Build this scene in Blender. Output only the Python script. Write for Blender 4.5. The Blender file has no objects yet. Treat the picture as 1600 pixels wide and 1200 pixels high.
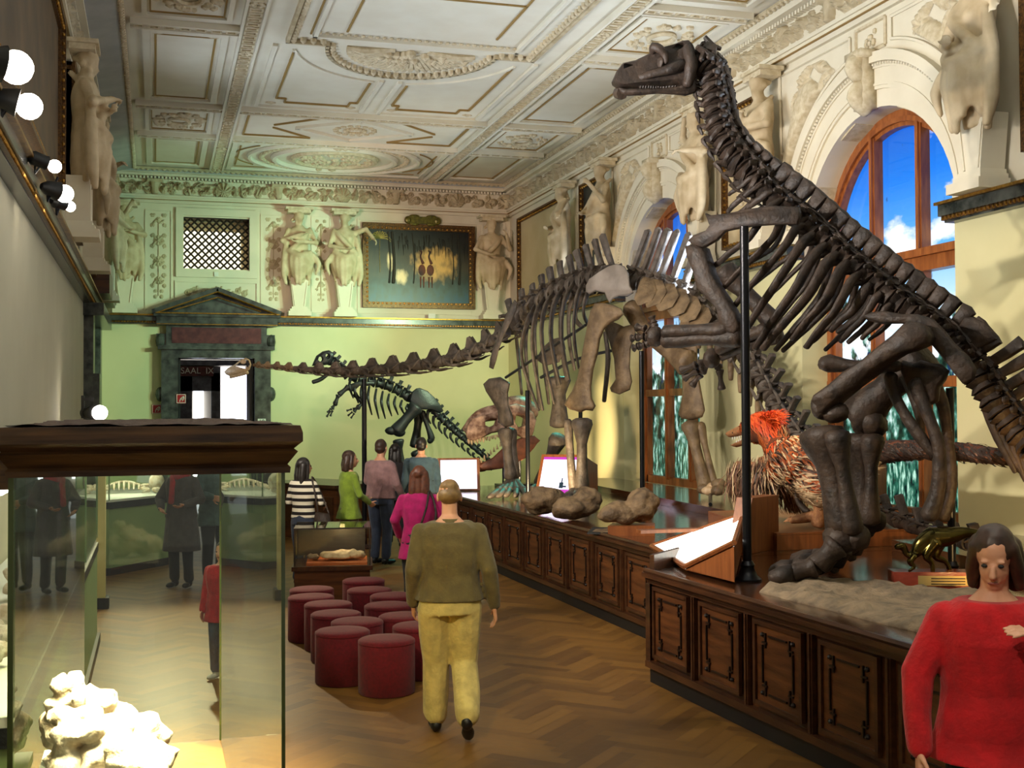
import bpy, bmesh, math, random
import numpy as np
from mathutils import Vector, Matrix, noise
from mathutils.geometry import tessellate_polygon
random.seed(7); RNG = np.random.default_rng(5)
PI = math.pi
SC = bpy.context.scene; COL = SC.collection
# ------------------------------------------------------------------ camera (1600x1200 frame)
F = 1900.0; YAW, PIT, ROLL = [math.radians(a) for a in (16.35, 1.28, -0.30)]; EYE = Vector((0, 0, 2.2))
_fw = Vector((math.sin(YAW)*math.cos(PIT), math.cos(YAW)*math.cos(PIT), math.sin(PIT)))
_rt = Vector((math.cos(YAW), -math.sin(YAW), 0)); _up = _rt.cross(_fw)
CR = math.cos(ROLL)*_rt + math.sin(ROLL)*_up; CU = -math.sin(ROLL)*_rt + math.cos(ROLL)*_up
def ray(px, py): return _fw + CR*((px-800)/F) - CU*((py-600)/F)
def AX(px, py, X): d = ray(px, py); return EYE + d*(X/d.x)
def AY(px, py, Y): d = ray(px, py); return EYE + d*(Y/d.y)
def AZ(px, py, z): d = ray(px, py); return EYE + d*((z-EYE.z)/d.z)
def AD(px, py, dep): return EYE + ray(px, py)*dep
cam = bpy.data.cameras.new('camera'); co = bpy.data.objects.new('camera', cam); COL.objects.link(co)
cam.sensor_width = 36; cam.lens = F/1600*36; cam.clip_start = .05
co.matrix_world = Matrix(((CR.x, CU.x, -_fw.x, 0), (CR.y, CU.y, -_fw.y, 0), (CR.z, CU.z, -_fw.z, 2.2), (0, 0, 0, 1)))
SC.camera = co
# ------------------------------------------------------------------ materials
def lin(c): c /= 255; return c/12.92 if c <= .04045 else ((c+.055)/1.055)**2.4
def rgb(r, g, b): return (lin(r), lin(g), lin(b), 1)
def newmat(name):
    m = bpy.data.materials.new(name); m.use_nodes = True; nt = m.node_tree
    return m, nt, nt.nodes, nt.links, nt.nodes['Principled BSDF']
def mat(name, c1, c2=None, scale=6, rough=.7, metal=0, bump=0, bscale=None, detail=4, stretch=None, coat=0, spec=None, sheen=0, emis=None):
    m, nt, N, L, B = newmat(name)
    B.inputs['Roughness'].default_value = rough; B.inputs['Metallic'].default_value = metal
    if coat: B.inputs['Coat Weight'].default_value = coat; B.inputs['Coat Roughness'].default_value = .12
    if spec is not None: B.inputs['Specular IOR Level'].default_value = spec
    if sheen: B.inputs['Sheen Weight'].default_value = sheen
    if emis: B.inputs['Emission Color'].default_value = rgb(*emis[:3]); B.inputs['Emission Strength'].default_value = emis[3]
    tc = N.new('ShaderNodeTexCoord'); mp = N.new('ShaderNodeMapping'); L.new(tc.outputs['Object'], mp.inputs[0])
    if stretch: mp.inputs['Scale'].default_value = stretch
    if c2:
        nz = N.new('ShaderNodeTexNoise'); nz.inputs['Scale'].default_value = scale; nz.inputs['Detail'].default_value = detail
        L.new(mp.outputs[0], nz.inputs['Vector'])
        cr = N.new('ShaderNodeValToRGB'); cr.color_ramp.elements[0].color = rgb(*c1); cr.color_ramp.elements[1].color = rgb(*c2)
        cr.color_ramp.elements[0].position = .35; cr.color_ramp.elements[1].position = .65
        L.new(nz.outputs['Fac'], cr.inputs[0]); L.new(cr.outputs[0], B.inputs['Base Color'])
    else: B.inputs['Base Color'].default_value = rgb(*c1)
    if bump:
        n2 = N.new('ShaderNodeTexNoise'); n2.inputs['Scale'].default_value = bscale or scale*3; n2.inputs['Detail'].default_value = 5
        L.new(mp.outputs[0], n2.inputs['Vector']); bp = N.new('ShaderNodeBump'); bp.inputs['Strength'].default_value = bump
        bp.inputs['Distance'].default_value = .02
        L.new(n2.outputs['Fac'], bp.inputs['Height']); L.new(bp.outputs[0], B.inputs['Normal'])
    return m
def wood(name, c1, c2, scale=3, rough=.35, stretch=(8, 8, 1), coat=0):
    return mat(name, c1, c2, scale, rough, 0, .08, 12, 6, stretch, coat)
def attr_mat(name, c1, c2, rough=.5, bump=0, attr='tone', stretch=(1, 1, 1)):
    """colour mixed by a per-face tone (planks, feathers) plus a grain"""
    m, nt, N, L, B = newmat(name); B.inputs['Roughness'].default_value = rough
    at = N.new('ShaderNodeAttribute'); at.attribute_name = attr
    cr = N.new('ShaderNodeValToRGB'); cr.color_ramp.elements[0].color = rgb(*c1); cr.color_ramp.elements[1].color = rgb(*c2)
    tc = N.new('ShaderNodeTexCoord'); mp = N.new('ShaderNodeMapping'); mp.inputs['Scale'].default_value = stretch
    nz = N.new('ShaderNodeTexNoise'); nz.inputs['Scale'].default_value = 3; nz.inputs['Detail'].default_value = 6
    L.new(tc.outputs['Object'], mp.inputs[0]); L.new(mp.outputs[0], nz.inputs['Vector'])
    mx = N.new('ShaderNodeMix'); mx.inputs[0].default_value = .3
    L.new(at.outputs['Fac'], mx.inputs[2]); L.new(nz.outputs['Fac'], mx.inputs[3]); L.new(mx.outputs[0], cr.inputs[0])
    L.new(cr.outputs[0], B.inputs['Base Color'])
    if bump:
        bp = N.new('ShaderNodeBump'); bp.inputs['Strength'].default_value = bump; bp.inputs['Distance'].default_value = .01
        L.new(nz.outputs['Fac'], bp.inputs['Height']); L.new(bp.outputs[0], B.inputs['Normal'])
    return m
def glassmat(name, tint=(255, 255, 255), ior=1.5, rough=0.0):
    m = bpy.data.materials.new(name); m.use_nodes = True; nt = m.node_tree; N = nt.nodes; L = nt.links; N.clear()
    o = N.new('ShaderNodeOutputMaterial'); mx = N.new('ShaderNodeMixShader'); t = N.new('ShaderNodeBsdfTransparent')
    g = N.new('ShaderNodeBsdfGlossy'); ge = N.new('ShaderNodeNewGeometry'); dt = N.new('ShaderNodeVectorMath'); dt.operation = 'DOT_PRODUCT'
    t.inputs[0].default_value = rgb(*tint); g.inputs['Roughness'].default_value = rough
    L.new(ge.outputs['Incoming'], dt.inputs[0]); L.new(ge.outputs['Normal'], dt.inputs[1])
    x = dt.outputs['Value']; f0 = ((ior-1)/(ior+1))**2            # reflectance of one surface, the same from both sides
    for op, v in (('ABSOLUTE', None), ('SUBTRACT', 1.0), ('POWER', 5.0), ('MULTIPLY_ADD', 1-f0)):
        n = N.new('ShaderNodeMath'); n.operation = op; n.use_clamp = op != 'ABSOLUTE'
        if op == 'SUBTRACT': n.inputs[0].default_value = v; L.new(x, n.inputs[1])
        else:
            L.new(x, n.inputs[0])
            if v: n.inputs[1].default_value = v
            if op == 'MULTIPLY_ADD': n.inputs[2].default_value = f0
        x = n.outputs[0]
    L.new(x, mx.inputs[0]); L.new(t.outputs[0], mx.inputs[1]); L.new(g.outputs[0], mx.inputs[2]); L.new(mx.outputs[0], o.inputs[0])
    return m
def emit(name, c, s):
    m = bpy.data.materials.new(name); m.use_nodes = True; N = m.node_tree.nodes; L = m.node_tree.links; N.clear()
    o = N.new('ShaderNodeOutputMaterial'); e = N.new('ShaderNodeEmission'); e.inputs[0].default_value = rgb(*c); e.inputs[1].default_value = s
    L.new(e.outputs[0], o.inputs[0]); return m
# ------------------------------------------------------------------ mesh builder
def V3(p): return Vector(p)
def frame_of(d, ref=None):
    d = Vector(d).normalized(); ref = Vector(ref) if ref else (Vector((0, 0, 1)) if abs(d.z) < .9 else Vector((0, 1, 0)))
    a = ref.cross(d)
    if a.length < 1e-6: a = Vector((1, 0, 0)).cross(d)
    a.normalize(); b = d.cross(a).normalized(); return a, b
class MB:
    def __init__(s): s.v = []; s.f = []; s.t = None
    def add(s, vs, fs):
        b = len(s.v); s.v += [tuple(v) for v in vs]; s.f += [tuple(i+b for i in f) for f in fs]
    def box(s, c, size, rz=0, ax=None):
        c = Vector(c); hx, hy, hz = [x/2 for x in size]
        R = Matrix.Rotation(rz, 3, 'Z') if ax is None else ax
        vs = [c + R @ Vector((x*hx, y*hy, z*hz)) for x in (-1, 1) for y in (-1, 1) for z in (-1, 1)]
        s.add(vs, [(0, 1, 3, 2), (4, 6, 7, 5), (0, 4, 5, 1), (2, 3, 7, 6), (0, 2, 6, 4), (1, 5, 7, 3)]); return s
    def span(s, a, b):
        a = Vector(a); b = Vector(b); return s.box((a+b)/2, [abs(x) for x in (b-a)])
    def rings(s, R, capa=True, capb=True, closed=True):
        n = len(R[0]); vs = [p for r in R for p in r]; fs = []
        for i in range(len(R)-1):
            for j in range(n if closed else n-1):
                k = (j+1) % n; fs.append((i*n+j, i*n+k, (i+1)*n+k, (i+1)*n+j))
        if capa: fs.append(tuple(range(n-1, -1, -1)))
        if capb: fs.append(tuple((len(R)-1)*n+j for j in range(n)))
        s.add(vs, fs); return s
    def tube(s, pts, rad, n=8, flat=1.0, ref=None, caps=True, tipround=False):
        """swept round (or flattened) section; flat scales the axis given by ref x direction"""
        P = [Vector(p) for p in pts]; R = rad if isinstance(rad, (list, tuple)) else [rad]*len(P)
        if tipround:
            d0 = (P[0]-P[1]).normalized(); d1 = (P[-1]-P[-2]).normalized()
            P = [P[0]+d0*R[0]*.5, P[0]+d0*R[0]*.35] + P + [P[-1]+d1*R[-1]*.35, P[-1]+d1*R[-1]*.5]
            R = [R[0]*.35, R[0]*.75] + list(R) + [R[-1]*.75, R[-1]*.35]
        out = []; a = None
        for i, p in enumerate(P):
            d = (P[min(i+1, len(P)-1)] - P[max(i-1, 0)])
            if d.length < 1e-9: d = Vector((0, 0, 1))
            d.normalize()
            if a is None or ref is not None: a, b = frame_of(d, ref)
            else:
                a = (a - d*a.dot(d)); a = a.normalized() if a.length > 1e-6 else frame_of(d)[0]; b = d.cross(a)
            out.append([p + a*(R[i]*flat*math.cos(2*PI*k/n)) + b*(R[i]*math.sin(2*PI*k/n)) for k in range(n)])
        return s.rings(out, caps, caps)
    def ball(s, c, r, n=10, m=7, R=None):
        c = Vector(c); r = (r, r, r) if not isinstance(r, (tuple, list)) else r; R = R or Matrix.Identity(3)
        rr = [[c + R @ Vector((r[0]*math.sin(t)*math.cos(2*PI*k/n), r[1]*math.sin(t)*math.sin(2*PI*k/n), -r[2]*math.cos(t))) for k in range(n)]
              for t in [PI*(i+.15)/(m-.7) if 0 < i < m-1 else (.06 if i == 0 else PI-.06) for i in range(m)]]
        return s.rings(rr)
    def lathe(s, c, prof, n=24, axis='Z'):
        c = Vector(c)
        return s.rings([[c + Vector((r*math.cos(2*PI*k/n), r*math.sin(2*PI*k/n), z)) for k in range(n)] for r, z in prof])
    def prism(s, poly, z0, z1):
        n = len(poly); s.add([(x, y, z0) for x, y in poly] + [(x, y, z1) for x, y in poly],
            [tuple(range(n-1, -1, -1)), tuple(range(n, 2*n))] + [(i, (i+1) % n, n+(i+1) % n, n+i) for i in range(n)]); return s
    def extr(s, poly, d):
        """3-D polygon swept along the vector d"""
        n = len(poly); d = Vector(d); P = [Vector(p) for p in poly]
        tri = tessellate_polygon([P])
        s.add(P + [p+d for p in P], [tuple(t) for t in tri] + [tuple(n+i for i in reversed(t)) for t in tri] + [(i, (i+1) % n, n+(i+1) % n, n+i) for i in range(n)]); return s
    def bone(s, p0, p1, r0, rs, r1, n=10, flat=1., bow=(0, 0, 0), ref=None):
        """long bone: knuckled ends and a slim shaft"""
        p0 = Vector(p0); p1 = Vector(p1); T = [0, .03, .09, .2, .35, .55, .75, .88, .96, 1]; bw = Vector(bow)
        rr = [.55*r0, .92*r0, r0, .55*r0+.45*rs, rs, rs, .5*rs+.5*r1, .95*r1, .95*r1, .5*r1]
        return s.tube([p0.lerp(p1, t) + bw*math.sin(PI*t) for t in T], rr, n, flat, ref)
    def curve(s, pts, rad, n=8, flat=1., ref=None, sub=4, tip=True):
        P = spline(pts, sub); m = len(P)
        R = rad if isinstance(rad, (int, float)) else [float(np.interp(i/(m-1), np.linspace(0, 1, len(rad)), rad)) for i in range(m)]
        return s.tube(P, R if isinstance(R, list) else [R]*m, n, flat, ref, True, tip)
    def grid(s, P):
        h = len(P); w = len(P[0]); s.add([p for r in P for p in r], [(i*w+j, i*w+j+1, (i+1)*w+j+1, (i+1)*w+j) for i in range(h-1) for j in range(w-1)]); return s
    def slab(s, outl, thick, holes=(), inset=None, axis=None):
        """rounded plate from a 3-D outline (roughly planar); thickness runs both ways along axis"""
        P = [Vector(p) for p in outl]; nrm = Vector((0, 0, 0)); c = sum(P, Vector())/len(P)
        for i in range(len(P)): nrm += (P[i]-c).cross(P[(i+1) % len(P)]-c)
        nrm.normalize(); ax = Vector(axis).normalized() if axis else nrm
        ins = inset if inset is not None else thick*.22
        def off(loop, e):
            out = []; m = len(loop)
            for i in range(m):
                a = (loop[i]-loop[i-1]).normalized(); b = (loop[(i+1) % m]-loop[i]).normalized()
                t = nrm.cross(a) + nrm.cross(b)
                out.append(loop[i] + (t.normalized()*e if t.length > .2 else Vector()))
            return out
        loops = [P] + [[Vector(q) for q in h] for h in holes]
        prof = [(-1, ins), (-.7, ins*.3), (0, 0), (.7, ins*.3), (1, ins)]
        base = len(s.v); tot = 0; starts = []
        for li, lp in enumerate(loops):
            c0 = sum(lp, Vector())/len(lp); wn = sum(((lp[i]-c0).cross(lp[(i+1) % len(lp)]-c0) for i in range(len(lp))), Vector()).dot(nrm)
            sg = 1 if li == 0 else (-.25 if wn > 0 else .25)
            rings = [[q + ax*(thick/2*h) for q in off(lp, e*sg)] for h, e in prof]
            starts.append(len(s.v)); s.rings(rings, False, False)
        for k in (0, 4):
            L = []; idx = []
            for lp, st in zip(loops, starts):
                m = len(lp); ids = [st+k*m+j for j in range(m)]; L.append([Vector(s.v[i]) for i in ids]); idx += ids
            for t in tessellate_polygon(L): s.f.append(tuple(idx[i] for i in t))
        return s
    def jitter(s, amp, freq, seed=0):
        o = Vector((seed*3.1, seed*1.7, seed*.9))
        s.v = [tuple(Vector(p) + noise.noise_vector(Vector(p)*freq+o)*amp) for p in s.v]; return s
    def mesh(s, name):
        me = bpy.data.meshes.new(name); me.from_pydata(s.v, [], s.f); me.update()
        if s.t is not None:
            a = me.attributes.new('tone', 'FLOAT', 'FACE'); a.data.foreach_set('value', np.asarray(s.t, dtype=np.float32))
        return me
def spline(pts, sub=4):
    P = [Vector(p) for p in pts]
    if len(P) < 3 or sub < 2: return P
    out = []
    for i in range(len(P)-1):
        p0 = P[max(i-1, 0)]; p1 = P[i]; p2 = P[i+1]; p3 = P[min(i+2, len(P)-1)]
        for k in range(sub):
            t = k/sub; out.append(.5*((2*p1) + (p2-p0)*t + (2*p0-5*p1+4*p2-p3)*t*t + (3*p1-p0-3*p2+p3)*t**3))
    return out + [P[-1]]
def seat(me, z):
    """lift or lower a mesh so that its lowest point rests on height z"""
    me = me.mesh('m') if isinstance(me, MB) else me
    lo = min(v.co.z for v in me.vertices); me.transform(Matrix.Translation((0, 0, z+.002-lo))); return me
def fixnormals(me):
    bm = bmesh.new(); bm.from_mesh(me); bmesh.ops.recalc_face_normals(bm, faces=bm.faces); bm.to_mesh(me); bm.free()
def obj(name, mb, m, parent=None, smooth=False, angle=None, label=None, fix=True):
    me = mb if isinstance(mb, bpy.types.Mesh) else mb.mesh(name)
    if fix: fixnormals(me)
    if smooth or angle:
        me.polygons.foreach_set('use_smooth', [True]*len(me.polygons))
        if angle: me.set_sharp_from_angle(angle=math.radians(angle))
    for x in (m if isinstance(m, (list, tuple)) else [m]): me.materials.append(x)
    o = bpy.data.objects.new(name, me); COL.objects.link(o)
    if parent is not None:
        o.parent = parent; o.matrix_parent_inverse = PINV.get(parent.name, Matrix.Identity(4))
    if label: o['label'] = label
    return o
PINV = {}
def tag(o, label, cat, group=None, kind=None):
    o['label'] = label; o['category'] = cat
    if group: o['group'] = group
    if kind: o['kind'] = kind
    return o
def thing(name, label, cat, loc=(0, 0, 0), group=None, local=False):
    """an Empty at the base of a thing; its parts are modelled in world space (local=False) or around it"""
    o = bpy.data.objects.new(name, None); COL.objects.link(o); o.location = loc; o.empty_display_size = .1
    if not local: PINV[o.name] = Matrix.Translation(-Vector(loc))
    return tag(o, label, cat, group)
def struct(name, mb, m, parent=None, **k):
    o = obj(name, mb, m, parent, **k)
    if parent is None: o['kind'] = 'structure'
    return o
def sroot(name):
    o = bpy.data.objects.new(name, None); COL.objects.link(o); o['kind'] = 'structure'; PINV[o.name] = Matrix.Identity(4); return o
def copy_tree(o, parent=None):
    c = o.copy(); COL.objects.link(c)
    if parent is not None: c.parent = parent; c.matrix_parent_inverse = o.matrix_parent_inverse
    for ch in [x for x in bpy.data.objects if x.parent == o]: copy_tree(ch, c)
    return c
def fuse(mb, voxel, smooth=4, name='body'):
    """merge overlapping closed shapes into one continuous skin"""
    me = mb.mesh(name); fixnormals(me); o = bpy.data.objects.new('tmp', me); COL.objects.link(o)
    r = o.modifiers.new('r', 'REMESH'); r.mode = 'VOXEL'; r.voxel_size = voxel
    if smooth: k = o.modifiers.new('s', 'SMOOTH'); k.iterations = smooth; k.factor = .5
    dg = bpy.context.evaluated_depsgraph_get(); dg.update()
    out = bpy.data.meshes.new_from_object(o.evaluated_get(dg)); bpy.data.objects.remove(o); bpy.data.meshes.remove(me); return out
# ------------------------------------------------------------------ the materials of the hall
M = {}
M['plaster'] = mat('cream_plaster', (226, 216, 192), (218, 207, 182), 2, .75, bump=.05)
M['relief'] = mat('relief_plaster', (198, 182, 150), (174, 156, 122), 6, .8)
M['ornament'] = mat('ornament_plaster', (214, 200, 170), (190, 172, 138), 14, .8)
M['statue'] = mat('statue_plaster', (206, 186, 152), (180, 158, 122), 5, .7, bump=.35, bscale=14)
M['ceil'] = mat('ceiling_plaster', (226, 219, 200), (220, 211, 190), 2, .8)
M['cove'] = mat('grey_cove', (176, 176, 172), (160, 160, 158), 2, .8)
M['gold'] = mat('gilding', (176, 132, 56), (130, 92, 36), 20, .35, .8)
M['gilt_shade_line'] = mat('gilt_line', (150, 118, 62), None, rough=.6)  # brown-gold lines; the dark tone also stands in for shade along the mouldings
M['green'] = mat('wall_paint_green', (220, 214, 168), (214, 208, 160), 1.2, .8)
M['leftpaint'] = mat('wall_paint_pale', (198, 192, 166), (192, 186, 160), 1.2, .8)
M['marble'] = mat('dark_marble', (34, 38, 36), (84, 86, 80), 5, .25, detail=9, spec=.5)
M['marblered'] = mat('red_marble', (74, 30, 34), (104, 52, 50), 7, .25, detail=8)
M['darkwood'] = wood('dark_panel_wood', (62, 34, 18), (96, 56, 28), 2.5, .32, (1, 1, 9))
M['topwood'] = wood('polished_top_wood', (58, 34, 20), (80, 48, 26), 2, .1, (1, 6, 6), coat=.5)
M['trimwood'] = wood('moulding_wood', (50, 28, 16), (74, 44, 24), 3, .3, (6, 1, 6))
M['inlay'] = mat('inlay_dark', (26, 15, 9), None, rough=.35)
M['plinth'] = mat('black_plinth', (16, 16, 18), None, rough=.5)
M['casewood'] = wood('cornice_wood', (58, 38, 24), (104, 72, 42), 3, .3, (1.2, 8, 14), coat=.2)
M['kiosk'] = wood('kiosk_wood', (116, 64, 32), (140, 82, 42), 3, .35, (9, 9, 1))
M['winwood'] = wood('window_wood', (128, 68, 30), (164, 96, 46), 3, .35, (6, 6, 1))
M['greenpaint'] = mat('case_green', (150, 176, 120), (144, 170, 114), 1.5, .55)
M['whitelit'] = mat('case_white', (240, 242, 232), None, rough=.6)
M['felt'] = mat('red_felt', (104, 5, 20), (86, 4, 16), 40, .95, bump=.1, bscale=200, sheen=.08)
M['bone'] = mat('dark_fossil', (60, 46, 36), (34, 26, 21), 9, .56, bump=.6, bscale=20, spec=.35, detail=8)
M['bonegrey'] = mat('grey_fossil', (98, 86, 76), (64, 55, 48), 8, .55, bump=.7, bscale=22)
M['bonetan'] = mat('tan_fossil', (140, 116, 86), (98, 78, 56), 6, .55, bump=.7, bscale=22)
M['bonecream'] = mat('cream_cast', (222, 194, 158), (190, 156, 118), 14, .5, bump=.2, bscale=60)
M['bonedark'] = mat('dark_cast', (34, 38, 42), (20, 24, 28), 6, .45, bump=.25, bscale=40)
M['skullpink'] = mat('mottled_skull_cast', (206, 170, 148), (110, 74, 58), 9, .5, detail=8, bump=.4, bscale=30)
M['fossilwhite'] = mat('white_fossil', (236, 226, 208), (200, 178, 148), 18, .7, bump=.4, bscale=60)
M['rock'] = mat('grey_rock', (142, 122, 96), (106, 92, 74), 9, .85, bump=.8, bscale=24)
M['stone'] = mat('brown_stone', (128, 104, 74), (84, 66, 46), 12, .7, bump=.6, bscale=40)
M['iron'] = mat('black_iron', (24, 24, 28), None, rough=.32, metal=.6)
M['steel'] = mat('grey_steel', (92, 92, 96), None, rough=.35, metal=.8)
M['bronze'] = mat('polished_bronze', (96, 84, 44), (70, 62, 34), 10, .22, 1.0)
M['redwood'] = wood('red_base_wood', (130, 48, 34), (150, 62, 44), 4, .25, (1, 6, 6), coat=.4)
M['brass'] = mat('brass_plate', (176, 152, 92), None, rough=.5, metal=.3)
M['black'] = mat('black_paint', (14, 14, 15), None, rough=.5)
M['white'] = mat('white_card', (226, 224, 214), None, rough=.7)
M['ink'] = mat('printed_ink', (28, 26, 26), None, rough=.7)
M['redsign'] = mat('sign_red', (178, 24, 28), None, rough=.4)
M['skin'] = mat('skin', (212, 158, 126), (202, 146, 114), 10, .5)
M['glass'] = glassmat('clear_glass', (250, 253, 248))
M['glassedge'] = mat('glass_edge', (120, 150, 110), None, rough=.15, spec=.8)
M['paneglass'] = glassmat('window_glass', (255, 255, 255), 1.45)
M['frame_gilt'] = mat('picture_frame_gilt', (120, 84, 40), (60, 38, 20), 40, .4, .5)
M['darkcanvas'] = mat('dark_canvas', (30, 34, 32), (52, 50, 42), 3, .5)
M['duncanvas'] = mat('dun_canvas', (196, 176, 138), (184, 162, 122), 1.5, .8)
M['browncanvas'] = mat('brown_canvas', (96, 74, 46), (70, 54, 34), 2, .6)
M['lamp'] = emit('lamp_glow', (255, 244, 228), 30)
M['lampwarm'] = emit('lamp_glow_warm', (255, 226, 190), 30)
M['screen'] = emit('screen_glow', (246, 236, 255), 2.2)
M['dust'] = mat('dusty_top', (108, 88, 78), (78, 62, 54), 30, .9, bump=.6, bscale=90)
# ------------------------------------------------------------------ the room
XL, XR, YB, ZC, YF = -1.2, 7.9, 27.2, 7.47, -4.0
DZ0, DZ1 = 4.11, 4.31            # the dark marble string course
WINS = [12.25, 18.40]; WR = 1.55; SILL = .95; SPR = 4.12; WX = 8.36
# floor: herringbone parquet, every stave a face of its own tone
def herringbone(x0, x1, y0, y1, L=.62, W=.105):
    vs, fs, t = [], [], []
    a = math.radians(45); ca, sa = math.cos(a), math.sin(a)
    cx, cy = (x0+x1)/2, (y0+y1)/2; g = .0012; R = int(1.5*max(x1-x0, y1-y0)/W)
    def put(u0, v0, u1, v1):
        um, vm = (u0+u1)/2, (v0+v1)/2; X = cx+um*ca-vm*sa; Y = cy+um*sa+vm*ca
        if not (x0-.5 < X < x1+.5 and y0-.5 < Y < y1+.5): return
        b = len(vs)
        for u, v in ((u0+g, v0+g), (u1-g, v0+g), (u1-g, v1-g), (u0+g, v1-g)):
            vs.append((min(max(cx+u*ca-v*sa, x0), x1), min(max(cy+u*sa+v*ca, y0), y1), 0))
        fs.append((b, b+1, b+2, b+3)); t.append(random.random())
    n = int(1.5*max(x1-x0, y1-y0)/L)
    for i in range(-R//2, R//2):
        for j in range(-n//2, n//2):
            u, v = i*W+j*L, i*W-j*L; put(u, v, u+L, v+W); put(u+L, v+W-L, u+L+W, v+W)
    return vs, fs, t
mb = MB(); v, f, t = herringbone(XL, XR+.1, -1, YB)
mb.v, mb.f, mb.t = v, f, t
M['parquet'] = attr_mat('oak_parquet', (88, 56, 20), (136, 96, 40), .45, .1, stretch=(4, 4, 4))
fl = MB().span((XL-.3, YF, -.12), (XR+.7, YB+9, -.002)); struct('floor', fl, M['trimwood'])
pq = struct('parquet', mb, M['parquet'], bpy.data.objects['floor'], fix=False)
# lower walls
lw = MB().span((XL-.4, YF, 0), (XL, YB+.3, DZ0)); struct('wall_left', lw, M['leftpaint'])
uw = MB().span((XL-.4, YF, DZ0), (XL+.1, YB+.3, 7.9)); struct('upper_wall', uw, M['plaster'], bpy.data.objects['wall_left'])
DX0, DX1, DH = .47, 2.08, 3.38
bw = MB(); bw.span((XL-.4, YB, 0), (DX0, YB+.5, DZ0)); bw.span((DX1, YB, 0), (XR+.6, YB+.5, DZ0)); bw.span((DX0, YB, DH), (DX1, YB+.5, DZ0))
struct('wall_back', bw, M['green'])
GX0, GX1, GZ0, GZ1 = .58, 1.98, 5.33, 6.45
uw = MB(); uw.span((XL-.4, YB, DZ0), (GX0, YB+.5, 7.9)); uw.span((GX1, YB, DZ0), (XR+.6, YB+.5, 7.9)); uw.span((GX0, YB, DZ0), (GX1, YB+.5, GZ0)); uw.span((GX0, YB, GZ1), (GX1, YB+.5, 7.9))
struct('upper_wall', uw, M['plaster'], bpy.data.objects['wall_back'])
rw = MB(); up = MB()
edges = [YF] + [e for c in WINS for e in (c-WR, c+WR)] + [YB+.3]
for i in range(0, len(edges), 2):
    rw.span((XR, edges[i], 0), (XR+.6, edges[i+1], SPR)); up.span((XR+.05, edges[i], SPR), (XR+.6, edges[i+1], 7.9))
for c in WINS:
    rw.span((XR, c-WR, 0), (XR+.6, c+WR, SILL))
    A = [(c-WR*math.cos(PI*k/28), SPR+WR*math.sin(PI*k/28)) for k in range(29)]
    for (y0, z0), (y1, z1) in zip(A, A[1:]):
        q = [(XR+.05, y0, z0), (XR+.05, y1, z1), (XR+.05, y1, 7.9), (XR+.05, y0, 7.9)]
        r = [(x+.55, y, z) for x, y, z in q]; up.rings([q, r])
struct('wall_right', rw, M['green']); struct('upper_wall', up, M['plaster'], bpy.data.objects['wall_right'])
# ------------------------------------------------------------------ ceiling
CX0, CX1, CY1 = -.43, 7.72, 26.95
cl = MB().span((XL-.4, YF, ZC), (XR+.6, YB+.5, ZC+.3)); struct('ceiling', cl, M['ceil']); CEIL = bpy.data.objects['ceiling']
rib = MB(); orn = MB(); line = MB(); dark = MB(); cov = MB(); leaf = MB()
def cbox(m, x0, y0, x1, y1, h, z=ZC): m.span((x0, y0, z-h), (x1, y1, z+.01))
def crect(m, x0, y0, x1, y1, w, h):
    cbox(m, x0, y0, x1, y0+w, h); cbox(m, x0, y1-w, x1, y1, h); cbox(m, x0, y0+w, x0+w, y1-w, h); cbox(m, x1-w, y0+w, x1, y1-w, h)
def bead_row(m, p0, p1, step, r, h=.6, z=None):
    p0 = Vector(p0); p1 = Vector(p1); n = max(1, int((p1-p0).length/step)); d = (p1-p0).normalized()
    for i in range(n): m.ball(p0.lerp(p1, (i+.5)/n), (r, r, r*h), 6, 4)
def pair_lines(x0, y0, x1, y1, w=.03):
    crect(rib, x0, y0, x1, y1, .10, .035); crect(line, x0+.16, y0+.2, x1-.16, y1-.2, w, .015)
    for x in (x0+.2, x1-.2):
        for y in (y0+.17, y1-.17): leaf.ball((x, y, ZC), (.09, .05, .03), 6, 4)
# ribs
def band(x0, y0, x1, y1):
    cbox(rib, x0+.003, y0+.003, x1-.003, y1-.003, .05); hor = (x1-x0) > (y1-y0); w = min(x1-x0, y1-y0)
    if hor:
        cbox(rib, x0, y0, x1, y0+.04, .085); cbox(rib, x0, y1-.04, x1, y1, .085); n = int((x1-x0)/.2)
        for i in range(n):
            x = x0+(i+.5)*(x1-x0)/n; crect(orn, x-.075, y0+.07, x+.075, y1-.07, .025, .075)
    else:
        cbox(rib, x0, y0, x0+.04, y1, .085); cbox(rib, x1-.04, y0, x1, y1, .085); n = int((y1-y0)/.2)
        for i in range(n):
            y = y0+(i+.5)*(y1-y0)/n
            if i % 11 == 5:
                for q in range(6): orn.ball(((x0+x1)/2+.07*math.cos(q*PI/3), y+.07*math.sin(q*PI/3), ZC-.06), (.04, .04, .03), 6, 4)
            else: crect(orn, x0+.06, y-.075, x1-.06, y+.075, .025, .075)
band(1.1, 8, 1.4, CY1-.15); band(5.8, 8, 6.1, CY1-.15)
for y in (14.6, 16.95, 21.4, 23.7): band(CX0+.1, y-.13, 1.1, y+.13); band(6.1, y-.13, CX1-.1, y+.13)
for y in (21.4, 23.7): band(1.4, y-.13, 5.8, y+.13)
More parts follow.
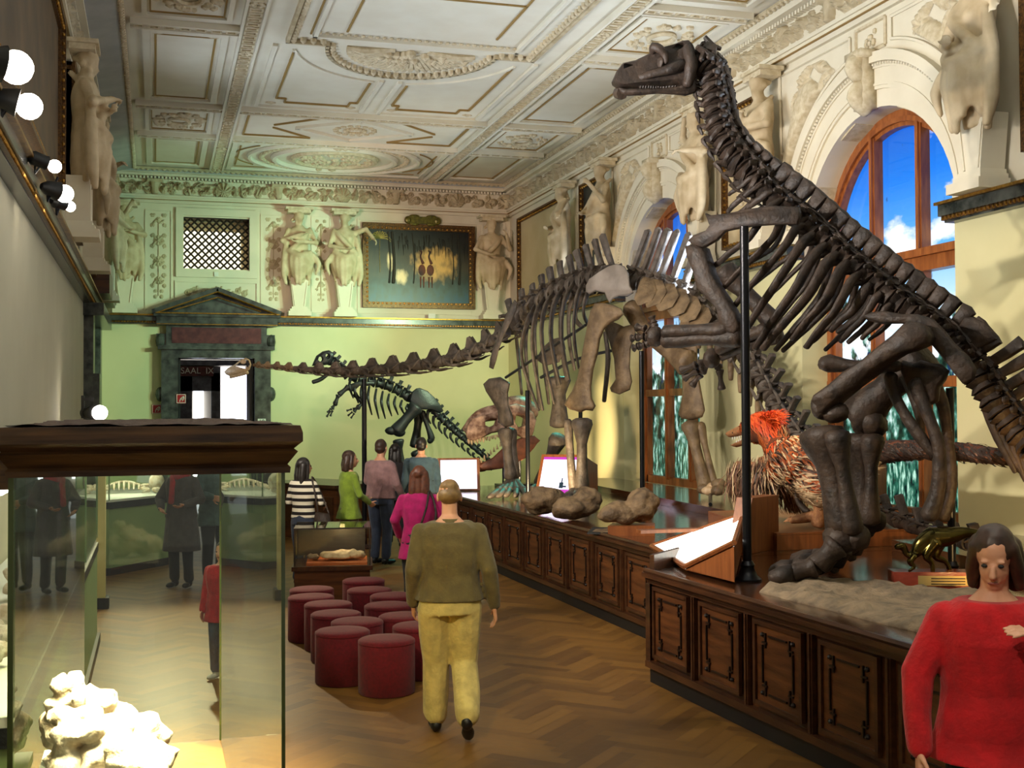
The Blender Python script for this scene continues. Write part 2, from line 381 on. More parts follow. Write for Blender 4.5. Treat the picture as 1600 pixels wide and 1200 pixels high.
def cartouche(x, y, sx, sy):
    pts = [(x+sx*.42*math.cos(a), y+sy*.42*math.sin(a), ZC-.03) for a in np.linspace(0, 2*PI, 25)]
    leaf.tube(pts, .035, 6); 
    for k in range(46):
        a = random.random()*2*PI; r = .62+.33*random.random(); q = random.choice((.03, .05, .07))
        px, py = x+sx*min(max(r*math.cos(a)*1.15, -.95), .95), y+sy*min(max(r*math.sin(a)*1.15, -.95), .95)
        leaf.ball((px, py, ZC-.01), (q*1.3, q, .05), 6, 4)
for x0, x1 in ((CX0+.25, .98), (6.22, CX1-.25)):
    pair_lines(x0, 23.95, x1, 26.6); pair_lines(x0, 17.25, x1, 21.1); pair_lines(x0, 9.5, x1, 14.3)
    for y in (15.75, 22.55):
        crect(rib, x0, y-.85, x1, y+.85, .07, .04); crect(line, x0+.1, y-.75, x1-.1, y+.75, .02, .02); cartouche((x0+x1)/2, y, .42, .55)
# centre: end bay with the oval, the lozenge bay, the great lobed panel
def ell(cx, cy, rx, ry, n=40, a0=0, a1=2*PI): return [(cx+rx*math.cos(a), cy+ry*math.sin(a), ZC-.02) for a in np.linspace(a0, a1, n)]
rib.tube(ell(3.58, 25.2, 1.75, 1.42), .05, 6); rib.tube(ell(3.58, 25.2, 1.25, 1.1), .07, 6); orn.tube(ell(3.58, 25.2, 1.5, 1.27), .03, 6); orn.tube(ell(3.58, 25.2, .85, .75), .06, 6)
for k in range(90):
    a = random.random()*2*PI; r = random.random()**.5*.72; leaf.ball((3.58+r*1.1*math.cos(a), 25.2+r*math.sin(a), ZC), (.07, .05, .06), 6, 4)
for k in range(60):
    a = k/60*2*PI; leaf.ball((3.58+1.5*math.cos(a), 25.2+1.27*math.sin(a), ZC-.02), (.06, .05, .04), 6, 4)
for x, y in ((3.58, 24.1), (3.58, 26.3)):
    for k in range(14): leaf.ball((x+random.uniform(-.35, .35), y+random.uniform(-.1, .1), ZC-.02), (.09, .06, .06), 6, 4)
for x0, x1 in ((1.5, 2.0), (5.15, 5.7)): pass
for s in (-1, 1):
    line.tube(ell(3.58, 25.2, 2.05*1, 1.5, 14, PI/2-.9 if s < 0 else PI/2+.9+0, PI/2-1.55 if s < 0 else PI/2+1.55), .014, 5)
    line.tube(ell(3.58, 25.2, 2.05, 1.5, 14, -PI/2+.9 if s < 0 else -PI/2-.9, -PI/2+1.55 if s < 0 else -PI/2-1.55), .014, 5)
crect(rib, 1.45, 23.9, 5.75, 26.75, .1, .04)
cbox(line, 4.6, 26.42, 5.5, 26.45, .015); cbox(line, 5.55, 24.4, 5.58, 26.3, .015); cbox(line, 1.6, 26.42, 2.6, 26.45, .015); cbox(line, 1.6, 24.4, 1.63, 26.3, .015)
def seg(m, a, b, w, h):
    a = Vector((*a, ZC-h/2)); b = Vector((*b, ZC-h/2)); d = b-a; m.box((a+b)/2, (d.length, w, h), math.atan2(d.y, d.x))
for L in (((2.5, 22.55), (3.58, 21.75)), ((3.58, 21.75), (4.66, 22.55)), ((4.66, 22.55), (3.58, 23.35)), ((3.58, 23.35), (2.5, 22.55))): seg(rib, *L, .09, .05)
for s in (-1, 1):
    X = lambda q: 3.58+s*q
    for L in (((X(.75), 21.75), (X(2.0), 21.75)), ((X(2.0), 21.75), (X(2.0), 23.35)), ((X(2.0), 23.35), (X(.75), 23.35)), ((X(.75), 21.75), (X(1.5), 22.45)), ((X(.75), 23.35), (X(1.5), 22.65))): seg(line, *L, .035, .03)
for k in range(16):
    a = k*PI/8; leaf.ball((3.58+.36*math.cos(a), 22.55+.36*math.sin(a), ZC-.01), (.06, .06, .03), 6, 4); leaf.ball((3.58+.18*math.cos(a), 22.55+.18*math.sin(a), ZC-.01), (.05, .05, .05), 6, 4)
# the great panel
PX0, PX1, PY1, ARC = 1.78, 5.40, 17.22, 1.24
border = [(PX0, 8, 0), (PX0, PY1, 0), (3.59-ARC, PY1, 0)] + [(3.59-ARC*math.cos(a), PY1+1.42*math.sin(a), 0) for a in np.linspace(0, PI, 30)] + [(3.59+ARC, PY1, 0), (PX1, PY1, 0), (PX1, 8, 0)]
bp = [Vector((x, y, ZC-.02)) for x, y, z in border]
for a, b in zip(bp, bp[1:]):
    d = b-a
    if d.length < .01: continue
    dark.box((a+b)/2+Vector((0, 0, .0)), (d.length+.04, .05, .10), math.atan2(d.y, d.x))
    n = max(1, round(d.length/.135))
    for i in range(n):
        c = a.lerp(b, (i+.5)/n); nrm = Vector((-d.y, d.x, 0)).normalized()*-.08
        orn.ball(c+nrm, (.05, .05, .07), 6, 4)
for x in (PX0+.35, PX1-.35): cbox(rib, x-.03, 8, x+.03, PY1-.3, .06); cbox(line, x+(-.06 if x < 3 else .06)-.012, 8, x+(-.06 if x < 3 else .06)+.012, PY1-.33, .02)
cbox(rib, PX0+.32, PY1-.36, PX1-.32, PY1-.3, .06); cbox(line, PX0+.32, PY1-.3, PX1-.32, PY1-.27, .03)
bead_row(orn, (PX0+.35, PY1-.42, ZC-.02), (PX1-.35, PY1-.42, ZC-.02), .1, .035)
cbox(line, PX0+.75, 8, PX0+.78, PY1-.55, .02); cbox(line, PX1-.78, 8, PX1-.75, PY1-.75, .02); cbox(line, PX0+.75, 15.0, PX1-.75, 15.03, .02)
# shell tympanum of the lobe
for k in range(26):
    a = PI*(k+.5)/26; r = 1.0; c = (3.59-.98*math.cos(a), PY1+.08+1.02*math.sin(a)*.98)
    leaf.tube([(3.59-.25*math.cos(a), PY1+.1+.25*math.sin(a), ZC), (3.59-.7*math.cos(a), PY1+.1+.7*math.sin(a), ZC-.05), (c[0]*.97+3.59*.03, c[1], ZC-.02)], [.03, .055, .04], 6)
for k in range(60):
    a = random.random()*PI; r = random.random()**.5*.75; leaf.ball((3.59-r*math.cos(a)*1.2, PY1+.1+r*math.sin(a), ZC-.04), (.08, .06, .07), 6, 4)
# quadrant panels round the lobe
def poly_line(m, pts, w, h):
    for a, b in zip(pts, pts[1:]): seg(m, a, b, w, h)
for s in (-1, 1):
    X = lambda q: 3.59+s*q
    arc = [(X(1.72*math.cos(a)), PY1+1.9*math.sin(a)) for a in np.linspace(.25, 1.42, 12)]
    poly_line(line, [(X(1.66), PY1+.55), (X(1.66), 20.5), (X(1.5), 20.5), (X(1.5), 20.75), (X(.42), 20.75), (X(.42), 20.5), (X(.3), 20.5), (X(.3), 19.2)], .03, .03)
    poly_line(rib, [(X(1.95), 17.5), (X(1.95), 21.1), (X(.15), 21.1), (X(.15), 19.0)], .07, .04)
    poly_line(rib, arc, .05, .03)
    for p in ((X(1.72), 20.85), (X(.36), 20.85)): leaf.ball((*p, ZC), (.1, .05, .04), 6, 4)
# egg-and-dart edge, grey cove, dentils
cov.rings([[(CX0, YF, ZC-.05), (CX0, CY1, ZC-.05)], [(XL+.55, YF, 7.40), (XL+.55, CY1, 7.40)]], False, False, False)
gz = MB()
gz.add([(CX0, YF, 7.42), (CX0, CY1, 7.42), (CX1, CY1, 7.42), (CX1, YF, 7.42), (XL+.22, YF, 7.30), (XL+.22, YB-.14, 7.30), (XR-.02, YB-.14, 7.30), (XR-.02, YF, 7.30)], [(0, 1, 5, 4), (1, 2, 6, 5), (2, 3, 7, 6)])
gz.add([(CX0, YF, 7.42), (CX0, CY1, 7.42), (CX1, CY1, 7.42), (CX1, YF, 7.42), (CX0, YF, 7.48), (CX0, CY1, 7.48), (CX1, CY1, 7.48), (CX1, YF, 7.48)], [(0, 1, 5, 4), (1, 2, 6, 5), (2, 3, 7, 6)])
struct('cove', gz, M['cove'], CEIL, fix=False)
for a, b in (((CX0, 6, 0), (CX0, CY1, 0)), ((CX0, CY1, 0), (CX1, CY1, 0)), ((CX1, CY1, 0), (CX1, 6, 0))):
    a = Vector(a)+Vector((0, 0, 7.43)); b = Vector(b)+Vector((0, 0, 7.43)); d = b-a
    dark.box((a+b)/2, (d.length, .07, .05), math.atan2(d.y, d.x)); bead_row(orn, a-Vector((0, 0, .02)), b-Vector((0, 0, .02)), .11, .045, .8)
for nm, m, k in (('rib', rib, 'ceil'), ('ornament', orn, 'ornament'), ('panel_line', line, 'gilt_shade_line'), ('border', dark, 'relief'), ('foliage', leaf, 'ornament')):
    struct(nm, m, M[k], CEIL)
# ------------------------------------------------------------------ cornice with foliage frieze
def relief_h(kind):
    def stamp_flower(U, V, cx, cy, r, p): 
        d = np.hypot(U-cx, V-cy)/r; th = np.arctan2(V-cy, U-cx); return np.where(d < 1, (1-d*d)*(.65+.35*np.cos(p*th)), 0) + np.where(d < .3, .35, 0)
    def stamp_leaf(U, V, cx, cy, L, W, a):
        x = (U-cx)*np.cos(a)+(V-cy)*np.sin(a); y = -(U-cx)*np.sin(a)+(V-cy)*np.cos(a); w = W*np.clip(1-(x/L)**2, 0, 1)
        return np.where((abs(x) < L) & (abs(y) < w), (.8-.8*(y/(w+1e-6))**2)*(.7+.3*np.cos(18*x/L)), 0)
    def stamp_spiral(U, V, cx, cy, r, sgn):
        d = np.hypot(U-cx, V-cy)/r; th = np.arctan2(V-cy, sgn*(U-cx)); q = (d*2.2 - th/(2*PI)) % 1
        return np.where(d < 1, .75*np.exp(-((q-.5)/.17)**2)*(1-.4*d), 0)
    def shell(U, V, cx, cy, r):
        d = np.hypot(U-cx, V-cy)/r; th = np.arctan2(V-cy+.4*r, U-cx); return np.where((d < 1), (1.0-.35*d)*(.7+.3*np.cos(11*th)), 0)
    def frieze(U, V, W, H):
        h = np.zeros_like(U); rng = np.random.default_rng(3); x = -.1
        k = 0
        while x < W+.2:
            if k % 9 == 0: h = np.maximum(h, shell(U, V, x, H*.5, H*.5)); x += H*.75
            elif k % 9 == 4:
                h = np.maximum(h, np.where((abs(U-x) < .10-.12*(H-V)/H*.4) & (V > .02), .9-.3*abs(U-x)/.1, 0)); h = np.maximum(h, np.where((abs(U-x) < .17) & (V > H*.86), 1.1, 0)); x += H*.55
            else:
                c = H*(.5+.14*math.sin(k*2.3)); h = np.maximum(h, stamp_flower(U, V, x, c, H*.27, rng.integers(5, 8))); 
                h = np.maximum(h, stamp_spiral(U, V, x+.55*H, H*.30, H*.24, 1)); h = np.maximum(h, stamp_spiral(U, V, x+.5*H, H*.74, H*.2, -1))
                for q in range(4): h = np.maximum(h, stamp_leaf(U, V, x+rng.uniform(-.4, .8)*H, H*rng.uniform(.15, .85), H*.26, H*.09, rng.uniform(0, PI)))
                x += H*.95
            k += 1
        return h
    def candel(U, V, W, H):
        h = np.zeros_like(U); c = W/2
        h = np.maximum(h, np.where((abs(U-c) < .012) & (V > .3*H*.3) & (V < H*.93), .35, 0))
        for y, r in ((.93, .09), (.70, .16), (.47, .16), (.26, .12)):
            h = np.maximum(h, stamp_flower(U, V, c, H*y, W*r*1.5, 7))
            for s in (-1, 1):
                h = np.maximum(h, stamp_spiral(U, V, c+s*W*.26, H*(y+.055), W*.11, s)); h = np.maximum(h, stamp_spiral(U, V, c+s*W*.26, H*(y-.06), W*.10, -s))
                h = np.maximum(h, stamp_leaf(U, V, c+s*W*.16, H*(y-.02), W*.16, W*.06, s*.6+PI/2*(s < 0)))
        for s in (-1, 1):
            for y in (.08, .14): h = np.maximum(h, stamp_spiral(U, V, c+s*W*.14, H*y, W*.09, s))
        return h
    def scroll(U, V, W, H):
        h = np.zeros_like(U)
        for s in (0, 1):
            f = (lambda x: x) if s == 0 else (lambda x: W-x)
            for i in range(5):
                x = f(W*(.06+i*.1)); y = H*(.5+.2*math.sin(i*2.1)); h = np.maximum(h, stamp_spiral(U, V, x, y, H*.24, 1-2*s)); h = np.maximum(h, stamp_leaf(U, V, x+.05, y+H*.2, H*.22, H*.07, i+.4)); h = np.maximum(h, stamp_flower(U, V, x, y, H*.11, 5))
        return h
    def dragon(U, V, W, H):
        """winding foliate creature"""
        h = np.zeros_like(U)
        t = np.linspace(0, 1, 60); x = W*(.08+.84*t); y = H*(.50-.28*np.cos(t*2*PI*1.25)*(1-.3*t)+.25*(t-.5)); r = H*(.16-.11*t)
        for a, b, q in zip(x, y, r): h = np.maximum(h, np.where(np.hypot(U-a, V-b) < q, np.sqrt(np.clip(1-(np.hypot(U-a, V-b)/q)**2, 0, 1)), 0))
        rng = np.random.default_rng(9)
        for i in range(26):
            k = rng.integers(0, 59); h = np.maximum(h, stamp_leaf(U, V, x[k]+rng.uniform(-.12, .12)*W, y[k]+rng.uniform(-.22, .22)*H, H*.13, H*.045, rng.uniform(0, PI)))
        for i in range(6): h = np.maximum(h, stamp_spiral(U, V, W*rng.uniform(.1, .9), H*rng.uniform(.15, .85), H*.13, rng.choice((-1, 1))))
        return h
    return dict(frieze=frieze, candel=candel, scroll=scroll, dragon=dragon)[kind]
def relief(org, u, v, W, H, kind, depth=.05, res=.016, mask=None, mb=None):
    org = Vector(org); u = Vector(u).normalized(); v = Vector(v).normalized(); n = u.cross(v) if True else None
    nu = max(4, int(W/res)); nv = max(4, int(H/res)); U, Vv = np.meshgrid(np.linspace(0, W, nu+1), np.linspace(0, H, nv+1))
    h = relief_h(kind)(U, Vv, W, H)*depth
    if mask is not None: h = h*mask(U, Vv)
    h = h-.006*(h < 1e-4)
    P = np.array(org)[None, None] + U[..., None]*np.array(u) + Vv[..., None]*np.array(v) + h[..., None]*np.array(RN if False else n)
    mb = mb or MB(); b = len(mb.v); mb.v += [tuple(p) for p in P.reshape(-1, 3)]
    w = nu+1; keep = np.maximum(np.maximum(h[:-1, :-1], h[1:, :-1]), np.maximum(h[:-1, 1:], h[1:, 1:])) > -.001
    ii, jj = np.nonzero(keep)
    mb.f += [(b+i*w+j, b+i*w+j+1, b+(i+1)*w+j+1, b+(i+1)*w+j) for i, j in zip(ii.tolist(), jj.tolist())]
    return mb
FZ0, FZ1 = 6.89, 7.22
def cornice(side):
    """cornice built along one wall: profile steps, dentils and frieze relief"""
    st = MB(); fr = MB(); dn = MB(); gl = MB()
    if side == 'back':
        a, b = Vector((XL+.1, YB, 0)), Vector((XR+.05, YB, 0)); inw = Vector((0, -1, 0)); w0 = 0
    elif side == 'right':
        a, b = Vector((XR+.05, YB, 0)), Vector((XR+.05, 6, 0)); inw = Vector((-1, 0, 0))
    else:
        a, b = Vector((XL+.1, 8, 0)), Vector((XL+.1, YB, 0)); inw = Vector((1, 0, 0))
    d = (b-a).normalized(); L = (b-a).length; rot = math.atan2(d.y, d.x)
    def bar(m, z0, z1, dep): m.box((a+b)/2 + inw*(dep/2) + Vector((0, 0, (z0+z1)/2)), (L, dep, z1-z0), rot)
    bar(st, 7.30, 7.48, .2); bar(st, 7.28, 7.33, .24); bar(st, FZ0, FZ1+.04, .05); bar(st, 6.84, FZ0, .12); bar(st, 6.79, 6.84, .09); bar(st, 6.72, 6.79, .06); bar(gl, 6.785, 6.795, .10)
    relief(a + inw*.055 + Vector((0, 0, FZ0)), d, (0, 0, 1), L, FZ1-FZ0, 'frieze', .12, .0145 if side != 'left' else .022, mb=fr)
    n = int(L/.075)
    for i in range(n): dn.box(a + d*(i+.5)*L/n + inw*.1 + Vector((0, 0, 7.25)), (.045, .1, .05), rot)
    r = sroot('trim_cornice_'+side); struct('moulding', st, M['plaster'], r); struct('frieze_relief', fr, M['relief'], r, fix=False, smooth=True); struct('dentil_row', dn, M['plaster'], r); struct('gilt_line', gl, M['gilt_shade_line'], r)
for s in ('back', 'right', 'left'): cornice(s)
# ------------------------------------------------------------------ dark marble string course with gilt edges
def dado(nm, segs):
    m = MB(); g = MB(); o = MB()
    for a, b, inw in segs:
        a, b, inw = Vector(a), Vector(b), Vector(inw); d = (b-a).normalized(); L = (b-a).length; rot = math.atan2(d.y, d.x); c = (a+b)/2
        def bar(mm, z0, z1, dep): mm.box(c + inw*(dep/2-.02) + Vector((0, 0, (z0+z1)/2)), (L, dep+.04, z1-z0), rot)
        bar(m, DZ0+.06, DZ1-.03, .2); bar(m, DZ0, DZ0+.02, .12); bar(g, DZ1-.03, DZ1, .25); bar(o, DZ0+.02, DZ0+.06, .16)
        n = int(L/.06)
        for i in range(n): g.ball(a+d*(i+.5)*L/n+inw*.16+Vector((0, 0, DZ0+.04)), (.02, .02, .022), 5, 4)
    r = sroot(nm); struct('marble_band', m, M['marble'], r); struct('gilt_edge', g, M['gold'], r); struct('carved_edge', o, M['frame_gilt'], r)
dado('trim_string_course_back', [((XL, YB, 0), (.12, YB, 0), (0, -1, 0)), ((2.4, YB, 0), (XR, YB, 0), (0, -1, 0))])
dado('trim_string_course_left', [((XL, 2, 0), (XL, YB, 0), (1, 0, 0))])
dado('trim_string_course_right', [((XR, edges[i], 0), (XR, edges[i+1], 0), (-1, 0, 0)) for i in (2, 4)] + [((XR, 4, 0), (XR, edges[1], 0), (-1, 0, 0))])
# ------------------------------------------------------------------ human figures (local axes: x to the figure's right, y forward, z up; 1.75 m tall)
def limb(m, pts, rad, n=10):
    P = [Vector(p) for p in pts]
    for p, r in zip(P, rad): m.ball(p, r, n, 7)
    m.tube(P, list(rad), n)
def loft(m, rings, n=16):
    """rings: (x, y, z, rx, ry)"""
    m.rings([[Vector((x+rx*math.cos(2*PI*k/n), y+ry*math.sin(2*PI*k/n), z)) for k in range(n)] for x, y, z, rx, ry in rings])
POSE = dict(hip=.96, lean=0.0, aL=((-.24, -.02, 1.14), (-.25, .06, .88)), aR=((.24, -.02, 1.14), (.25, .06, .88)),
            lL=((-.10, .03, .50), (-.10, 0, .09)), lR=((.10, .03, .50), (.10, 0, .09)), turn=0, nod=0, w=1.0, tL=0, tR=0, curl=.5)
def joints(p):
    ln = p['lean']; top = lambda z: ln*(z-.95)/.6
    return dict(sL=Vector((-.168*p['w'], top(1.40), 1.395)), sR=Vector((.168*p['w'], top(1.40), 1.395)), neck=Vector((0, top(1.47), 1.48)),
                head=Vector((0, top(1.6)+.025, 1.625)), hL=Vector((-.09*p['w'], 0, .9)), hR=Vector((.09*p['w'], 0, .9)))
def torso(m, p, g=0.0, z0=.86, z1=1.50, hipw=1.0):
    w = p['w']; t = lambda z: p['lean']*(z-.95)/.6
    R = [(.86, .165*hipw, .115), (.93, .172*hipw, .12), (1.02, .155, .11), (1.10, .143, .105), (1.2, .155, .115), (1.3, .172, .122), (1.38, .176, .108), (1.425, .15, .092), (1.46, .095, .075), (1.50, .06, .06)]
    R = [r for r in R if z0-1e-3 <= r[0] <= z1+1e-3]
    loft(m, [(0, t(z), z, rx*w+g, ry*w+g) for z, rx, ry in R])
def hand(m, wr, el, side, curl=.5, r=.0085, down=None):
    """palm, four fingers and a thumb on a wrist; continues the forearm"""
    d = (wr-el).normalized(); a = Vector((1, 0, 0)) if abs(d.x) < .8 else Vector((0, 0, 1)); f = Vector((0, 1, 0)) if abs(d.y) < .8 else Vector((0, 0, -1))
    pal = d.cross(f).normalized()*side                         # palm normal roughly inwards
    acr = (f - d*f.dot(d)).normalized()                         # across the palm, thumb side forward
    nrm = d.cross(acr).normalized()
    if nrm.x*side > 0: nrm = -nrm
    for q in (-.028, 0, .028): limb(m, [wr+acr*q*.6, wr+d*.085+acr*q], [.017, .014], 8)
    for q, L in ((-.033, .066), (-.011, .08), (.011, .086), (.033, .076)):
        b = wr+d*.085+acr*q; k = b+(d*(1-.35*curl)+nrm*.6*curl).normalized()*L*.5; t = k+(d*(1-.9*curl)+nrm*1.1*curl).normalized()*L*.5
        limb(m, [b, k, t], [r*1.1, r, r*.85], 7)
    b = wr+d*.03+acr*.03; k = b+(d*.6+acr*.75+nrm*.2).normalized()*.045; t = k+(d*.9+acr*.25+nrm*.35).normalized()*.035
    limb(m, [b, k, t], [.014, .011, .009], 7)
def headmb(m, p, j):
    c = j['head']; R = Matrix.Rotation(p['turn'], 3, 'Z') @ Matrix.Rotation(p['nod'], 3, 'X')
    at = lambda x, y, z: c + R @ Vector((x, y, z))
    m.ball(at(0, -.012, .035), (.075, .092, .088), 14, 10, R); m.ball(at(0, .032, -.03), (.057, .062, .075), 12, 9, R)
    m.ball(at(0, .05, -.085), (.036, .038, .026), 10, 7, R)
    m.tube([at(0, .088, .01), at(0, .112, -.03), at(0, .09, -.04)], [.010, .016, .012], 8); m.ball(at(0, .086, -.062), (.026, .012, .010), 8, 6, R)
    for s in (-1, 1):
        m.ball(at(.079*s, -.008, -.005), (.012, .022, .034), 8, 6, R); m.ball(at(.03*s, .075, .022), (.02, .012, .008), 8, 5, R)
    limb(m, [j['neck']-Vector((0, 0, .06)), c+R @ Vector((0, -.01, -.05))], [.058, .054])
    return at, R
def shoe(m, an, yaw=0, toe=0):
    R = Matrix.Rotation(yaw, 3, 'Z') @ Matrix.Rotation(-toe, 3, 'X'); a = Vector(an)
    m.ball(a + R @ Vector((0, -.02, -.035)), (.042, .06, .05), 10, 7, R); m.ball(a + R @ Vector((0, .09, -.05)), (.045, .10, .036), 10, 7, R); limb(m, [a, a+Vector((0, 0, .06))], [.045, .045])
def person(name, label, pos, face, h, pose, col, vox=.011, hair='short', coat=None, skirt=None, sleeve=1.0, bag=None, group=None, legs=True, extra=None, wide=0.0, baggy=0.0):
    """one visitor: a continuous body (skin) with clothing, hair and shoes over it"""
    p = dict(POSE); p.update(pose); j = joints(p); s = h/1.75
    root = thing(name, label, 'person', pos, group, local=True); root.rotation_euler = (0, 0, face); root.scale = (s, s, s)
    V = Vector
    eL, wL = V(p['aL'][0]), V(p['aL'][1]); eR, wR = V(p['aR'][0]), V(p['aR'][1])
    b = MB(); torso(b, p, -.012); at, R = headmb(b, p, j)
    for S, e, w, sd in ((j['sL'], eL, wL, -1), (j['sR'], eR, wR, 1)):
        limb(b, [S, e, w], [.045, .036, .025]); hand(b, w, e, sd, p['curl'])
    for H, (k, a) in ((j['hL'], p['lL']), (j['hR'], p['lR'])): limb(b, [H, k, a], [.08, .05, .035])
    body = obj('body', fuse(b, vox*.75, 2), M['skin'], root, smooth=True)
    for sx in (-1, 1): obj('eye', MB().ball(at(.031*sx, .083, .008), (.012, .008, .008), 8, 6, R), M['ink'], root, smooth=True)
    ml = MB(); ml.ball(at(0, .094, -.062), (.022, .006, .006), 8, 5, R); obj('mouth', ml, M['lips'], root, smooth=True)
    g = .018+wide
    t = MB(); z0 = .90 if coat is None else .88
    torso(t, p, g, z0, 1.475)
    for S, e, w in ((j['sL'], eL, wL), (j['sR'], eR, wR)): limb(t, [S-V((0, 0, .01)), e, e.lerp(w, .5), w-(w-e)*(.03+1-sleeve)], [.060+wide*.4, .054+wide*.5, .047+wide*.4, .042+wide*.3])
    if coat:
        zc = coat; k = .02
        loft(t, [(0, 0, zc, .185*p['w']+g+k, .145+g+k), (0, 0, (zc+.95)/2, .178*p['w']+g+k*.5, .135+g), (0, 0, 1.0, .15*p['w']+g, .11+g)])
    t.jitter(.012, 9, 3)
    obj('jacket' if coat else 'sweater', fuse(t, vox, 3), col['top'], root, smooth=True)
    if legs:
        q = MB()
        w = p['w']; loft(q, [(0, 0, .84, .17*w+.014, .12*w+.014), (0, 0, .93, .175*w+.014, .124*w+.014), (0, 0, 1.02, .158*w+.006, .112*w+.006)])
        for H, (k, a) in ((j['hL'], p['lL']), (j['hR'], p['lR'])):
            k = V(k); a = V(a); limb(q, [H-V((0, 0, .02)), H.lerp(k, .5), k, k.lerp(a, .55), a+V((0, 0, .035))], [.102+baggy, .094+baggy, .076+baggy, .072+baggy, .068+baggy])
        q.jitter(.014, 8, 5); obj('trousers', fuse(q, vox, 3), col['legs'], root, smooth=True)
        
        for an, yw, tt in ((p['lL'][1], .1, p['tL']), (p['lR'][1], -.1, p['tR'])): sh = MB(); shoe(sh, an, yw, tt); obj('shoe', fuse(sh, vox*.8, 2), col.get('shoe', M['black']), root, smooth=True)
    if skirt: pass
    hr = MB(); 
    hr.ball(at(0, -.025, .045), (.084, .098, .09), 14, 10, R)
    if hair in ('long', 'bob'):
        dz = -.26 if hair == 'long' else -.14
        for sx in (-1, 0, 1): limb(hr, [at(.055*sx, -.055, .03), at(.066*sx, -.075, dz*.5), at(.07*sx, -.08, dz)], [.05, .05, .038])
        for sx in (-1, 1): limb(hr, [at(.066*sx, .0, .05), at(.082*sx, -.005, -.04), at(.088*sx, -.01, dz*.85)], [.03, .03, .022])
    elif hair == 'bun': hr.ball(at(0, -.12, .07), .05); hr.ball(at(0, -.05, -.02), (.075, .06, .06))
    elif hair == 'thin': hr.v = []; hr.f = []; hr.ball(at(0, -.04, .005), (.084, .078, .062), 14, 9, R); hr.ball(at(0, -.03, .06), (.07, .075, .058), 12, 8, R)
    else: hr.ball(at(0, -.05, -.005), (.08, .07, .07), 12, 8, R)
    hr.jitter(.007, 30, 2); obj('hair', fuse(hr, vox*.8, 2), col['hair'], root, smooth=True)
    if extra: extra(root, p, j, at)
    return root
M['lips'] = mat('lips', (150, 84, 76), None, rough=.5)
# ------------------------------------------------------------------ windows with back-lit landscape prints
def landscape(name, seed):
    m = bpy.data.materials.new(name); m.use_nodes = True; nt = m.node_tree; N = nt.nodes; L = nt.links; N.clear()
    o = N.new('ShaderNodeOutputMaterial'); e = N.new('ShaderNodeEmission'); tc = N.new('ShaderNodeTexCoord'); sx = N.new('ShaderNodeSeparateXYZ')
    L.new(tc.outputs['Object'], sx.inputs[0])
    def ramp(stops, inp, mode='LINEAR'):
        r = N.new('ShaderNodeValToRGB'); r.color_ramp.interpolation = mode
        while len(r.color_ramp.elements) < len(stops): r.color_ramp.elements.new(.5)
        for el, (p, c) in zip(r.color_ramp.elements, stops): el.position = p; el.color = c if len(c) == 4 else rgb(*c)
        L.new(inp, r.inputs[0]); return r.outputs[0]
    def math_(op, a, b=None, c=None):
        n = N.new('ShaderNodeMath'); n.operation = op; n.use_clamp = False
        for i, x in enumerate((a, b, c)):
            if x is None: continue
            if isinstance(x, (int, float)): n.inputs[i].default_value = x
            else: L.new(x, n.inputs[i])
        return n.outputs[0]
    def nz(scale, det, vec=None, sc=(1, 1, 1), off=0):
        mp = N.new('ShaderNodeMapping'); mp.inputs['Scale'].default_value = sc; mp.inputs['Location'].default_value = (0, off+seed*3.3, seed*1.7); L.new(tc.outputs['Object'], mp.inputs[0])
        n = N.new('ShaderNodeTexNoise'); n.inputs['Scale'].default_value = scale; n.inputs['Detail'].default_value = det; L.new(mp.outputs[0], n.inputs['Vector']); return n.outputs['Fac']
    def mix(f, a, b):
        n = N.new('ShaderNodeMix'); n.data_type = 'RGBA'; L.new(f, n.inputs[0]); L.new(a, n.inputs[6]); L.new(b, n.inputs[7]); return n.outputs[2]
    z = sx.outputs[2]; t = math_('DIVIDE', math_('SUBTRACT', z, .9), 4.9)            # 0 sill .. 1 crown
    sky = ramp([(.36, (246, 250, 255)), (.50, (196, 226, 250)), (.64, (96, 172, 240)), (.82, (28, 118, 222)), (1, (4, 72, 180))], t)
    white = ramp([(0, (255, 255, 255)), (1, (255, 255, 255))], t)
    cl = nz(1.1, 6, sc=(1, 1.0, 1.9), off=2); cf = ramp([(.55, (0, 0, 0, 1)), (.66, (1, 1, 1, 1))], cl)
    sky = mix(cf, sky, white)
    # tree belt
    tr = ramp([(.36, (6, 16, 16)), (.47, (18, 50, 40)), (.55, (70, 126, 110)), (.66, (206, 232, 226))], nz(5.5, 12, sc=(1, 1.2, .9)))
    grass = ramp([(.38, (8, 24, 24)), (.52, (44, 104, 84)), (.66, (176, 220, 200))], nz(9, 12, sc=(1, 2.2, .7), off=7))
    edge = math_('ADD', t, math_('MULTIPLY', math_('SUBTRACT', nz(2.2, 8, off=5), .5), .9))
    isfor = ramp([(.40, (1, 1, 1, 1)), (.43, (0, 0, 0, 1))], edge)
    col = mix(isfor, sky, tr); isg = ramp([(.17, (1, 1, 1, 1)), (.2, (0, 0, 0, 1))], math_('ADD', t, math_('MULTIPLY', nz(5, 5, off=1), .06)))
    col = mix(isg, col, grass)
    # dark conifer sprays
    sp = nz(2.0, 9, sc=(1, 2.6, .9), off=11); br = ramp([(.60, (0, 0, 0, 1)), (.63, (1, 1, 1, 1))], math_('SUBTRACT', sp, math_('MULTIPLY', math_('ABSOLUTE', math_('SUBTRACT', t, .5)), .25)))
    dk = ramp([(0, (10, 34, 70)), (1, (16, 50, 96))], t); col = mix(br, col, dk)
    L.new(col, e.inputs[0]); e.inputs[1].default_value = 1.5; L.new(e.outputs[0], o.inputs[0]); return m
